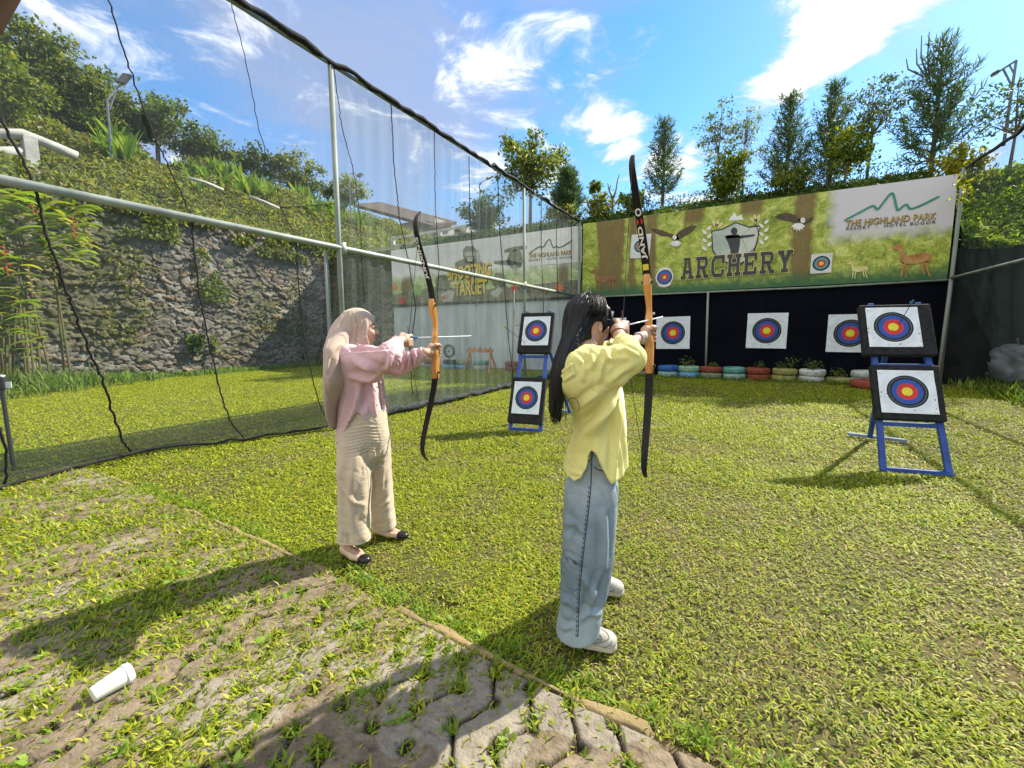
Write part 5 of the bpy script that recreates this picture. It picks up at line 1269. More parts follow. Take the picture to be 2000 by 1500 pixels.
# black sheet retaining wall beyond the right net
ys = np.linspace(5, 26, 90); zs = np.linspace(-.05, 3.3, 16); Yg, Zg = np.meshgrid(ys, zs, indexing='ij'); Xs = 5.9 + .25 * (fbm(np.stack([Yg * .9, Zg * .9, Yg * 0], -1), 3) - .5) + Zg * .06
top_w = 1 + .06 * np.sin(Yg * .7); 
o = world_mesh('plastic_sheet', np.stack([Xs, Yg, Zg * top_w], -1).reshape(-1, 3), grid_faces(90, 16), mat('black_sheeting', (.010, .012, .014), (.025, .027, .027), scale=1.4, rough=.9, spec=.05, bump=.4, bscale=5), loc=(5.9, 14, 0), smooth=True)
tag(o, 'black plastic sheeting covering the foot of the right embankment', 'plastic sheeting')
xs2 = np.linspace(4.14, 6.4, 24); X2, Z2 = np.meshgrid(xs2, zs, indexing='ij'); Y2 = 14.5 + .2 * (fbm(np.stack([X2 * .9, Z2 * .9, X2 * 0 + 5], -1), 3) - .5)
world_mesh('sheet_end', np.stack([X2, Y2, Z2 * (1 + .03 * np.sin(X2 * 2.2))], -1).reshape(-1, 3), grid_faces(24, 16), MATS['black_sheeting'], o, smooth=True)
for k, pts in enumerate(([(1890, 480), (1880, 560), (1872, 690)], [(1960, 545), (1930, 600), (1900, 660), (1893, 740)], [(1985, 640), (1992, 700), (1978, 760)])):
    mb = MB(); mb.tube([onX(x, y, 5.55) for x, y in pts], [.02, .016, .01], 6); o = mb.build('hanging_vine', bark_m, loc=tuple(onX(*pts[-1], 5.55))); tag(o, ['thin vine hanging beside the right corner pole', 'long pale vine curving down the black sheeting', 'short vine in front of the grey tarpaulin'][k], 'vine')
# yellow vine at banner corner
C = np.array([onY(1875 + random.gauss(0, 12) + (i % 3) * 8, 340 + random.random() * 55, 13.6) for i in range(60)]); V, Q, c = leaf_mesh(C, rand_dirs(60) + np.array([0, 0, -.8]), rand_dirs(60), .12, .06, [[.30, .32, .02], [.24, .28, .02]], .25)
tag(world_mesh('hanging_vine', V, Q, leaf_m, loc=tuple(C[0]), col=c), 'yellow green leaves hanging at the right top corner of the banner', 'vine')
# grey tarpaulin bundle
tv = []; nU, nV = 40, 20
for i in range(nU):
    for j in range(nV):
        a = 2 * math.pi * i / nU; t = j / (nV - 1); r = math.sin(math.pi * (.02 + .5 * t)); bp = Vector((5.3 + .40 * r * math.cos(a), 13.7 + .6 * r * math.sin(a), .25 + .75 * math.cos(math.pi * .5 * t) ** .8))
        nn = fbm(np.array([[bp.x * 3, bp.y * 3, bp.z * 5]]), 3)[0] - .5; tv.append((bp.x + nn * .5 * math.cos(a), bp.y + nn * .5 * math.sin(a), bp.z + nn * .45))
q = [(i * nV + j, ((i + 1) % nU) * nV + j, ((i + 1) % nU) * nV + j + 1, i * nV + j + 1) for i in range(nU) for j in range(nV - 1)]
o = world_mesh('tarpaulin', tv, q, mat('grey_tarp', (.06, .07, .08), (.22, .25, .28), scale=3, rough=.4, bump=.3), loc=(5.05, 13.9, 0)); tag(o, 'crumpled grey tarpaulin over a heap behind the right net', 'tarpaulin')

# ------------------------------------------------------------------ railings, lamps, house, eave, floodlight, cup
conc = mat('pale_concrete', (.36, .36, .34), (.56, .55, .52), scale=3, rough=.85, bump=.3)
rl = empty('concrete_railing', (-15.5, 19, 5.6)); tag(rl, 'grey concrete bridge railing above the shooting banner', 'railing')
a = np.array([-18.4, 19.5, 6.85]); bq = np.array([-11.6, 19.5, 6.95])
for dz in (0, -.42):
    mb = MB(); mb.bar(a + (0, 0, dz), bq + (0, 0, dz), .10, .13); mb.build('rail', conc, rl)
for k in range(5):
    p = a + (bq - a) * k / 4; mb = MB(); mb.box((p[0], p[1], 6.2), (.22, .18, 1.5)); mb.build('post', conc, rl)
wr = empty('white_railing', (-19, 5, 6.4)); tag(wr, 'white concrete railing among the plants at the left edge', 'railing')
w0 = [onX(px, py, -18.8) for px, py in ((-60, 262), (45, 262), (110, 288), (150, 305))]
mb = MB(); mb.tube(w0, .14, 10); mb.build('rail', mat('white_concrete', (.30, .30, .27), (.46, .45, .41), scale=4, rough=.8, bump=.3), wr, smooth=True)
for px in (55, -40):
    t = onX(px, 266, -18.8); mb = MB(); mb.box((t[0], t[1], t[2] - .65), (.3, .3, 1.3), bev=.02); mb.build('post', MATS['white_concrete'], wr)
mb = MB(); mb.tube([onX(-60, 296, -18.8), onX(55, 296, -18.8)], .13, 10); mb.build('rail', MATS['white_concrete'], wr, smooth=True)
for pts, lab in (([(368, 348), (400, 356), (436, 371)], 'white pipe lying on the hillside below the canna plants'), ([(488, 384), (515, 394), (545, 407)], 'white pipe further right on the hillside')):
    mb = MB(); mb.tube([onX(x, y, -18.5) for x, y in pts], .06, 10); tag(mb.build('pipe', MATS['white_concrete'], loc=tuple(onX(*pts[0], -18.5)), smooth=True), lab, 'pipe', 'white pipes on the hillside')
    
lampm = mat('lamp_black', (.03, .03, .035), rough=.4); ledm = mat('lamp_led', (.62, .55, .25), rough=.3); lpole = mat('lamp_pole', (.10, .11, .18), (.16, .17, .24), scale=5, rough=.5)
def lamp(label, X, foot, knee, head, s=1.0, second=None, axis='X'):
    f = onX if axis == 'X' else onY
    F_, K_, H_ = f(*foot, X), f(*knee, X), f(*head, X)
    root = empty('street_lamp', (F_[0], F_[1], F_[2] - 1.2)); tag(root, label, 'street lamp')
    mb = MB(); mb.tube([F_ - (0, 0, 1.2), K_], .035 * s, 7); mb.tube([K_, H_], .028 * s, 7)
    if second is not None: mb.tube([f(*second[0], X), f(*second[1], X)], .02 * s, 6)
    mb.build('pole', lpole, root)
    d = unit(H_ - K_); hc = H_ + d * .16 * s; rot = Vector(d).to_track_quat('X', 'Z').to_matrix() @ Matrix.Rotation(.5, 3, 'X')
    mb = MB(); mb.box(hc, (.48 * s, .32 * s, .09 * s), rot, bev=.015); mb.build('lamp_head', lampm, root)
    mb = MB()
    for k in (-1, 0, 1): mb.box(hc + np.array(rot @ Vector((k * .13 * s, 0, -.05 * s))), (.08 * s, .24 * s, .012), rot)
    mb.build('led_panel', ledm, root)
lamp('black solar street lamp with a bent arm at the upper left', -20, (212, 262), (209, 196), (238, 160), 1.0, ((214, 214), (229, 172)))
lamp('street lamp with a small flat head right of the tall pole', -19, (684, 385), (682, 356), (700, 344), .8, ((692, 380), (704, 345)))
lamp('dark bracket lamp in front of the broad leafy tree', 16.2, (936, 430), (937, 358), (952, 350), .6, None, 'Y')
lp = empty('street_lamp', tuple(onY(1962, 265, 18.5))); tag(lp, 'lamp with a triangular truss arm at the upper right edge', 'street lamp')
fy = lambda x, y: onY(x, y, 18.5)
mb = MB(); mb.tube([fy(1960, 285), fy(1978, 165), fy(1985, 118)], [.04, .035, .03], 7); mb.tube([fy(1985, 118), fy(1946, 143)], .03, 6); mb.tube([fy(1976, 168), fy(1960, 136)], .025, 6); mb.tube([fy(1981, 145), fy(1972, 128)], .02, 6); mb.build('pole', lpole, lp)
mb = MB(); mb.bar(fy(1950, 140), fy(1937, 147), .14, .08); mb.build('lamp_head', lampm, lp)

roofm = mat('roof_tiles', (.05, .04, .035), (.10, .08, .07), scale=4, rough=.85, bump=.3)
hs_ = empty('house', (-24, 26, 7)); tag(hs_, 'dark roofed house beyond the hill behind the net', 'house')
A1, A2 = onY(690, 398, 26), onY(845, 440, 26)
mb = MB(); mb.add([A1, A2, A2 + (0, 3, .9), A1 + (0, 3, .9), A1 + (0, 0, -.25), A2 + (0, 0, -.25), A2 + (0, 3, .65), A1 + (0, 3, .65)], [(0, 1, 2, 3), (7, 6, 5, 4), (0, 4, 5, 1), (1, 5, 6, 2), (2, 6, 7, 3), (3, 7, 4, 0)]); mb.build('roof', roofm, hs_)
mb = MB(); mb.box(((A1[0] + A2[0]) / 2, 28.0, 7.7), (A2[0] - A1[0] - .8, 2.4, 4.5)); mb.build('wall', mat('house_wall', (.35, .33, .30), (.42, .40, .36), scale=2, rough=.9), hs_)
hs2 = empty('house', (-20, 30, 7)); tag(hs2, 'tiny gabled roof showing over the concrete railing', 'house'); P1, P2, P3 = onY(815, 452, 30), onY(843, 428, 30), onY(905, 452, 30)
mb = MB(); mb.add([P1, P2, P3, P1 + (0, 3, 0), P2 + (0, 3, 0), P3 + (0, 3, 0)], [(0, 1, 4, 3), (1, 2, 5, 4), (0, 2, 1), (3, 4, 5)]); mb.build('roof', roofm, hs2)
mb = MB(); mb.box(((P1[0] + P3[0]) / 2, 31.5, P1[2] - 1.6), (P3[0] - P1[0] - .5, 2.5, 3.2)); mb.build('wall', MATS['house_wall'], hs2)

e0 = ray(0, 0); 
def RP(px, py, d): v = ray(px, py); return v / v.dot(A_H) * d + np.array([0, 0, CAM_H])
ev = MB(); q = [RP(-120, -120, 1.9), RP(46, -8, 1.9), RP(6, 64, 1.9), RP(-120, 160, 1.9)]; up = np.array([0, 0, .16]); back = -A_H * 1.2
ev.add([*q, *[p + up + R_H * -.3 for p in q]], [(0, 1, 2, 3), (7, 6, 5, 4), (0, 4, 5, 1), (1, 5, 6, 2), (2, 6, 7, 3), (3, 7, 4, 0)])
tag(ev.build('roof_eave', mat('brown_timber', (.10, .055, .03), (.18, .11, .06), scale=6, rough=.7), loc=tuple(q[1])), 'brown timber corner of a roof eave at the top left corner', 'roof eave')

fp = onX(2, 752, -6.6); fr_ = empty('floodlight', (fp[0], fp[1], 0)); tag(fr_, 'small black floodlight on a stake behind the net at left', 'floodlight')
mb = MB(); mb.box(fp + (0, 0, .02), (.10, .08, .13), Matrix.Rotation(-.5, 3, 'Z'), bev=.015); mb.build('housing', lampm, fr_)
mb = MB(); mb.box(fp + (.05, .03, -.0), (.015, .06, .06), Matrix.Rotation(-.5, 3, 'Z')); mb.box(fp + (.01, -.01, .092), (.08, .07, .015), Matrix.Rotation(-.5, 3, 'Z')); mb.build('lens', white_m, fr_)
mb = MB(); mb.tube([fp, (fp[0], fp[1], -.02)], .018, 7); mb.build('stake', lampm, fr_)

cupm = mat('cup_paper', (.60, .58, .52), (.68, .66, .60), scale=8, rough=.5)
c0 = gnd(180, 1358, .045); c1 = gnd(222, 1332, .05); dc = unit(c1 - c0); cq = Vector(dc).to_track_quat('Z', 'Y').to_matrix()
cr_ = empty('paper_cup', (c0[0], c0[1], 0)); tag(cr_, 'white takeaway paper cup with lid lying on the paving', 'paper cup')
mb = MB(); mb.lathe([(0, 0), (.027, 0), (.0285, .003), (.0375, .098)], tuple(c0), 28, rot=cq); mb.build('body', cupm, cr_, smooth=False)
mb = MB(); mb.lathe([(.0375, .096), (.0405, .097), (.0405, .104), (.0385, .106), (.0375, .116), (.034, .118), (.033, .112), (0, .112)], tuple(c0), 28, rot=cq); mb.build('lid', white_m, cr_)

# ================================================================== BODIES: distance fields meshed as one surface
class Field:
    def __init__(s, lo, hi, h):
        s.lo = np.array(lo, float); s.h = h; n = np.ceil((np.array(hi) - s.lo) / h).astype(int) + 1; s.n = n
        s.ax = [s.lo[i] + h * np.arange(n[i]) for i in range(3)]; s.d = np.full(n, .3, np.float32)
    def _sl(s, lo, hi):
        i0 = np.maximum(np.floor((np.array(lo) - s.lo) / s.h).astype(int), 0); i1 = np.minimum(np.ceil((np.array(hi) - s.lo) / s.h).astype(int) + 1, s.n)
        if np.any(i1 <= i0): return None, None
        sl = tuple(slice(a, b) for a, b in zip(i0, i1)); X = np.stack(np.meshgrid(*[s.ax[k][sl[k]] for k in range(3)], indexing='ij'), -1); return sl, X
    def _mix(s, sl, v, k, op):
        d = s.d[sl]
        if op == 'u':
            if k > 0: hh = np.clip(.5 + .5 * (d - v) / k, 0, 1); s.d[sl] = d + (v - d) * hh - k * hh * (1 - hh)
            else: s.d[sl] = np.minimum(d, v)
        elif op == 's':
            v = -v
            if k > 0: hh = np.clip(.5 - .5 * (d - v) / k, 0, 1); s.d[sl] = d + (v - d) * hh + k * hh * (1 - hh)
            else: s.d[sl] = np.maximum(d, v)
    def cap(s, p, q, r1, r2=None, k=.02, op='u', sq=None):
        r2 = r1 if r2 is None else r2; p = np.array(p, float); q = np.array(q, float); m = max(r1, r2) + k + .03
        sl, X = s._sl(np.minimum(p, q) - m, np.maximum(p, q) + m)
        if sl is None: return
        pa = X - p; ba = q - p; t = np.clip((pa @ ba) / (ba @ ba + 1e-9), 0, 1); dv = pa - t[..., None] * ba
        if sq is not None: dv = dv * np.array(sq)
        s._mix(sl, np.linalg.norm(dv, axis=-1) - (r1 + (r2 - r1) * t), k, op)
    def chain(s, pts, rads, k=.02, op='u'):
        for i in range(len(pts) - 1): s.cap(pts[i], pts[i + 1], rads[i], rads[i + 1], k, op)
    def ell(s, c, r, R=None, k=.02, op='u'):
        c = np.array(c, float); r = np.array(r, float); m = r.max() + k + .03; sl, X = s._sl(c - m, c + m)
        if sl is None: return
        p = X - c
        if R is not None: p = p @ R
        q = np.linalg.norm(p / r, axis=-1); g = np.linalg.norm(p / (r * r), axis=-1) + 1e-6
        s._mix(sl, q * (q - 1) / g, k, op)
    def column(s, rows, k=.03, op='u', pw=2.2):
        """rows: (z, u, D, half u, half D), elliptical sections"""
        rows = sorted(rows); A = np.array(rows, float); m = .06 + k
        sl, X = s._sl((min(A[:, 1] - A[:, 3]) - m, min(A[:, 2] - A[:, 4]) - m, A[0, 0] - m), (max(A[:, 1] + A[:, 3]) + m, max(A[:, 2] + A[:, 4]) + m, A[-1, 0] + m))
        if sl is None: return
        Z = X[0, 0, :, 2]; f = [np.interp(Z, A[:, 0], A[:, j]) for j in (1, 2, 3, 4)]
        # soften the linear interpolation
        ker = np.ones(7) / 7
        f = [np.convolve(np.pad(v, 3, 'edge'), ker, 'valid') if len(v) > 8 else v for v in f]
        q = (np.abs((X[..., 0] - f[0]) / f[2]) ** pw + np.abs((X[..., 1] - f[1]) / f[3]) ** pw) ** (1 / pw)
        v = (q - 1) * np.minimum(f[2], f[3]); v = np.maximum(v, np.maximum(A[0, 0] - X[..., 2], X[..., 2] - A[-1, 0]))
        s._mix(sl, v, k, op)
    def func(s, lo, hi, fn, k=0, op='s'):
        sl, X = s._sl(lo, hi)
        if sl is not None: s._mix(sl, fn(X), k, op)
    def mesh(s, smooth=2):
        d = s.d; S = d < 0; n = d.shape
        c = [S[i:n[0] - 1 + i, j:n[1] - 1 + j, k:n[2] - 1 + k] for i in (0, 1) for j in (0, 1) for k in (0, 1)]
        sm = sum(x.astype(np.int8) for x in c); act = (sm > 0) & (sm < 8); I = np.argwhere(act); idx = np.full(act.shape, -1, np.int64); idx[act] = np.arange(len(I))
        off = np.array([(i, j, k) for i in (0, 1) for j in (0, 1) for k in (0, 1)])
        val = np.stack([d[I[:, 0] + o[0], I[:, 1] + o[1], I[:, 2] + o[2]] for o in off], 1).astype(float)
        acc = np.zeros((len(I), 3)); cnt = np.zeros((len(I), 1))
        for a in range(8):
            for b in range(a + 1, 8):
                if np.abs(off[a] - off[b]).sum() != 1: continue
                cr = (val[:, a] < 0) != (val[:, b] < 0); t = val[:, a] / (val[:, a] - val[:, b] + 1e-12); p = off[a] + t[:, None] * (off[b] - off[a]); acc[cr] += p[cr]; cnt[cr] += 1
        V = s.lo + s.h * (I + acc / np.maximum(cnt, 1)); Q = []
        for axn in range(3):
            o1, o2 = [a for a in range(3) if a != axn]
            e = [slice(0, n[a] - 1) if a == axn else slice(1, n[a] - 1) for a in range(3)]; e2 = list(e); e2[axn] = slice(1, n[axn])
            A = S[tuple(e)]; B = S[tuple(e2)]; cr = np.argwhere(A != B)
            if not len(cr): continue
            base = cr.copy(); base[:, o1] += 1; base[:, o2] += 1
            inside = A[cr[:, 0], cr[:, 1], cr[:, 2]]
            def g(a, b):
                q = base.copy(); q[:, o1] -= a; q[:, o2] -= b; return idx[q[:, 0], q[:, 1], q[:, 2]]
            f = np.stack([g(1, 1), g(0, 1), g(0, 0), g(1, 0)], 1)
            flip = ~inside if axn != 1 else inside
            f[flip] = f[flip][:, ::-1]; Q.append(f)
        Q = np.concatenate(Q); Q = Q[(Q >= 0).all(1)]
        for _ in range(smooth): V = relax(V, Q, .5)
        return V, Q
def relax(V, Q, w):
    acc = np.zeros_like(V); cnt = np.zeros(len(V))
    for a, b in ((0, 1), (1, 2), (2, 3), (3, 0)):
        np.add.at(acc, Q[:, a], V[Q[:, b]]); np.add.at(cnt, Q[:, a], 1); np.add.at(acc, Q[:, b], V[Q[:, a]]); np.add.at(cnt, Q[:, b], 1)
    return V * (1 - w) + w * acc / np.maximum(cnt, 1)[:, None]
def normals(V, Q):
    n = np.cross(V[Q[:, 2]] - V[Q[:, 0]], V[Q[:, 3]] - V[Q[:, 1]]); N = np.zeros_like(V)
    for a in range(4): np.add.at(N, Q[:, a], n)
    return unit(N)
def crease(V, N, lines, hmin=-.2):
    """raised or sunken folds along 3-D lines: (points, width, amplitude)"""
    out = np.zeros(len(V))
    for pts, w, amp in lines:
        amp = amp * 1.55; w = w * 1.15
        best = np.full(len(V), 9.); fade = np.zeros(len(V)); L = len(pts) - 1
        for i in range(L):
            p, q = np.array(pts[i]), np.array(pts[i + 1]); ba = (q - p) * np.array([1, .2, 1]); t = np.clip(((V - p) @ ba) / (ba @ ba), 0, 1); dd = np.linalg.norm((V - p - t[:, None] * ba) * np.array([1, .10, 1]), axis=1)
            gl = (i + t) / L; c = dd < best; best = np.where(c, dd, best); fade = np.where(c, np.sin(np.pi * np.clip(gl * .9 + .05, 0, 1)) ** .6, fade)
        out += amp * fade * (np.exp(-(best / w) ** 2) - .55 * np.exp(-((best - 1.9 * w) / w) ** 2))
    return V + N * (out * np.clip(.15 - N[:, 1] * 1.6, 0, 1))[:, None]
def emit(name, F, m, parent=None, loc=None, smooth=2, folds=None, noise=None, colfn=None, wrinkle=None):
    V, Q = F.mesh(smooth); N = normals(V, Q)
    if noise:
        for (sc, amp) in noise: V = V + N * ((fbm(V * np.array(sc), 3) - .5) * amp)[:, None]
    if wrinkle:
        for (sc, amp, sh) in wrinkle:
            W_ = V + (fbm(V * 4, 2)[:, None] - .5) * .12; q = W_ * np.array(sc); q[:, 0] += sh * V[:, 2]; r_ = 1 - np.abs(2 * vnoise(q) - 1); gate = np.clip((vnoise(V * 5 + 9) - .3) / .3, 0, 1)
            V = V - N * (amp * gate * r_ ** 7)[:, None]
    if folds: V = crease(V, normals(V, Q), folds)
    c = colfn(V, normals(V, Q)) if colfn else None
    # outward orientation check
    W = l2w(V); Wn = np.cross(W[Q[:, 2]] - W[Q[:, 0]], W[Q[:, 3]] - W[Q[:, 1]]); ctr = (W[Q].mean(1) * Wn).sum() 
    if ctr < 0: Q = Q[:, ::-1]
    return world_mesh(name, W, Q, m, parent, loc, col=c, smooth=True)
def rows(lst, D, b):
    """silhouette rows (py, px left, px right[, D, half D])"""
    out = []
    for r in lst:
        DD = r[3] if len(r) > 3 else D; bb = r[4] if len(r) > 4 else b; a = PL(r[1], r[0], DD); c = PL(r[2], r[0], DD); out.append(((a[2] + c[2]) / 2, (a[0] + c[0]) / 2, DD, abs(c[0] - a[0]) / 2, bb))
    return out

skin = mat('skin', (.44, .26, .185), (.52, .32, .235), scale=18, rough=.5, spec=.35, bump=.04, attr=True)
darkm = mat('eye_dark', (.01, .008, .007), rough=.25); lipm = mat('lip', (.34, .10, .09), rough=.4)
black_limb = mat('limb_laminate', (.006, .006, .007), (.012, .012, .013), scale=4, rough=.4, spec=.25)
wood_m = mat('riser_wood', (.42, .175, .035), (.56, .26, .06), scale=5, rough=.38, spec=.45, stretch=(4, 4, .35), bump=.05, coat=.3)
wood_d = mat('riser_dark_wood', (.16, .045, .02), (.22, .07, .03), scale=6, rough=.4)
string_m = mat('bow_string', (.03, .028, .03), rough=.7); metal_m = mat('bow_metal', (.45, .45, .46), rough=.3, metal=.8)

def bow(name, label, C, th, cant, hl, limb, limb_b, nock, text, tsize, riser_pts, width=.041):
    """C centre in view frame; th angle of the shot from image-right towards away"""
    C = np.array(C, float); d = np.array([math.cos(th), math.sin(th), 0]); e = np.array([math.sin(th), -math.cos(th), 0])
    g = np.array([-math.sin(cant), 0, math.cos(cant)]); g = unit(g - d * g.dot(d)); e = np.cross(d, g)
    if e.dot(np.array([math.sin(th), -math.cos(th), 0])) < 0: e = -e
    T = lambda f, up, s=0.0: l2w(C + d * f + g * up + e * s)
    root = empty(name, tuple(l2w(C))); tag(root, label, 'bow')
    # riser
    mb = MB(); n = len(riser_pts); V = []
    for (up, f0, f1, hw) in riser_pts:
        b = min(.009, hw * .5)
        V += [T(f0 + b, up, -hw), T(f1 - b, up, -hw), T(f1, up, -hw + b), T(f1, up, hw - b), T(f1 - b, up, hw), T(f0 + b, up, hw), T(f0, up, hw - b), T(f0, up, -hw + b)]
    Fc = [tuple(range(8)), tuple(range(8 * n - 1, 8 * n - 9, -1))]
    for i in range(n - 1):
        for k in range(8): Fc.append((i * 8 + k, i * 8 + 8 + k, i * 8 + 8 + (k + 1) % 8, i * 8 + (k + 1) % 8))
    mb.add(V, Fc); rs = mb.build('riser', wood_m, root)
    mdf = rs.modifiers.new('s', 'SUBSURF'); mdf.levels = 1; mdf.render_levels = 2
    bpy.context.view_layer.update()
    for up in (riser_pts[1][0], riser_pts[-2][0]):
        mb = MB(); fm = (riser_pts[1][1] + riser_pts[1][2]) / 2
        mb.lathe([(0, -.030), (.008, -.030), (.008, .030), (0, .030)], tuple(T(fm, up * .86, 0)), 14, rot=Vector(l2w(e)).to_track_quat('Z', 'Y').to_matrix()); mb.build('limb_bolt', MATS['lamp_black'], root)
    for sgn, LB in ((1, limb), (-1, limb_b)):
        pts = smooth_line([(a, b) for a, b in LB], 2); pts = np.array([(q[0], q[1]) for q in pts]); n = len(pts); V = []; Fc = []
        for i, (up, f) in enumerate(pts):
            t = i / (n - 1); w = width / 2 * (1 - .62 * t ** 2.2); tk = .006 * (1 - .5 * t); V += [T(f - tk, up * sgn, -w), T(f + tk, up * sgn, -w), T(f + tk, up * sgn, w), T(f - tk, up * sgn, w)]
        for i in range(n - 1):
            for k in range(4): Fc.append((i * 4 + k, i * 4 + (k + 1) % 4, i * 4 + 4 + (k + 1) % 4, i * 4 + 4 + k))
        Fc += [(0, 1, 2, 3), (4 * n - 1, 4 * n - 2, 4 * n - 3, 4 * n - 4)]; mb = MB(); mb.add(V, Fc); lo_ = mb.build('limb', black_limb, root)
        if sgn > 0 and text:
            arc = np.concatenate([[0], np.cumsum(np.linalg.norm(np.diff(pts, axis=0), axis=1))])
            for (tx, a0_, ln, col_) in text:
                Vt, Ft = text_mesh(tx, .03 if tx != 'I' else .1, 1.0)
                q = []
                for (x, y) in Vt[:, :2]:
                    s_ = a0_ + x * ln; up = np.interp(s_, arc, pts[:, 0]); f = np.interp(s_, arc, pts[:, 1]); q.append(T(f - .0085, up, -(y - .5) * tsize))
                mb = MB(); mb.add(q, Ft); mb.build('lettering', col_, lo_)
    N_ = np.array(nock, float); mb = MB()
    for LB, sgn in ((limb, 1), (limb_b, -1)):
        mb.tube([T(LB[-1][1] - .004, LB[-1][0] * sgn * .985), l2w(N_)], .0016, 6)
    mb.build('string', string_m, root)
    mb = MB(); up_ = l2w(unit(T_loc(g))); mb.tube([l2w(N_ + g * .07), l2w(N_ - g * .08)], .0026, 6); mb.build('string_serving', mat('serving_thread', (.12, .03, .05), rough=.7), root)
    mb = MB(); mb.tube([T(-.005, .055, .024), T(-.005, .055, .034)], .006, 8); mb.build('plunger', metal_m, root)
    return root, T, d, e, g
def T_loc(v): return np.array(v)

# ---------------- shot geometry
thA, thB = math.radians(63.5), math.radians(57)
nockA = PL(798, 660, 2.62); dA = np.array([math.cos(thA), math.sin(thA), 0]); tipA = nockA + dA * .72 + np.array([0, 0, .004])
CA = nockA + dA * .262
nockB = PL(1216, 637, 1.95); dB = np.array([math.cos(thB), math.sin(thB), 0]); tipB = PL(1297, 618, 1.95 + .72 * math.sin(thB)); tipB = nockB + unit(tipB - nockB) * .70
CB = nockB + dB * .42
RIS = [(-.262, -.028, .014, .019), (-.255, -.034, .018, .020), (-.20, -.038, .016, .021), (-.155, -.030, .024, .022), (-.12, -.018, .030, .022), (-.085, -.034, .032, .023), (-.06, -.030, .014, .019), (-.03, -.020, .016, .0165), (.0, -.022, .018, .0165), (.03, -.026, .026, .020), (.06, -.006, .030, .014), (.11, -.012, .032, .014), (.16, -.028, .026, .018), (.20, -.040, .016, .021), (.255, -.036, .008, .020), (.262, -.030, .004, .019)]
limbA = [(.235, -.006), (.32, -.018), (.45, -.062), (.58, -.120), (.68, -.150), (.745, -.140), (.790, -.088)]
limbA_b = [(.235, -.012), (.32, -.032), (.45, -.088), (.58, -.150), (.68, -.185), (.745, -.175), (.785, -.130)]
bowA = bow('recurve_bow', 'wooden recurve bow with black limbs held by the woman in pink', CA - np.array([0, 0, .012]), thA, math.radians(1.0), .26, limbA, limbA_b, nockA, [('JUNXING', .15, .26, whitek)], .026, RIS)
limbB = [(.235, -.010), (.33, -.030), (.46, -.085), (.60, -.160), (.71, -.215), (.765, -.22), (.795, -.20)]
limbB_b = [(.235, -.010), (.33, -.024), (.46, -.062), (.60, -.115), (.70, -.150), (.755, -.155), (.790, -.130)]
goldm = mat('limb_yellow', (.60, .48, .05), rough=.5); redm = mat('limb_red', (.5, .04, .03), rough=.5)
bowB = bow('recurve_bow', 'wooden recurve bow with wide black limbs held by the woman in yellow', CB + np.array([0, 0, .012]), thB, math.radians(3.6), .26, limbB, limbB_b, nockB, [('I', .045, .03, goldm), ('JAND', .10, .165, whitek), (':', .275, .028, redm), ('O', .315, .038, whitek)], .030, RIS)
arrow(l2w(nockA), l2w(tipA), arrow_sh, (.03, .22, .62), 'silver arrow with blue fletching nocked on the bow of the woman in pink', 'nocked arrows', .0034)
arrow(l2w(nockB), l2w(tipB), arrow_sh, (.62, .64, .66), 'silver arrow with white fletching nocked on the bow of the woman in yellow', 'nocked arrows', .0034)

def grip_hand(F, C, d, e, g, k=.006):
    """left hand closed round the grip; returns the wrist point"""
    P = lambda f, s, u: C + d * f + e * s + g * u
    F.ell(P(-.034, -.012, -.004), (.022, .030, .044), k=.012)
    F.cap(P(-.034, -.006, .030), P(-.030, -.018, -.036), .019, .017, k=.012)
    for i, (u, ln) in enumerate(((.028, 1.0), (.008, 1.08), (-.012, 1.02), (-.031, .85))):
        F.chain([P(-.026, -.026, u), P(.006, -.034, u - .002), P(.030 * ln, -.020, u - .004), P(.033 * ln, .006, u - .006), P(.024 * ln, .026 * ln, u - .006)], [.0105, .0098, .0092, .0085, .0074], k=k)
    F.chain([P(-.046, .002, .022), P(-.022, .022, .036), P(.006, .029, .036), P(.024, .027, .030)], [.013, .0115, .010, .0085], k=k)
    w = P(-.095, -.012, -.010); F.cap(P(-.045, -.010, -.004), w, .024, .0215, k=.015); return w
def string_hand(F, N, d, e, g, k=.006):
    P = lambda f, s, u: N + d * f + e * s + g * u
    F.ell(P(-.052, .016, -.014), (.030, .020, .040), k=.012)
    F.cap(P(-.035, .015, .010), P(-.035, .017, -.040), .015, .014, k=.010)
    for (u, ln) in ((.014, .95), (-.012, 1.0), (-.030, .96), (-.046, .80)):
        F.chain([P(-.034, .018, u * .85 - .002), P(.004 * ln, .019, u), P(.016 * ln, .004, u), P(.006, -.012, u), P(-.014, -.016, u)], [.0100, .0094, .0088, .0082, .0072], k=k)
    F.chain([P(-.075, .004, .006), P(-.050, -.010, .022), P(-.026, -.014, .022), P(-.010, -.016, .014)], [.013, .0115, .0098, .0084], k=k)
    w = P(-.115, .014, -.018); F.cap(P(-.06, .015, -.014), w, .026, .0215, k=.015); return w
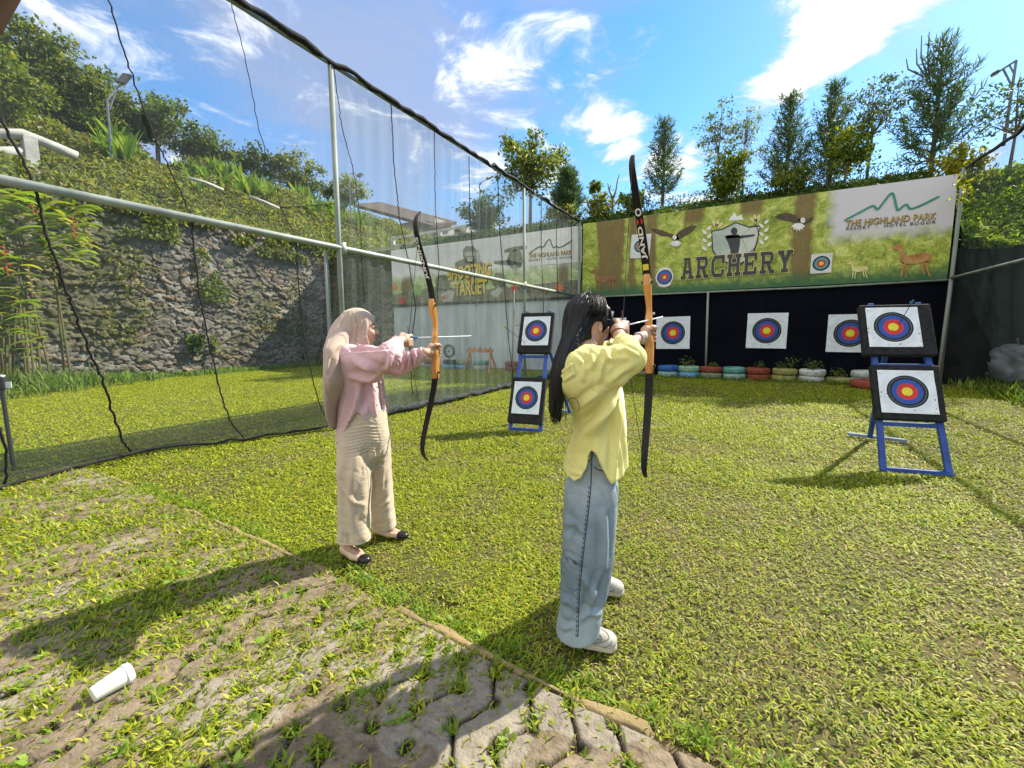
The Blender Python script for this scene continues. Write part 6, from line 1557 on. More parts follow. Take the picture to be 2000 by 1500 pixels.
def head(F, c, fw, s=1.0, tilt=0.0):
    """c skull centre, fw horizontal facing unit vector (u,D)"""
    f = np.array([fw[0], fw[1], -tilt]); f = unit(f); sd = unit(np.array([fw[1], -fw[0], 0])); up = np.cross(sd, f); up = up if up[2] > 0 else -up
    R = np.stack([f, sd, up], 1); P = lambda a, b, h: c + s * (f * a + sd * b + up * h)
    F.ell(P(-.006, 0, .012), np.array([.092, .072, .094]) * s, R, k=.02)
    F.ell(P(.030, 0, -.042), np.array([.058, .056, .064]) * s, R, k=.03)
    F.ell(P(.050, 0, -.088), np.array([.028, .030, .024]) * s, R, k=.025)       # chin
    F.cap(P(.082, 0, .008), P(.105, 0, -.026), .0065 * s, .0105 * s, k=.012)    # nose
    for q in (-1, 1):
        F.ell(P(.066, q * .034, -.028), np.array([.024, .022, .020]) * s, R, k=.02)   # cheek
        F.ell(P(.091, q * .031, .006), np.array([.013, .016, .010]) * s, R, k=.012, op='s')  # eye socket
        F.cap(P(.083, q * .014, .026), P(.070, q * .046, .024), .008 * s, .006 * s, k=.014)   # brow
        F.ell(P(.080, q * .031, .005), np.array([.013, .014, .010]) * s, R, k=.004)          # eyeball lid
        F.ell(P(-.006, q * .074, -.020), np.array([.015, .009, .026]) * s, R, k=.003)        # ear
        F.ell(P(.002, q * .081, -.018), np.array([.008, .006, .016]) * s, R, k=.004, op='s')
    F.ell(P(.084, 0, -.056), np.array([.013, .024, .0075]) * s, R, k=.008); F.ell(P(.082, 0, -.068), np.array([.012, .020, .0075]) * s, R, k=.008)
    return P, R
def face_parts(root, P, s=1.0):
    for q in (-1, 1):
        mb = MB(); mb.tube([l2w(P(.0905, q * .020, .0075)), l2w(P(.0935, q * .031, .0075)), l2w(P(.086, q * .045, .006))], [.0018, .0036, .0016], 6); mb.build('eye', darkm, root, smooth=True)
        mb = MB(); mb.tube([l2w(P(.092, q * .014, .027)), l2w(P(.0885, q * .032, .032)), l2w(P(.075, q * .049, .026))], [.002, .0028, .0012], 6); mb.build('eyebrow', darkm, root, smooth=True)
    mb = MB(); mb.tube([l2w(P(.090, -.021, -.061)), l2w(P(.0985, -.006, -.057)), l2w(P(.0985, .006, -.057)), l2w(P(.090, .021, -.061))], [.002, .0048, .0048, .002], 7); mb.tube([l2w(P(.090, -.018, -.063)), l2w(P(.0955, 0, -.069)), l2w(P(.090, .018, -.063))], [.002, .0052, .002], 7); mb.build('lips', lipm, root, smooth=True)
def skin_cols(V, N): return np.tile([[1, 1, 1]], (len(V), 1))

# ================================================================== WOMAN IN PINK (A)
footA = (gnd(690, 1090) + gnd(755, 1045)) / 2; baseA = (footA[0], footA[1], 0.0)
eA = np.array([math.sin(thA), -math.cos(thA), 0]); gZ = np.array([0, 0, 1.0])
B = Field(PL(600, 900, 2.6) * [1, 0, 0] + [-.05, 2.15, -.02], [-.30, 3.15, 1.60], .0042)
fwA = unit(np.array([.97, .22])); hA = PL(703, 640, 2.62)
PA, RA = head(B, hA, fwA, .97, .05)
B.cap(hA + [-.02, 0, -.06], PL(700, 705, 2.62), .052, .060, k=.03)
B.column(rows([(700, 684, 724, 2.61, .17), (740, 682, 730, 2.62, .12), (800, 680, 738, 2.63, .11), (850, 674, 745, 2.63, .13)], 2.62, .12), k=.04)
CgA = CA + np.array([0, 0, -.085])
wl = grip_hand(B, CgA + dA * (-.002), dA, eA, gZ)
elA = PL(781, 714, 2.80); shA = PL(722, 700, 2.75); B.chain([wl, elA, shA], [.0225, .036, .045], k=.02)
wr_ = string_hand(B, nockA, dA, eA, gZ)
erA = PL(760, 697, 2.36); srA = PL(692, 704, 2.47); B.chain([wr_, erA, srA], [.0225, .036, .048], k=.02)
def leg(F, hip, knee, ank, heel, toe):
    F.chain([hip, knee, ank], [.052, .044, .030], k=.03); F.cap(ank, heel + [0, 0, .035], .030, .030, k=.02); F.cap(heel + [0, 0, .035], toe + [0, 0, .022], .031, .020, k=.025)
lf = lambda px, py: (lambda g_: np.array([g_.dot(R_H), g_.dot(A_H), 0.0]))(gnd(px, py))
hr, tr_ = lf(676, 1082), lf(714, 1099); hl_, tl_ = lf(737, 1042), lf(789, 1051)
leg(B, PL(692, 850, 2.54), PL(692, 960, 2.52), hr + [.012, .0, .085], hr, tr_); leg(B, PL(730, 850, 2.74), PL(742, 960, 2.76), hl_ + [.012, 0, .085], hl_, tl_)
pA = emit('person', B, skin, None, baseA, 1, colfn=skin_cols); tag(pA, 'woman in beige headscarf, pink shirt and cream trousers drawing a bow', 'person')
face_parts(pA, PA)
# shoes
beige = mat('shoe_beige', (.50, .36, .24), (.58, .43, .30), scale=8, rough=.45); blk_leather = mat('shoe_black', (.012, .012, .013), rough=.3)
def flat_shoe(heel, toe, parent):
    d = unit(toe - heel); L = np.linalg.norm(toe - heel); s = np.array([d[1], -d[0], 0])
    F = Field(np.minimum(heel, toe) - .07, np.maximum(heel, toe) + [.07, .07, .12], .0035)
    F.cap(heel + d * .0 + [0, 0, .034], heel + d * L * .5 + [0, 0, .026], .037, .040, k=.02, sq=(1, 1, 1.15)); F.cap(heel + d * L * .5 + [0, 0, .024], toe + [0, 0, .020], .040, .031, k=.02, sq=(1, 1, 1.5))
    F.cap(heel + [0, 0, .045], heel + d * .02 + [0, 0, .05], .034, k=.01)
    F.cap(heel + d * .012 + [0, 0, .075], heel + d * L * .60 + [0, 0, .062], .032, .030, k=.006, op='s')
    F.func(np.minimum(heel, toe) - .1, np.maximum(heel, toe) + .2, lambda X: X[..., 2] - .003, op='s')
    sh = emit('shoe', F, beige, parent)
    F2 = Field(np.minimum(heel, toe) - .07, np.maximum(heel, toe) + [.07, .07, .12], .0035); F2.cap(heel + d * L * .5 + [0, 0, .024], toe + [0, 0, .020], .0415, .033, k=0, sq=(1, 1, 1.47)); F2.func(np.minimum(heel, toe) - .1, np.maximum(heel, toe) + .2, lambda X: (X - heel) @ d - L * .83, op='s'); F2.func(np.minimum(heel, toe) - .1, np.maximum(heel, toe) + .2, lambda X: X[..., 2] - .002, op='s')
    emit('toe_cap', F2, blk_leather, sh)
flat_shoe(hr, tr_, pA); flat_shoe(hl_, tl_, pA)
# trousers
linen = mat('cream_linen', (.42, .335, .24), (.51, .42, .315), scale=3, rough=.85, bump=.25, bscale=120, sheen=.2, attr=True)
T_ = Field([-1.2, 2.30, .05], [-.62, 2.98, .90], .0048)
T_.column(rows([(795, 676, 752), (830, 664, 757), (862, 661, 760), (884, 664, 756, 2.63, .14), (902, 676, 744, 2.64, .08), (912, 690, 732, 2.64, .04)], 2.63, .155), k=.03)
T_.column(rows([(828, 675, 718, 2.59, .09), (860, 664, 724, 2.57, .115), (900, 662, 724, 2.55, .12), (940, 663, 722.5, 2.53, .105), (1000, 661, 722, 2.51, .09), (1040, 661, 722, 2.50, .082), (1055, 661.5, 723, 2.50, .076)], 2.5, .12), k=.025, pw=2.7)
T_.column(rows([(828, 706, 750, 2.68, .08), (860, 702, 760, 2.69, .10), (900, 712, 762, 2.72, .10), (940, 718, 765, 2.75, .095), (1000, 723, 769, 2.77, .085), (1029, 728, 773, 2.78, .074)], 2.75, .11), k=.025, pw=2.7)
T_.cap(hr + [.012, 0, .03], hr + [.014, .0, .16], .050, .055, k=.004, op='s'); T_.cap(hl_ + [.012, 0, .03], hl_ + [.014, 0, .16], .048, .052, k=.004, op='s')
fl_ = [([PL(724, 880, 2.45), PL(722, 960, 2.42), PL(722, 1062, 2.40)], .010, .012), ([PL(733, 860, 2.6), PL(716, 905, 2.5)], .012, .010), ([PL(740, 870, 2.62), PL(728, 920, 2.6)], .010, .010), ([PL(690, 900, 2.4), PL(680, 960, 2.4), PL(686, 1040, 2.4)], .02, .009), ([PL(752, 900, 2.66), PL(744, 960, 2.66)], .012, .009), ([PL(668, 950, 2.45), PL(690, 985, 2.4), PL(712, 995, 2.42)], .012, .006), ([PL(745, 990, 2.68), PL(765, 975, 2.68)], .01, .006), ([PL(672, 1045, 2.4), PL(674, 1064, 2.4)], .008, .006)]
for i in range(9): y = 838 + i * 6; fl_.append(([PL(676 + i, y, 2.5), PL(716, y - 5, 2.48), PL(752, y - 2, 2.55)], .0055, .0038))
def linen_cols(V, N):
    n = fbm(V * np.array([6, 6, 40]), 3)[:, None]; c = .88 + .24 * n
    st = np.exp(-((np.linalg.norm(V - PL(672, 1045, 2.42), axis=1)) / .02) ** 2)[:, None]
    return np.clip(c * (1 - .45 * st), 0, 1.2) * np.ones((1, 3))
emit('trousers', T_, linen, pA, wrinkle=[((10, 10, 5), .008, 5)], folds=fl_, noise=[((5, 5, 9), .014), ((3, 3, 26), .006)], colfn=linen_cols)
# shirt
pink = mat('pink_cotton', (.62, .41, .43), (.68, .47, .49), scale=3, rough=.8, bump=.12, bscale=140, sheen=.15, trans=.2, tcol=(.8, .33, .33))
cream = mat('cream_knit', (.60, .53, .44), (.66, .6, .5), scale=5, rough=.85)
S = Field([-1.22, 2.10, .62], [-.30, 3.10, 1.40], .0048)
S.column(rows([(676, 688, 726, 2.62, .10), (690, 678, 733, 2.62, .17), (710, 670, 740, 2.62, .19), (745, 668, 745, 2.62, .175), (785, 666, 752, 2.62, .165), (825, 664, 757, 2.63, .165), (868, 659, 762, 2.63, .17)], 2.62, .17), k=.02)
S.chain([srA + [-.03, 0, .01], (srA + erA) / 2 + [0, 0, -.012], erA + [.0, 0, .0]], [.080, .074, .056], k=.045)
cuffr = wr_ + (erA - wr_) * .10; S.chain([erA, erA + (cuffr - erA) * .5, cuffr], [.066, .054, .040], k=.035)
cuffl = wl + (elA - wl) * .06; S.chain([shA, elA + [0, 0, .0], elA + (cuffl - elA) * .55, cuffl], [.082, .066, .050, .040], k=.045)
S.cap(PL(688, 725, 2.5), PL(735, 738, 2.42), .05, .03, k=.06)
hemA = lambda u, D: np.interp(u, [PL(x, 800, 2.6)[0] for x in (655, 664, 676, 690, 703, 712, 722, 738, 746, 752, 762)], [PL(700, y, 2.6)[2] for y in (858, 861, 846, 826, 803, 800, 812, 821, 812, 800, 836)])
S.func([-1.3, 2, .5], [0, 3.2, 1.1], lambda X: X[..., 2] - hemA(X[..., 0], X[..., 1]), op='s')
0 and S.func([-1.3, 2.0, .5], [0, 3.2, 1.12], lambda X: -np.maximum(S.d[:X.shape[0], :X.shape[1], :X.shape[2]] * 0 + ((np.abs((X[..., 0] - PL(711, 800, 2.62)[0]) / .135) ** 2.2 + np.abs((X[..., 1] - 2.62) / .150) ** 2.2) ** (1 / 2.2) - 1) * .135, X[..., 2] - hemA(X[..., 0], X[..., 1]) - .13) * -1.0, op='s')
S.cap(cuffr, cuffr + (wr_ - cuffr) * 1.2, .033, .033, k=.003, op='s'); S.cap(cuffl, cuffl + (wl - cuffl) * 1.6, .032, .032, k=.003, op='s')
# open front
S.func([-.95, 2.40, .7], [-.6, 2.66, 1.14], lambda X: np.maximum(np.abs((X[..., 0] - PL(749, 790, 2.52)[0]) * .8 + (X[..., 1] - 2.52) * .6) - .012 - .10 * np.clip(1.13 - X[..., 2], 0, 1) * .25, np.maximum(X[..., 1] - 2.62, X[..., 2] - 1.13)), k=.01, op='s')
fs = [([PL(682, 676, 2.4), PL(700, 678, 2.38), PL(730, 675, 2.36), PL(768, 668, 2.36)], .007, .011), ([PL(684, 684, 2.4), PL(720, 684, 2.32), PL(760, 680, 2.3)], .006, -.007), ([PL(682, 738, 2.4), PL(720, 744, 2.38), PL(745, 728, 2.34)], .014, .012), ([PL(700, 755, 2.45), PL(690, 800, 2.45), PL(672, 850, 2.45)], .014, .014), ([PL(724, 750, 2.45), PL(722, 790, 2.44), PL(726, 818, 2.44)], .010, .014), ([PL(713, 755, 2.45), PL(708, 800, 2.45)], .012, -.014), ([PL(740, 750, 2.46), PL(738, 790, 2.46), PL(735, 820, 2.46)], .008, .010), ([PL(752, 755, 2.56), PL(756, 800, 2.56)], .010, .012), ([PL(768, 690, 2.32), PL(760, 715, 2.32), PL(745, 732, 2.34)], .010, .010)]
for i in range(7):
    t = .12 + .12 * i; p = elA + (cuffl - elA) * t; fs.append(([p + [-.01, -.05, .05], p + [.012, -.055, .0], p + [-.008, -.05, -.045]], .008, .008 if i % 2 else -.006))
for i in range(3): p = PL(690 + 14 * i, 700 + 6 * i, 2.36); fs.append(([p, p + [.02, 0, -.03], p + [.10, -.02, -.05]], .018, .007))
sA = emit('shirt', S, pink, pA, wrinkle=[((13, 13, 5), .006, 9), ((8, 8, 18), .004, -5)], folds=fs, noise=[((6, 6, 6), .016), ((18, 18, 8), .005)])
I_ = Field([-1.1, 2.40, .76], [-.65, 2.86, 1.34], .006); I_.column(rows([(680, 690, 722), (720, 680, 736), (780, 676, 747), (815, 674, 752)], 2.63, .135), k=.02); emit('inner_top', I_, cream, pA)
# headscarf
scarf = mat('headscarf', (.36, .265, .205), (.41, .31, .245), scale=2.5, rough=.75, bump=.1, bscale=160, sheen=.25)
Hh = Field([-1.28, 2.22, .78], [-.68, 2.92, 1.60], .0042)
Hh.ell(PA(-.014, 0, .018), np.array([.104, .083, .100]), RA, k=.02); Hh.ell(PA(.012, 0, -.045), np.array([.082, .076, .085]), RA, k=.03)
Hh.column(rows([(662, 668, 724, 2.62, .085), (682, 664, 722, 2.62, .115), (694, 668, 724, 2.62, .125)], 2.62, .1), k=.03)
Hh.column(rows([(612, 676, 694, 2.62, .04), (622, 660, 694, 2.61, .065), (640, 648, 694, 2.59, .085), (660, 643.5, 690, 2.56, .12), (680, 642, 686, 2.53, .165), (720, 640.5, 682, 2.49, .155), (745, 640.5, 681, 2.49, .155), (758, 641, 676, 2.50, .145), (776, 642, 668, 2.52, .11), (790, 644, 660, 2.54, .07)], 2.58, .1), k=.03)
Hh.column(rows([(735, 644, 666, 2.53, .145), (780, 644, 664, 2.54, .14), (810, 645, 660, 2.56, .11), (832, 649, 657, 2.57, .06)], 2.58, .1), k=.012)
Hh.ell(PA(.092, 0, -.034), np.array([.082, .075, .078]), RA, k=.008, op='s')
Hh.ell(PA(.03, 0, -.12), np.array([.05, .045, .03]), RA, k=.02, op='s')
fh = [([PL(683, 607, 2.5), PL(690, 622, 2.52), PL(693, 640, 2.52), PL(684, 668, 2.48), PL(678, 700, 2.45)], .0055, .010), ([PL(712, 622, 2.54), PL(715, 640, 2.55), PL(712, 652, 2.55)], .006, .005), ([PL(668, 680, 2.44), PL(659, 700, 2.43), PL(655, 730, 2.43)], .009, -.016), ([PL(676, 690, 2.44), PL(677, 730, 2.43), PL(677, 764, 2.43)], .008, .010), ([PL(650, 660, 2.5), PL(648, 730, 2.45), PL(648, 800, 2.45)], .008, .009), ([PL(664, 690, 2.44), PL(668, 740, 2.43)], .010, .007), ([PL(690, 664, 2.52), PL(702, 673, 2.54), PL(716, 680, 2.56)], .005, .007), ([PL(688, 656, 2.52), PL(698, 668, 2.54), PL(712, 677, 2.56)], .004, -.006), ([PL(665, 612, 2.52), PL(655, 640, 2.50)], .012, .006)]
emit('headscarf', Hh, scarf, pA, folds=[(a_, b_, c_ * .62) for a_, b_, c_ in fh], noise=[((4, 4, 2), .008)])

# ================================================================== WOMAN IN YELLOW (B)
footB = (gnd(1130, 1255) + gnd(1190, 1155)) / 2; baseB = (footB[0], footB[1], 0.0); eB = np.array([math.sin(thB), -math.cos(thB), 0])
B = Field([.14, 1.38, -.02], [.92, 2.50, 1.62], .0042)
fwB = unit(np.array([.82, .57])); hB = PL(1151, 629, 1.90)
PB, RB = head(B, hB, fwB, 1.0, .10)
B.cap(hB + [-.015, -.01, -.06], PL(1140, 700, 1.83), .054, .064, k=.03)
B.column(rows([(705, 1110, 1180, 1.82, .15), (780, 1128, 1200, 1.82, .11), (860, 1130, 1205, 1.83, .11), (940, 1118, 1200, 1.85, .13)], 1.82, .12), k=.04)
gB = bowB[4]; CgB = CB + np.array([0, 0, .012]) - gB * .052
wlB = grip_hand(B, CgB, dB, bowB[3], gB); elB = PL(1212, 684, 2.10); slB = PL(1180, 702, 1.98); B.chain([wlB, elB, slB], [.0225, .037, .05], k=.02)
wrB = string_hand(B, nockB, dB, eB, gZ); erB = PL(1231, 700, 1.64); srB = PL(1126, 716, 1.73); B.chain([wrB, erB, srB], [.0235, .038, .052], k=.02)
hrB, trB = lf(1118, 1246), lf(1186, 1264); hlB, tlB = lf(1158, 1150), lf(1203, 1158)
leg(B, PL(1140, 950, 1.76), PL(1140, 1090, 1.75), hrB + [.012, 0, .085], hrB, trB); leg(B, PL(1165, 950, 1.98), PL(1165, 1060, 2.05), hlB + [.012, 0, .085], hlB, tlB)
pB = emit('person', B, skin, None, baseB, 1, colfn=skin_cols); tag(pB, 'woman with long black hair, yellow shirt and wide jeans aiming a bow', 'person')
face_parts(pB, PB)
# sneakers
snk = mat('sneaker_white', (.33, .315, .265), (.40, .38, .33), scale=10, rough=.55, bump=.1); sole_m = mat('sneaker_sole', (.40, .36, .27), (.46, .42, .33), scale=10, rough=.6); seam_m = mat('sneaker_seam', (.13, .13, .12), rough=.7)
def sneaker(heel, toe, parent):
    d = unit(toe - heel); L = np.linalg.norm(toe - heel); s = np.array([d[1], -d[0], 0]); lo = np.minimum(heel, toe) - .08; hi = np.maximum(heel, toe) + [.08, .08, .16]
    F = Field(lo, hi, .0035); F.cap(heel + [0, 0, .045], heel + d * L * .45 + [0, 0, .050], .042, .043, k=.02); F.cap(heel + d * L * .4 + [0, 0, .048], toe + [0, 0, .030], .044, .035, k=.03); F.cap(heel + d * .01 + [0, 0, .05], heel + d * .02 + [0, 0, .10], .040, .038, k=.02); F.ell(toe + [0, 0, .034] - d * .005, (.043, .043, .033), k=.02)
    F.func(lo, hi, lambda X: X[..., 2] - .022, op='s'); F.cap(heel + d * .02 + [0, 0, .10], heel + d * .03 + [0, 0, .16], .03, k=.004, op='s'); sh = emit('shoe', F, snk, parent)
    F2 = Field(lo, hi, .0035); F2.cap(heel + [0, 0, .012], heel + d * L * .5 + [0, 0, .012], .046, .047, k=.01, sq=(1, 1, .2)); F2.cap(heel + d * L * .5 + [0, 0, .012], toe + [0, 0, .012], .049, .042, k=.01, sq=(1, 1, .2)); F2.func(lo, hi, lambda X: np.minimum(X[..., 2] - .001, .026 - X[..., 2]), op='s'); emit('sole', F2, sole_m, sh)
    mb = MB()
    for q in (-1, 1):
        mb.tube([l2w(heel + d * L * .50 + s * q * .034 + [0, 0, .075]), l2w(heel + d * L * .72 + s * q * .042 + [0, 0, .052]), l2w(toe + d * -.012 + s * q * .030 + [0, 0, .055]), l2w(toe + d * .004 + [0, 0, .066])], .0022, 5)
    for k_i in range(4):
        c_ = heel + d * (L * (.46 + .09 * k_i)) + [0, 0, .094 - .009 * k_i]; mb.tube([l2w(c_ - s * .018 - [0, 0, .004]), l2w(c_ + [0, 0, .001]), l2w(c_ + s * .018 - [0, 0, .004])], .003, 5)
    mb.build('lace', seam_m, sh, smooth=True)
    return sh
shN = sneaker(hrB, trB, pB); shF = sneaker(hlB, tlB, pB)
# jeans
def denim_mat():
    m = mat('denim', (.15, .195, .24), (.36, .41, .445), scale=2.2, rough=.85, bump=.35, bscale=260, attr=True, contrast=(.3, .7)); return m
J = Field([.13, 1.50, .01], [.60, 2.34, 1.02], .0048)
nr_ = [(838, 1138, 1196, 1.81, .10), (868, 1128, 1200, 1.80, .118), (910, 1114, 1204, 1.80, .125), (950, 1103, 1206, 1.78, .122), (1000, 1101, 1203, 1.76, .112), (1050, 1099, 1199, 1.75, .105), (1100, 1096, 1194, 1.745, .10), (1150, 1093, 1186, 1.74, .095), (1200, 1090, 1175, 1.735, .090), (1235, 1087, 1168, 1.73, .085), (1252, 1086, 1165, 1.73, .082)]
J.column(rows(nr_, 1.76, .12), k=.02, pw=2.5)
J.column(rows([(900, 1120, 1204, 1.92, .12), (1000, 1124, 1200, 1.98, .12), (1080, 1128, 1192, 2.05, .115), (1150, 1130, 1184, 2.09, .112)], 2.0, .11), k=.03, pw=2.5)
J.func([.1, 1.4, 0], [.7, 1.88, .2], lambda X: (X[..., 2] - (np.interp(X[..., 0], [PL(1086, 1240, 1.7)[0], PL(1130, 1250, 1.7)[0], PL(1166, 1250, 1.7)[0]], [.064, .052, .074]))), op='s')
J.cap(hrB + [.0, 0, .0], hrB + [.0, 0, .09], .062, .064, k=.004, op='s'); J.cap(trB - [.05, 0, 0], trB + [.0, 0, .05], .05, .05, k=.004, op='s')
fj = [([PL(1100, 1010, 1.64), PL(1112, 1040, 1.62), PL(1106, 1085, 1.63)], .014, .012), ([PL(1096, 1060, 1.64), PL(1120, 1045, 1.62), PL(1138, 1060, 1.62)], .012, -.008), ([PL(1140, 1130, 1.62), PL(1160, 1160, 1.63), PL(1162, 1185, 1.64)], .014, .012), ([PL(1170, 1120, 1.66), PL(1158, 1165, 1.63), PL(1152, 1200, 1.63)], .010, .010), ([PL(1092, 1105, 1.64), PL(1115, 1100, 1.62), PL(1132, 1104, 1.62)], .007, .006), ([PL(1088, 1200, 1.63), PL(1115, 1190, 1.61), PL(1132, 1205, 1.61)], .012, .008), ([PL(1135, 1225, 1.61), PL(1150, 1205, 1.62), PL(1170, 1200, 1.66)], .012, .012), ([PL(1180, 1000, 1.66), PL(1182, 1060, 1.65), PL(1178, 1110, 1.66)], .012, .009), ([PL(1116, 960, 1.64), PL(1110, 1010, 1.64)], .016, .008), ([PL(1092, 1245, 1.64), PL(1120, 1238, 1.61)], .008, .006)]
def seam_px(y): return np.interp(y, [870, 950, 1000, 1050, 1100, 1150, 1200, 1256], [1157, 1154, 1149, 1143, 1137, 1132, 1130, 1128])
def denim_cols(V, N):
    w = fbm(V * np.array([4, 4, 3]), 3)[:, None]; t = np.array([[.82, .86, .86]]) + (w - .5) * np.array([[1.25, 1.1, .95]])
    st = (fbm(V * np.array([60, 20, 120]), 2) > .5) * np.exp(-(((V[:, 2] - PL(1120, 1107, 1.63)[2]) / .011) ** 2)) * np.exp(-(((V[:, 0] - PL(1122, 1107, 1.63)[0]) / .028) ** 2)) * (V[:, 1] < 1.75)
    return np.clip(t * (1 - .85 * st[:, None]), .06, 1.15)
jB = emit('jeans', J, denim_mat(), pB, wrinkle=[((9, 9, 9), .008, 6), ((6, 6, 17), .006, -5)], folds=fj, noise=[((4, 4, 5), .016), ((10, 10, 12), .005)], colfn=denim_cols)
rr = rows(nr_, 1.76, .12); rr = np.array(sorted(rr)); sp = []; st_ = MB()
dg = None
def surf(y, px, nr_rows=rr, lift=.0):
    z = PL(px, y, 1.64)[2]; f = [np.interp(z, nr_rows[:, 0], nr_rows[:, j]) for j in (1, 2, 3, 4)]; D = 1.64
    for _ in range(4):
        u = PL(px, y, D)[0]; q = np.clip(abs((u - f[0]) / f[2]), 0, .98); D = f[1] - f[3] * (1 - q ** 2.5) ** (1 / 2.5)
    return PL(px, y, D - lift)
bvh_pts = None
from mathutils.bvhtree import BVHTree
def onto(obj, px, y, lift=.002):
    """point where the line of sight of the drafting view meets the garment"""
    me = obj.data; 
    if obj.name not in _BV:
        off = Vector((0, 0, 0)); p = obj
        while p is not None: off += p.location; p = p.parent
        _BV[obj.name] = (BVHTree.FromPolygons([v.co + off for v in me.vertices], [tuple(q.vertices) for q in me.polygons]), off)
    d = Vector(ray(px, y)).normalized(); h_ = _BV[obj.name][0].ray_cast(Vector((0, 0, CAM_H)), d)
    return None if h_[0] is None else np.array(h_[0] - d * lift)
_BV = {}
for i in range(4):
    p = onto(sA, 739 - i, 752 + 19 * i, .001)
    if p is not None: mb = MB(); mb.lathe([(0, 0), (.005, 0), (.005, .003), (0, .003)], tuple(p), 10, rot=Vector(-A_H).to_track_quat('Z', 'Y').to_matrix()); mb.build('button', white_m, sA)
for sh_, lines in ((shN, ([(1166, 1226), (1176, 1229), (1186, 1236), (1191, 1245), (1184, 1252), (1168, 1256), (1152, 1257)], [(1160, 1232), (1170, 1238), (1177, 1246), (1172, 1253)], [(1150, 1243), (1158, 1240), (1163, 1236)], [(1154, 1250), (1162, 1245), (1168, 1241)], [(1196, 1252), (1190, 1262), (1176, 1266), (1158, 1266)])), (shF, ([(1178, 1138), (1188, 1142), (1197, 1149), (1200, 1154), (1190, 1156)], [(1180, 1146), (1186, 1149)], [(1204, 1158), (1196, 1162), (1180, 1162)]))):
    mb = MB(); n_l = 0
    for ln in lines:
        pts = [onto(sh_, x, y, .0008) for x, y in smooth_line([np.array(q, float) for q in ln], 2)]; pts = [p for p in pts if p is not None]
        if len(pts) > 2: mb.tube(pts, .0017, 5); n_l += 1
    if n_l: mb.build('seam', seam_m, sh_, smooth=True)
sp = [onto(jB, seam_px(y), y, .001) for y in range(884, 1250, 8)]; sp = [p for p in sp if p is not None]
mb = MB(); mb.tube(sp, .0022, 5); mb.build('side_seam', mat('denim_dark', (.03, .045, .07), rough=.9), jB, smooth=True)
mb = MB()
for i, y in enumerate(range(950, 1240, 9)):
    p = onto(jB, seam_px(y) - 4, y, .0015); q = onto(jB, seam_px(y) - 3, y + 5, .0015)
    if p is not None and q is not None: mb.tube([p, q], .0019, 5)
mb.build('fray', mat('denim_stitch', (.06, .09, .13), rough=.9), jB, smooth=True)
pk = [onto(jB, x, y, .0015) for x, y in ((1160, 912), (1168, 918), (1178, 920), (1188, 919))]; pk = [p for p in pk if p is not None]
if len(pk) > 1: mb = MB(); mb.tube(pk, .0025, 5); mb.build('pocket_seam', MATS['denim_dark'], jB)
# shirt
yel_c = mat('yellow_cotton', (.66, .62, .22), (.72, .68, .28), scale=3, rough=.8, bump=.1, bscale=150, sheen=.15, trans=.22, tcol=(.85, .78, .20))
S = Field([.13, 1.42, .72], [.66, 2.30, 1.36], .0046)
S.column(rows([(672, 1132, 1160, 1.84, .07), (686, 1112, 1176, 1.83, .12), (702, 1096, 1190, 1.82, .17), (722, 1086, 1200, 1.80, .185), (760, 1096, 1208, 1.80, .17), (800, 1116, 1214, 1.80, .155), (840, 1122, 1218, 1.80, .15), (880, 1109, 1220, 1.80, .172), (915, 1099, 1223, 1.79, .185), (945, 1097, 1229, 1.79, .19)], 1.8, .16), k=.02, pw=2.1)
mid = (srB + erB) / 2
S.chain([srB + [0, 0, -.01], mid + [0, 0, -.02], erB + [-.005, 0, -.002]], [.086, .076, .053], k=.045); S.cap(PL(1125, 745, 1.70), PL(1205, 735, 1.64), .06, .035, k=.06)
cr = wrB + (erB - wrB) * .46; S.chain([erB, erB + (cr - erB) * .6, cr], [.060, .050, .040], k=.025)
cl2 = wlB + (elB - wlB) * .55; S.chain([slB, elB, cl2], [.085, .062, .044], k=.045); S.cap(cl2, cl2 + (wlB - cl2) * .5, .035, .035, k=.003, op='s'); S.cap(cr, cr + (wrB - cr) * .6, .034, .034, k=.003, op='s')
hu = [PL(x, 900, 1.66)[0] for x in (1086, 1098, 1108, 1122, 1134, 1144, 1150, 1155, 1162, 1170, 1180, 1190, 1200, 1230)]; hz = [PL(1150, y, 1.66)[2] for y in (905, 922, 938, 942, 932, 914, 894, 880, 884, 898, 920, 938, 935, 922)]
hemB = lambda u: np.interp(u, hu, hz)
S.func([.1, 1.3, .6], [.7, 2.4, 1.1], lambda X: X[..., 2] - hemB(X[..., 0]), op='s')
cu_ = PL(1160, 900, 1.8)[0]
0 and S.func([.1, 1.3, .6], [.7, 2.4, 1.06], lambda X: np.maximum(((np.abs((X[..., 0] - cu_) / .120) ** 2.2 + np.abs((X[..., 1] - 1.80) / .152) ** 2.2) ** (1 / 2.2) - 1) * .12, X[..., 2] - hemB(X[..., 0]) - .10), op='s')
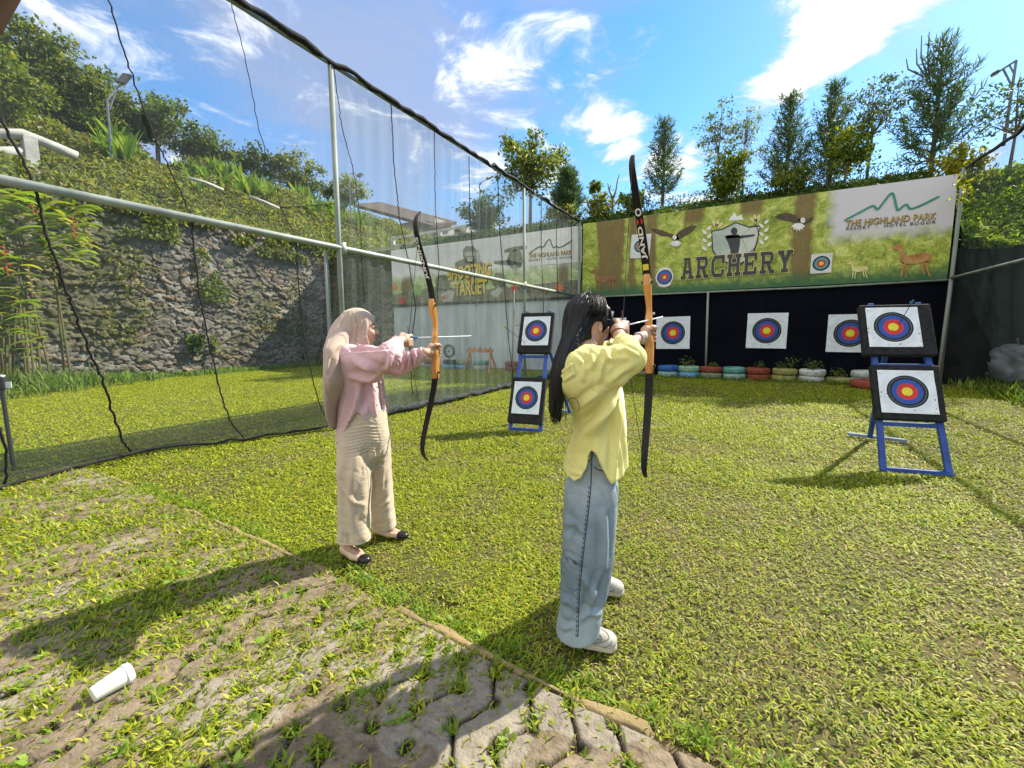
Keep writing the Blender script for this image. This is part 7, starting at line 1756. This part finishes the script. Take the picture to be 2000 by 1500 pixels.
fb = [([PL(1205, 770, 1.66), PL(1175, 815, 1.64), PL(1140, 865, 1.64), PL(1112, 905, 1.66)], .016, .016), ([PL(1200, 760, 1.66), PL(1165, 800, 1.64), PL(1130, 838, 1.65)], .012, -.012), ([PL(1190, 790, 1.66), PL(1172, 840, 1.64), PL(1158, 878, 1.64)], .014, .010), ([PL(1208, 780, 1.68), PL(1204, 850, 1.66), PL(1194, 930, 1.66)], .010, .012), ([PL(1214, 780, 1.7), PL(1216, 860, 1.70), PL(1218, 920, 1.7)], .008, -.010), ([PL(1128, 700, 1.66), PL(1140, 712, 1.64), PL(1136, 740, 1.64)], .008, .007), ([PL(1160, 690, 1.64), PL(1158, 708, 1.62), PL(1148, 722, 1.62)], .009, .010), ([PL(1184, 684, 1.62), PL(1188, 700, 1.60), PL(1200, 706, 1.58)], .007, .010), ([PL(1196, 682, 1.61), PL(1204, 692, 1.58), PL(1222, 694, 1.55)], .007, -.008), ([PL(1212, 678, 1.58), PL(1230, 682, 1.55), PL(1248, 694, 1.55)], .007, .008), ([PL(1190, 750, 1.58), PL(1215, 730, 1.56), PL(1240, 716, 1.55)], .010, .008), ([PL(1100, 725, 1.66), PL(1116, 712, 1.66), PL(1120, 730, 1.64), PL(1102, 742, 1.66)], .005, .009), ([PL(1170, 760, 1.64), PL(1150, 778, 1.64), PL(1130, 800, 1.66)], .012, .012), ([PL(1106, 915, 1.66), PL(1115, 930, 1.65), PL(1135, 925, 1.65)], .006, .006), ([PL(1180, 700, 1.62), PL(1172, 720, 1.61), PL(1168, 745, 1.62)], .008, .008), ([PL(1145, 690, 1.68), PL(1152, 694, 1.66), PL(1150, 704, 1.66)], .006, .008)]
sB = emit('shirt', S, yel_c, pB, wrinkle=[((14, 14, 5), .003, 12)], folds=fb, noise=[((5, 5, 4), .012)])
It = Field([.30, 1.60, .80], [.66, 2.1, 1.32], .006); It.column(rows([(700, 1130, 1190, 1.86, .11), (760, 1140, 1214, 1.86, .125), (820, 1140, 1220.5, 1.86, .125), (868, 1140, 1221, 1.86, .125)], 1.86, .12), k=.02); emit('inner_top', It, mat('white_knit', (.70, .70, .72), rough=.8), pB)
# hair: cap, long fall, loose strands
hairm = mat('black_hair', (.003, .003, .003), (.008, .007, .0065), scale=40, rough=.45, spec=.25, stretch=(1, 1, .08), bump=.35, bscale=60)
G = Field([.10, 1.55, .98], [.52, 2.12, 1.62], .0042)
G.ell(PB(-.016, 0, .020), np.array([.104, .088, .104]), RB, k=.02); G.ell(PB(-.045, 0, -.035), np.array([.070, .080, .080]), RB, k=.03)
G.column(rows([(600, 1118, 1150, 1.88, .06), (630, 1107, 1150, 1.86, .08), (655, 1099, 1140, 1.83, .095), (680, 1091, 1128, 1.79, .10), (705, 1082, 1112, 1.76, .095), (730, 1076, 1106, 1.745, .085), (760, 1073, 1104, 1.74, .075), (790, 1072, 1100, 1.74, .06), (806, 1073, 1096, 1.74, .05)], 1.8, .09), k=.03)
G.ell(PB(.095, 0, -.040), np.array([.070, .064, .100]), RB, k=.012, op='s')
G.ell(PL(1171, 646, 1.79), np.array([.033, .080, .047]), None, k=.006, op='s'); G.ell(PL(1184, 668, 1.82), np.array([.030, .08, .035]), None, k=.008, op='s')
G.chain([PB(.050, .062, .055), PB(.066, .068, .01), PB(.060, .070, -.05), PB(.046, .066, -.092)], [.012, .009, .006, .003], k=.012)
def hairfold(V, N):
    a = np.arctan2(V[:, 1] - 1.86, V[:, 0] - .33); return a
Vh, Qh = G.mesh(2); Nh = normals(Vh, Qh)
ang = np.arctan2(Vh[:, 1] - np.interp(Vh[:, 2], [1, 1.35, 1.5], [1.75, 1.82, 1.9]), Vh[:, 0] - np.interp(Vh[:, 2], [1, 1.3, 1.5], [.20, .26, .36]))
st2 = (vnoise(np.stack([ang * 11, Vh[:, 2] * 2.5, ang * 0], -1)) - .5) * .010 + (vnoise(np.stack([ang * 30, Vh[:, 2] * 5, ang * 0 + 4], -1)) - .5) * .0055
Vh = Vh + Nh * st2[:, None]; Wh = l2w(Vh); hair = world_mesh('hair', Wh, Qh if ((Wh[Qh].mean(1) * np.cross(Wh[Qh[:, 2]] - Wh[Qh[:, 0]], Wh[Qh[:, 3]] - Wh[Qh[:, 1]])).sum() > 0) else Qh[:, ::-1], hairm, pB, smooth=True)
mb = MB()
for i in range(90):
    x0 = random.uniform(1075, 1098); y0 = random.uniform(740, 800); D = random.uniform(1.68, 1.79); ph = random.random() * 6; a = random.uniform(1.5, 5); pts = []
    yend = random.uniform(808, 830)
    for t in np.linspace(0, 1, 9): pts.append(l2w(PL(x0 + (1083 - x0) * .3 * t + a * t * math.sin(ph + 5 * t), y0 + (yend - y0) * t, D)))
    mb.tube(pts, [.0028, .0028, .0026, .0026, .0024, .0022, .002, .0015, .0006], 4)
for i in range(70):                                    # strands lying over the crown and temple
    b0 = random.uniform(-.06, .085); a0_ = random.uniform(-.05, .03); pts = []
    for t in np.linspace(0, 1, 8):
        h_ = .124 - .10 * t ** 1.6; q = .09 * math.sin(t * 1.5); pts.append(l2w(PB(a0_ - .055 * t, .02 + q * (1 if b0 > 0 else .9) + b0 * .12, h_ - abs(b0) * .1)))
    mb.tube(pts, .0013, 4)
for pts in ([(1106, 790), (1112, 778), (1124, 777), (1132, 790), (1130, 805)], [(1098, 760), (1101, 790), (1099, 815)], [(1094, 790), (1086, 812), (1074, 826)], [(1090, 800), (1092, 818), (1087, 828)], [(1100, 770), (1106, 800), (1104, 822)]): mb.tube(smooth_line([l2w(PL(x, y, 1.645)) for x, y in pts], 2), .0013, 4)
for k_ in range(7):                                  # fine hair in front of the ear
    pts = [l2w(PB(.045 + .02 * random.random(), .074 + .006 * random.random(), .05)), l2w(PB(.052, .080, .0)), l2w(PB(.052 + .01 * random.random(), .078, -.05)), l2w(PB(.040 + .02 * random.random(), .072, -.09 - .02 * random.random()))]; mb.tube(pts, [.002, .0018, .0014, .0005], 4)
mb.build('hair_strands', hairm, hair, smooth=True)
# glasses temple, bracelet
brm = mat('bracelet_silver', (.7, .7, .68), rough=.25, metal=.7)
def ring(c, axis, r, t, m, name, parent):
    q = Vector(l2w(unit(axis))).to_track_quat('Z', 'Y').to_matrix(); mb = MB(); n = 10
    mb.lathe([(r + t * math.cos(a), t * 1.4 * math.sin(a)) for a in np.linspace(0, 6.283, n)], tuple(l2w(c)), 28, rot=q); mb.build(name, m, parent, smooth=True)
ring(wlB + (elB - wlB) * .12, elB - wlB, .0285, .004, brm, 'bracelet', pB); ring(wrB + (erB - wrB) * .16, erB - wrB, .029, .0022, mat('cord_red', (.12, .02, .02), rough=.6), 'bracelet', pB)
mb = MB(); mb.tube([l2w(PB(.0, .084, .012)), l2w(PB(.05, .078, .013)), l2w(PB(.098, .062, .012))], .0018, 5); mb.tube([l2w(PB(.0, -.084, .012)), l2w(PB(.098, -.062, .012))], .0018, 5); mb.tube([l2w(PB(.106, .016 + .018 * math.cos(a) + .018, .004 + .018 * math.sin(a))) for a in np.linspace(0, 6.28, 16)], .0015, 4); mb.tube([l2w(PB(.106, -.016 - .018 * math.cos(a) - .018, .004 + .018 * math.sin(a))) for a in np.linspace(0, 6.28, 16)], .0015, 4); mb.build('glasses', metal_m, pB)
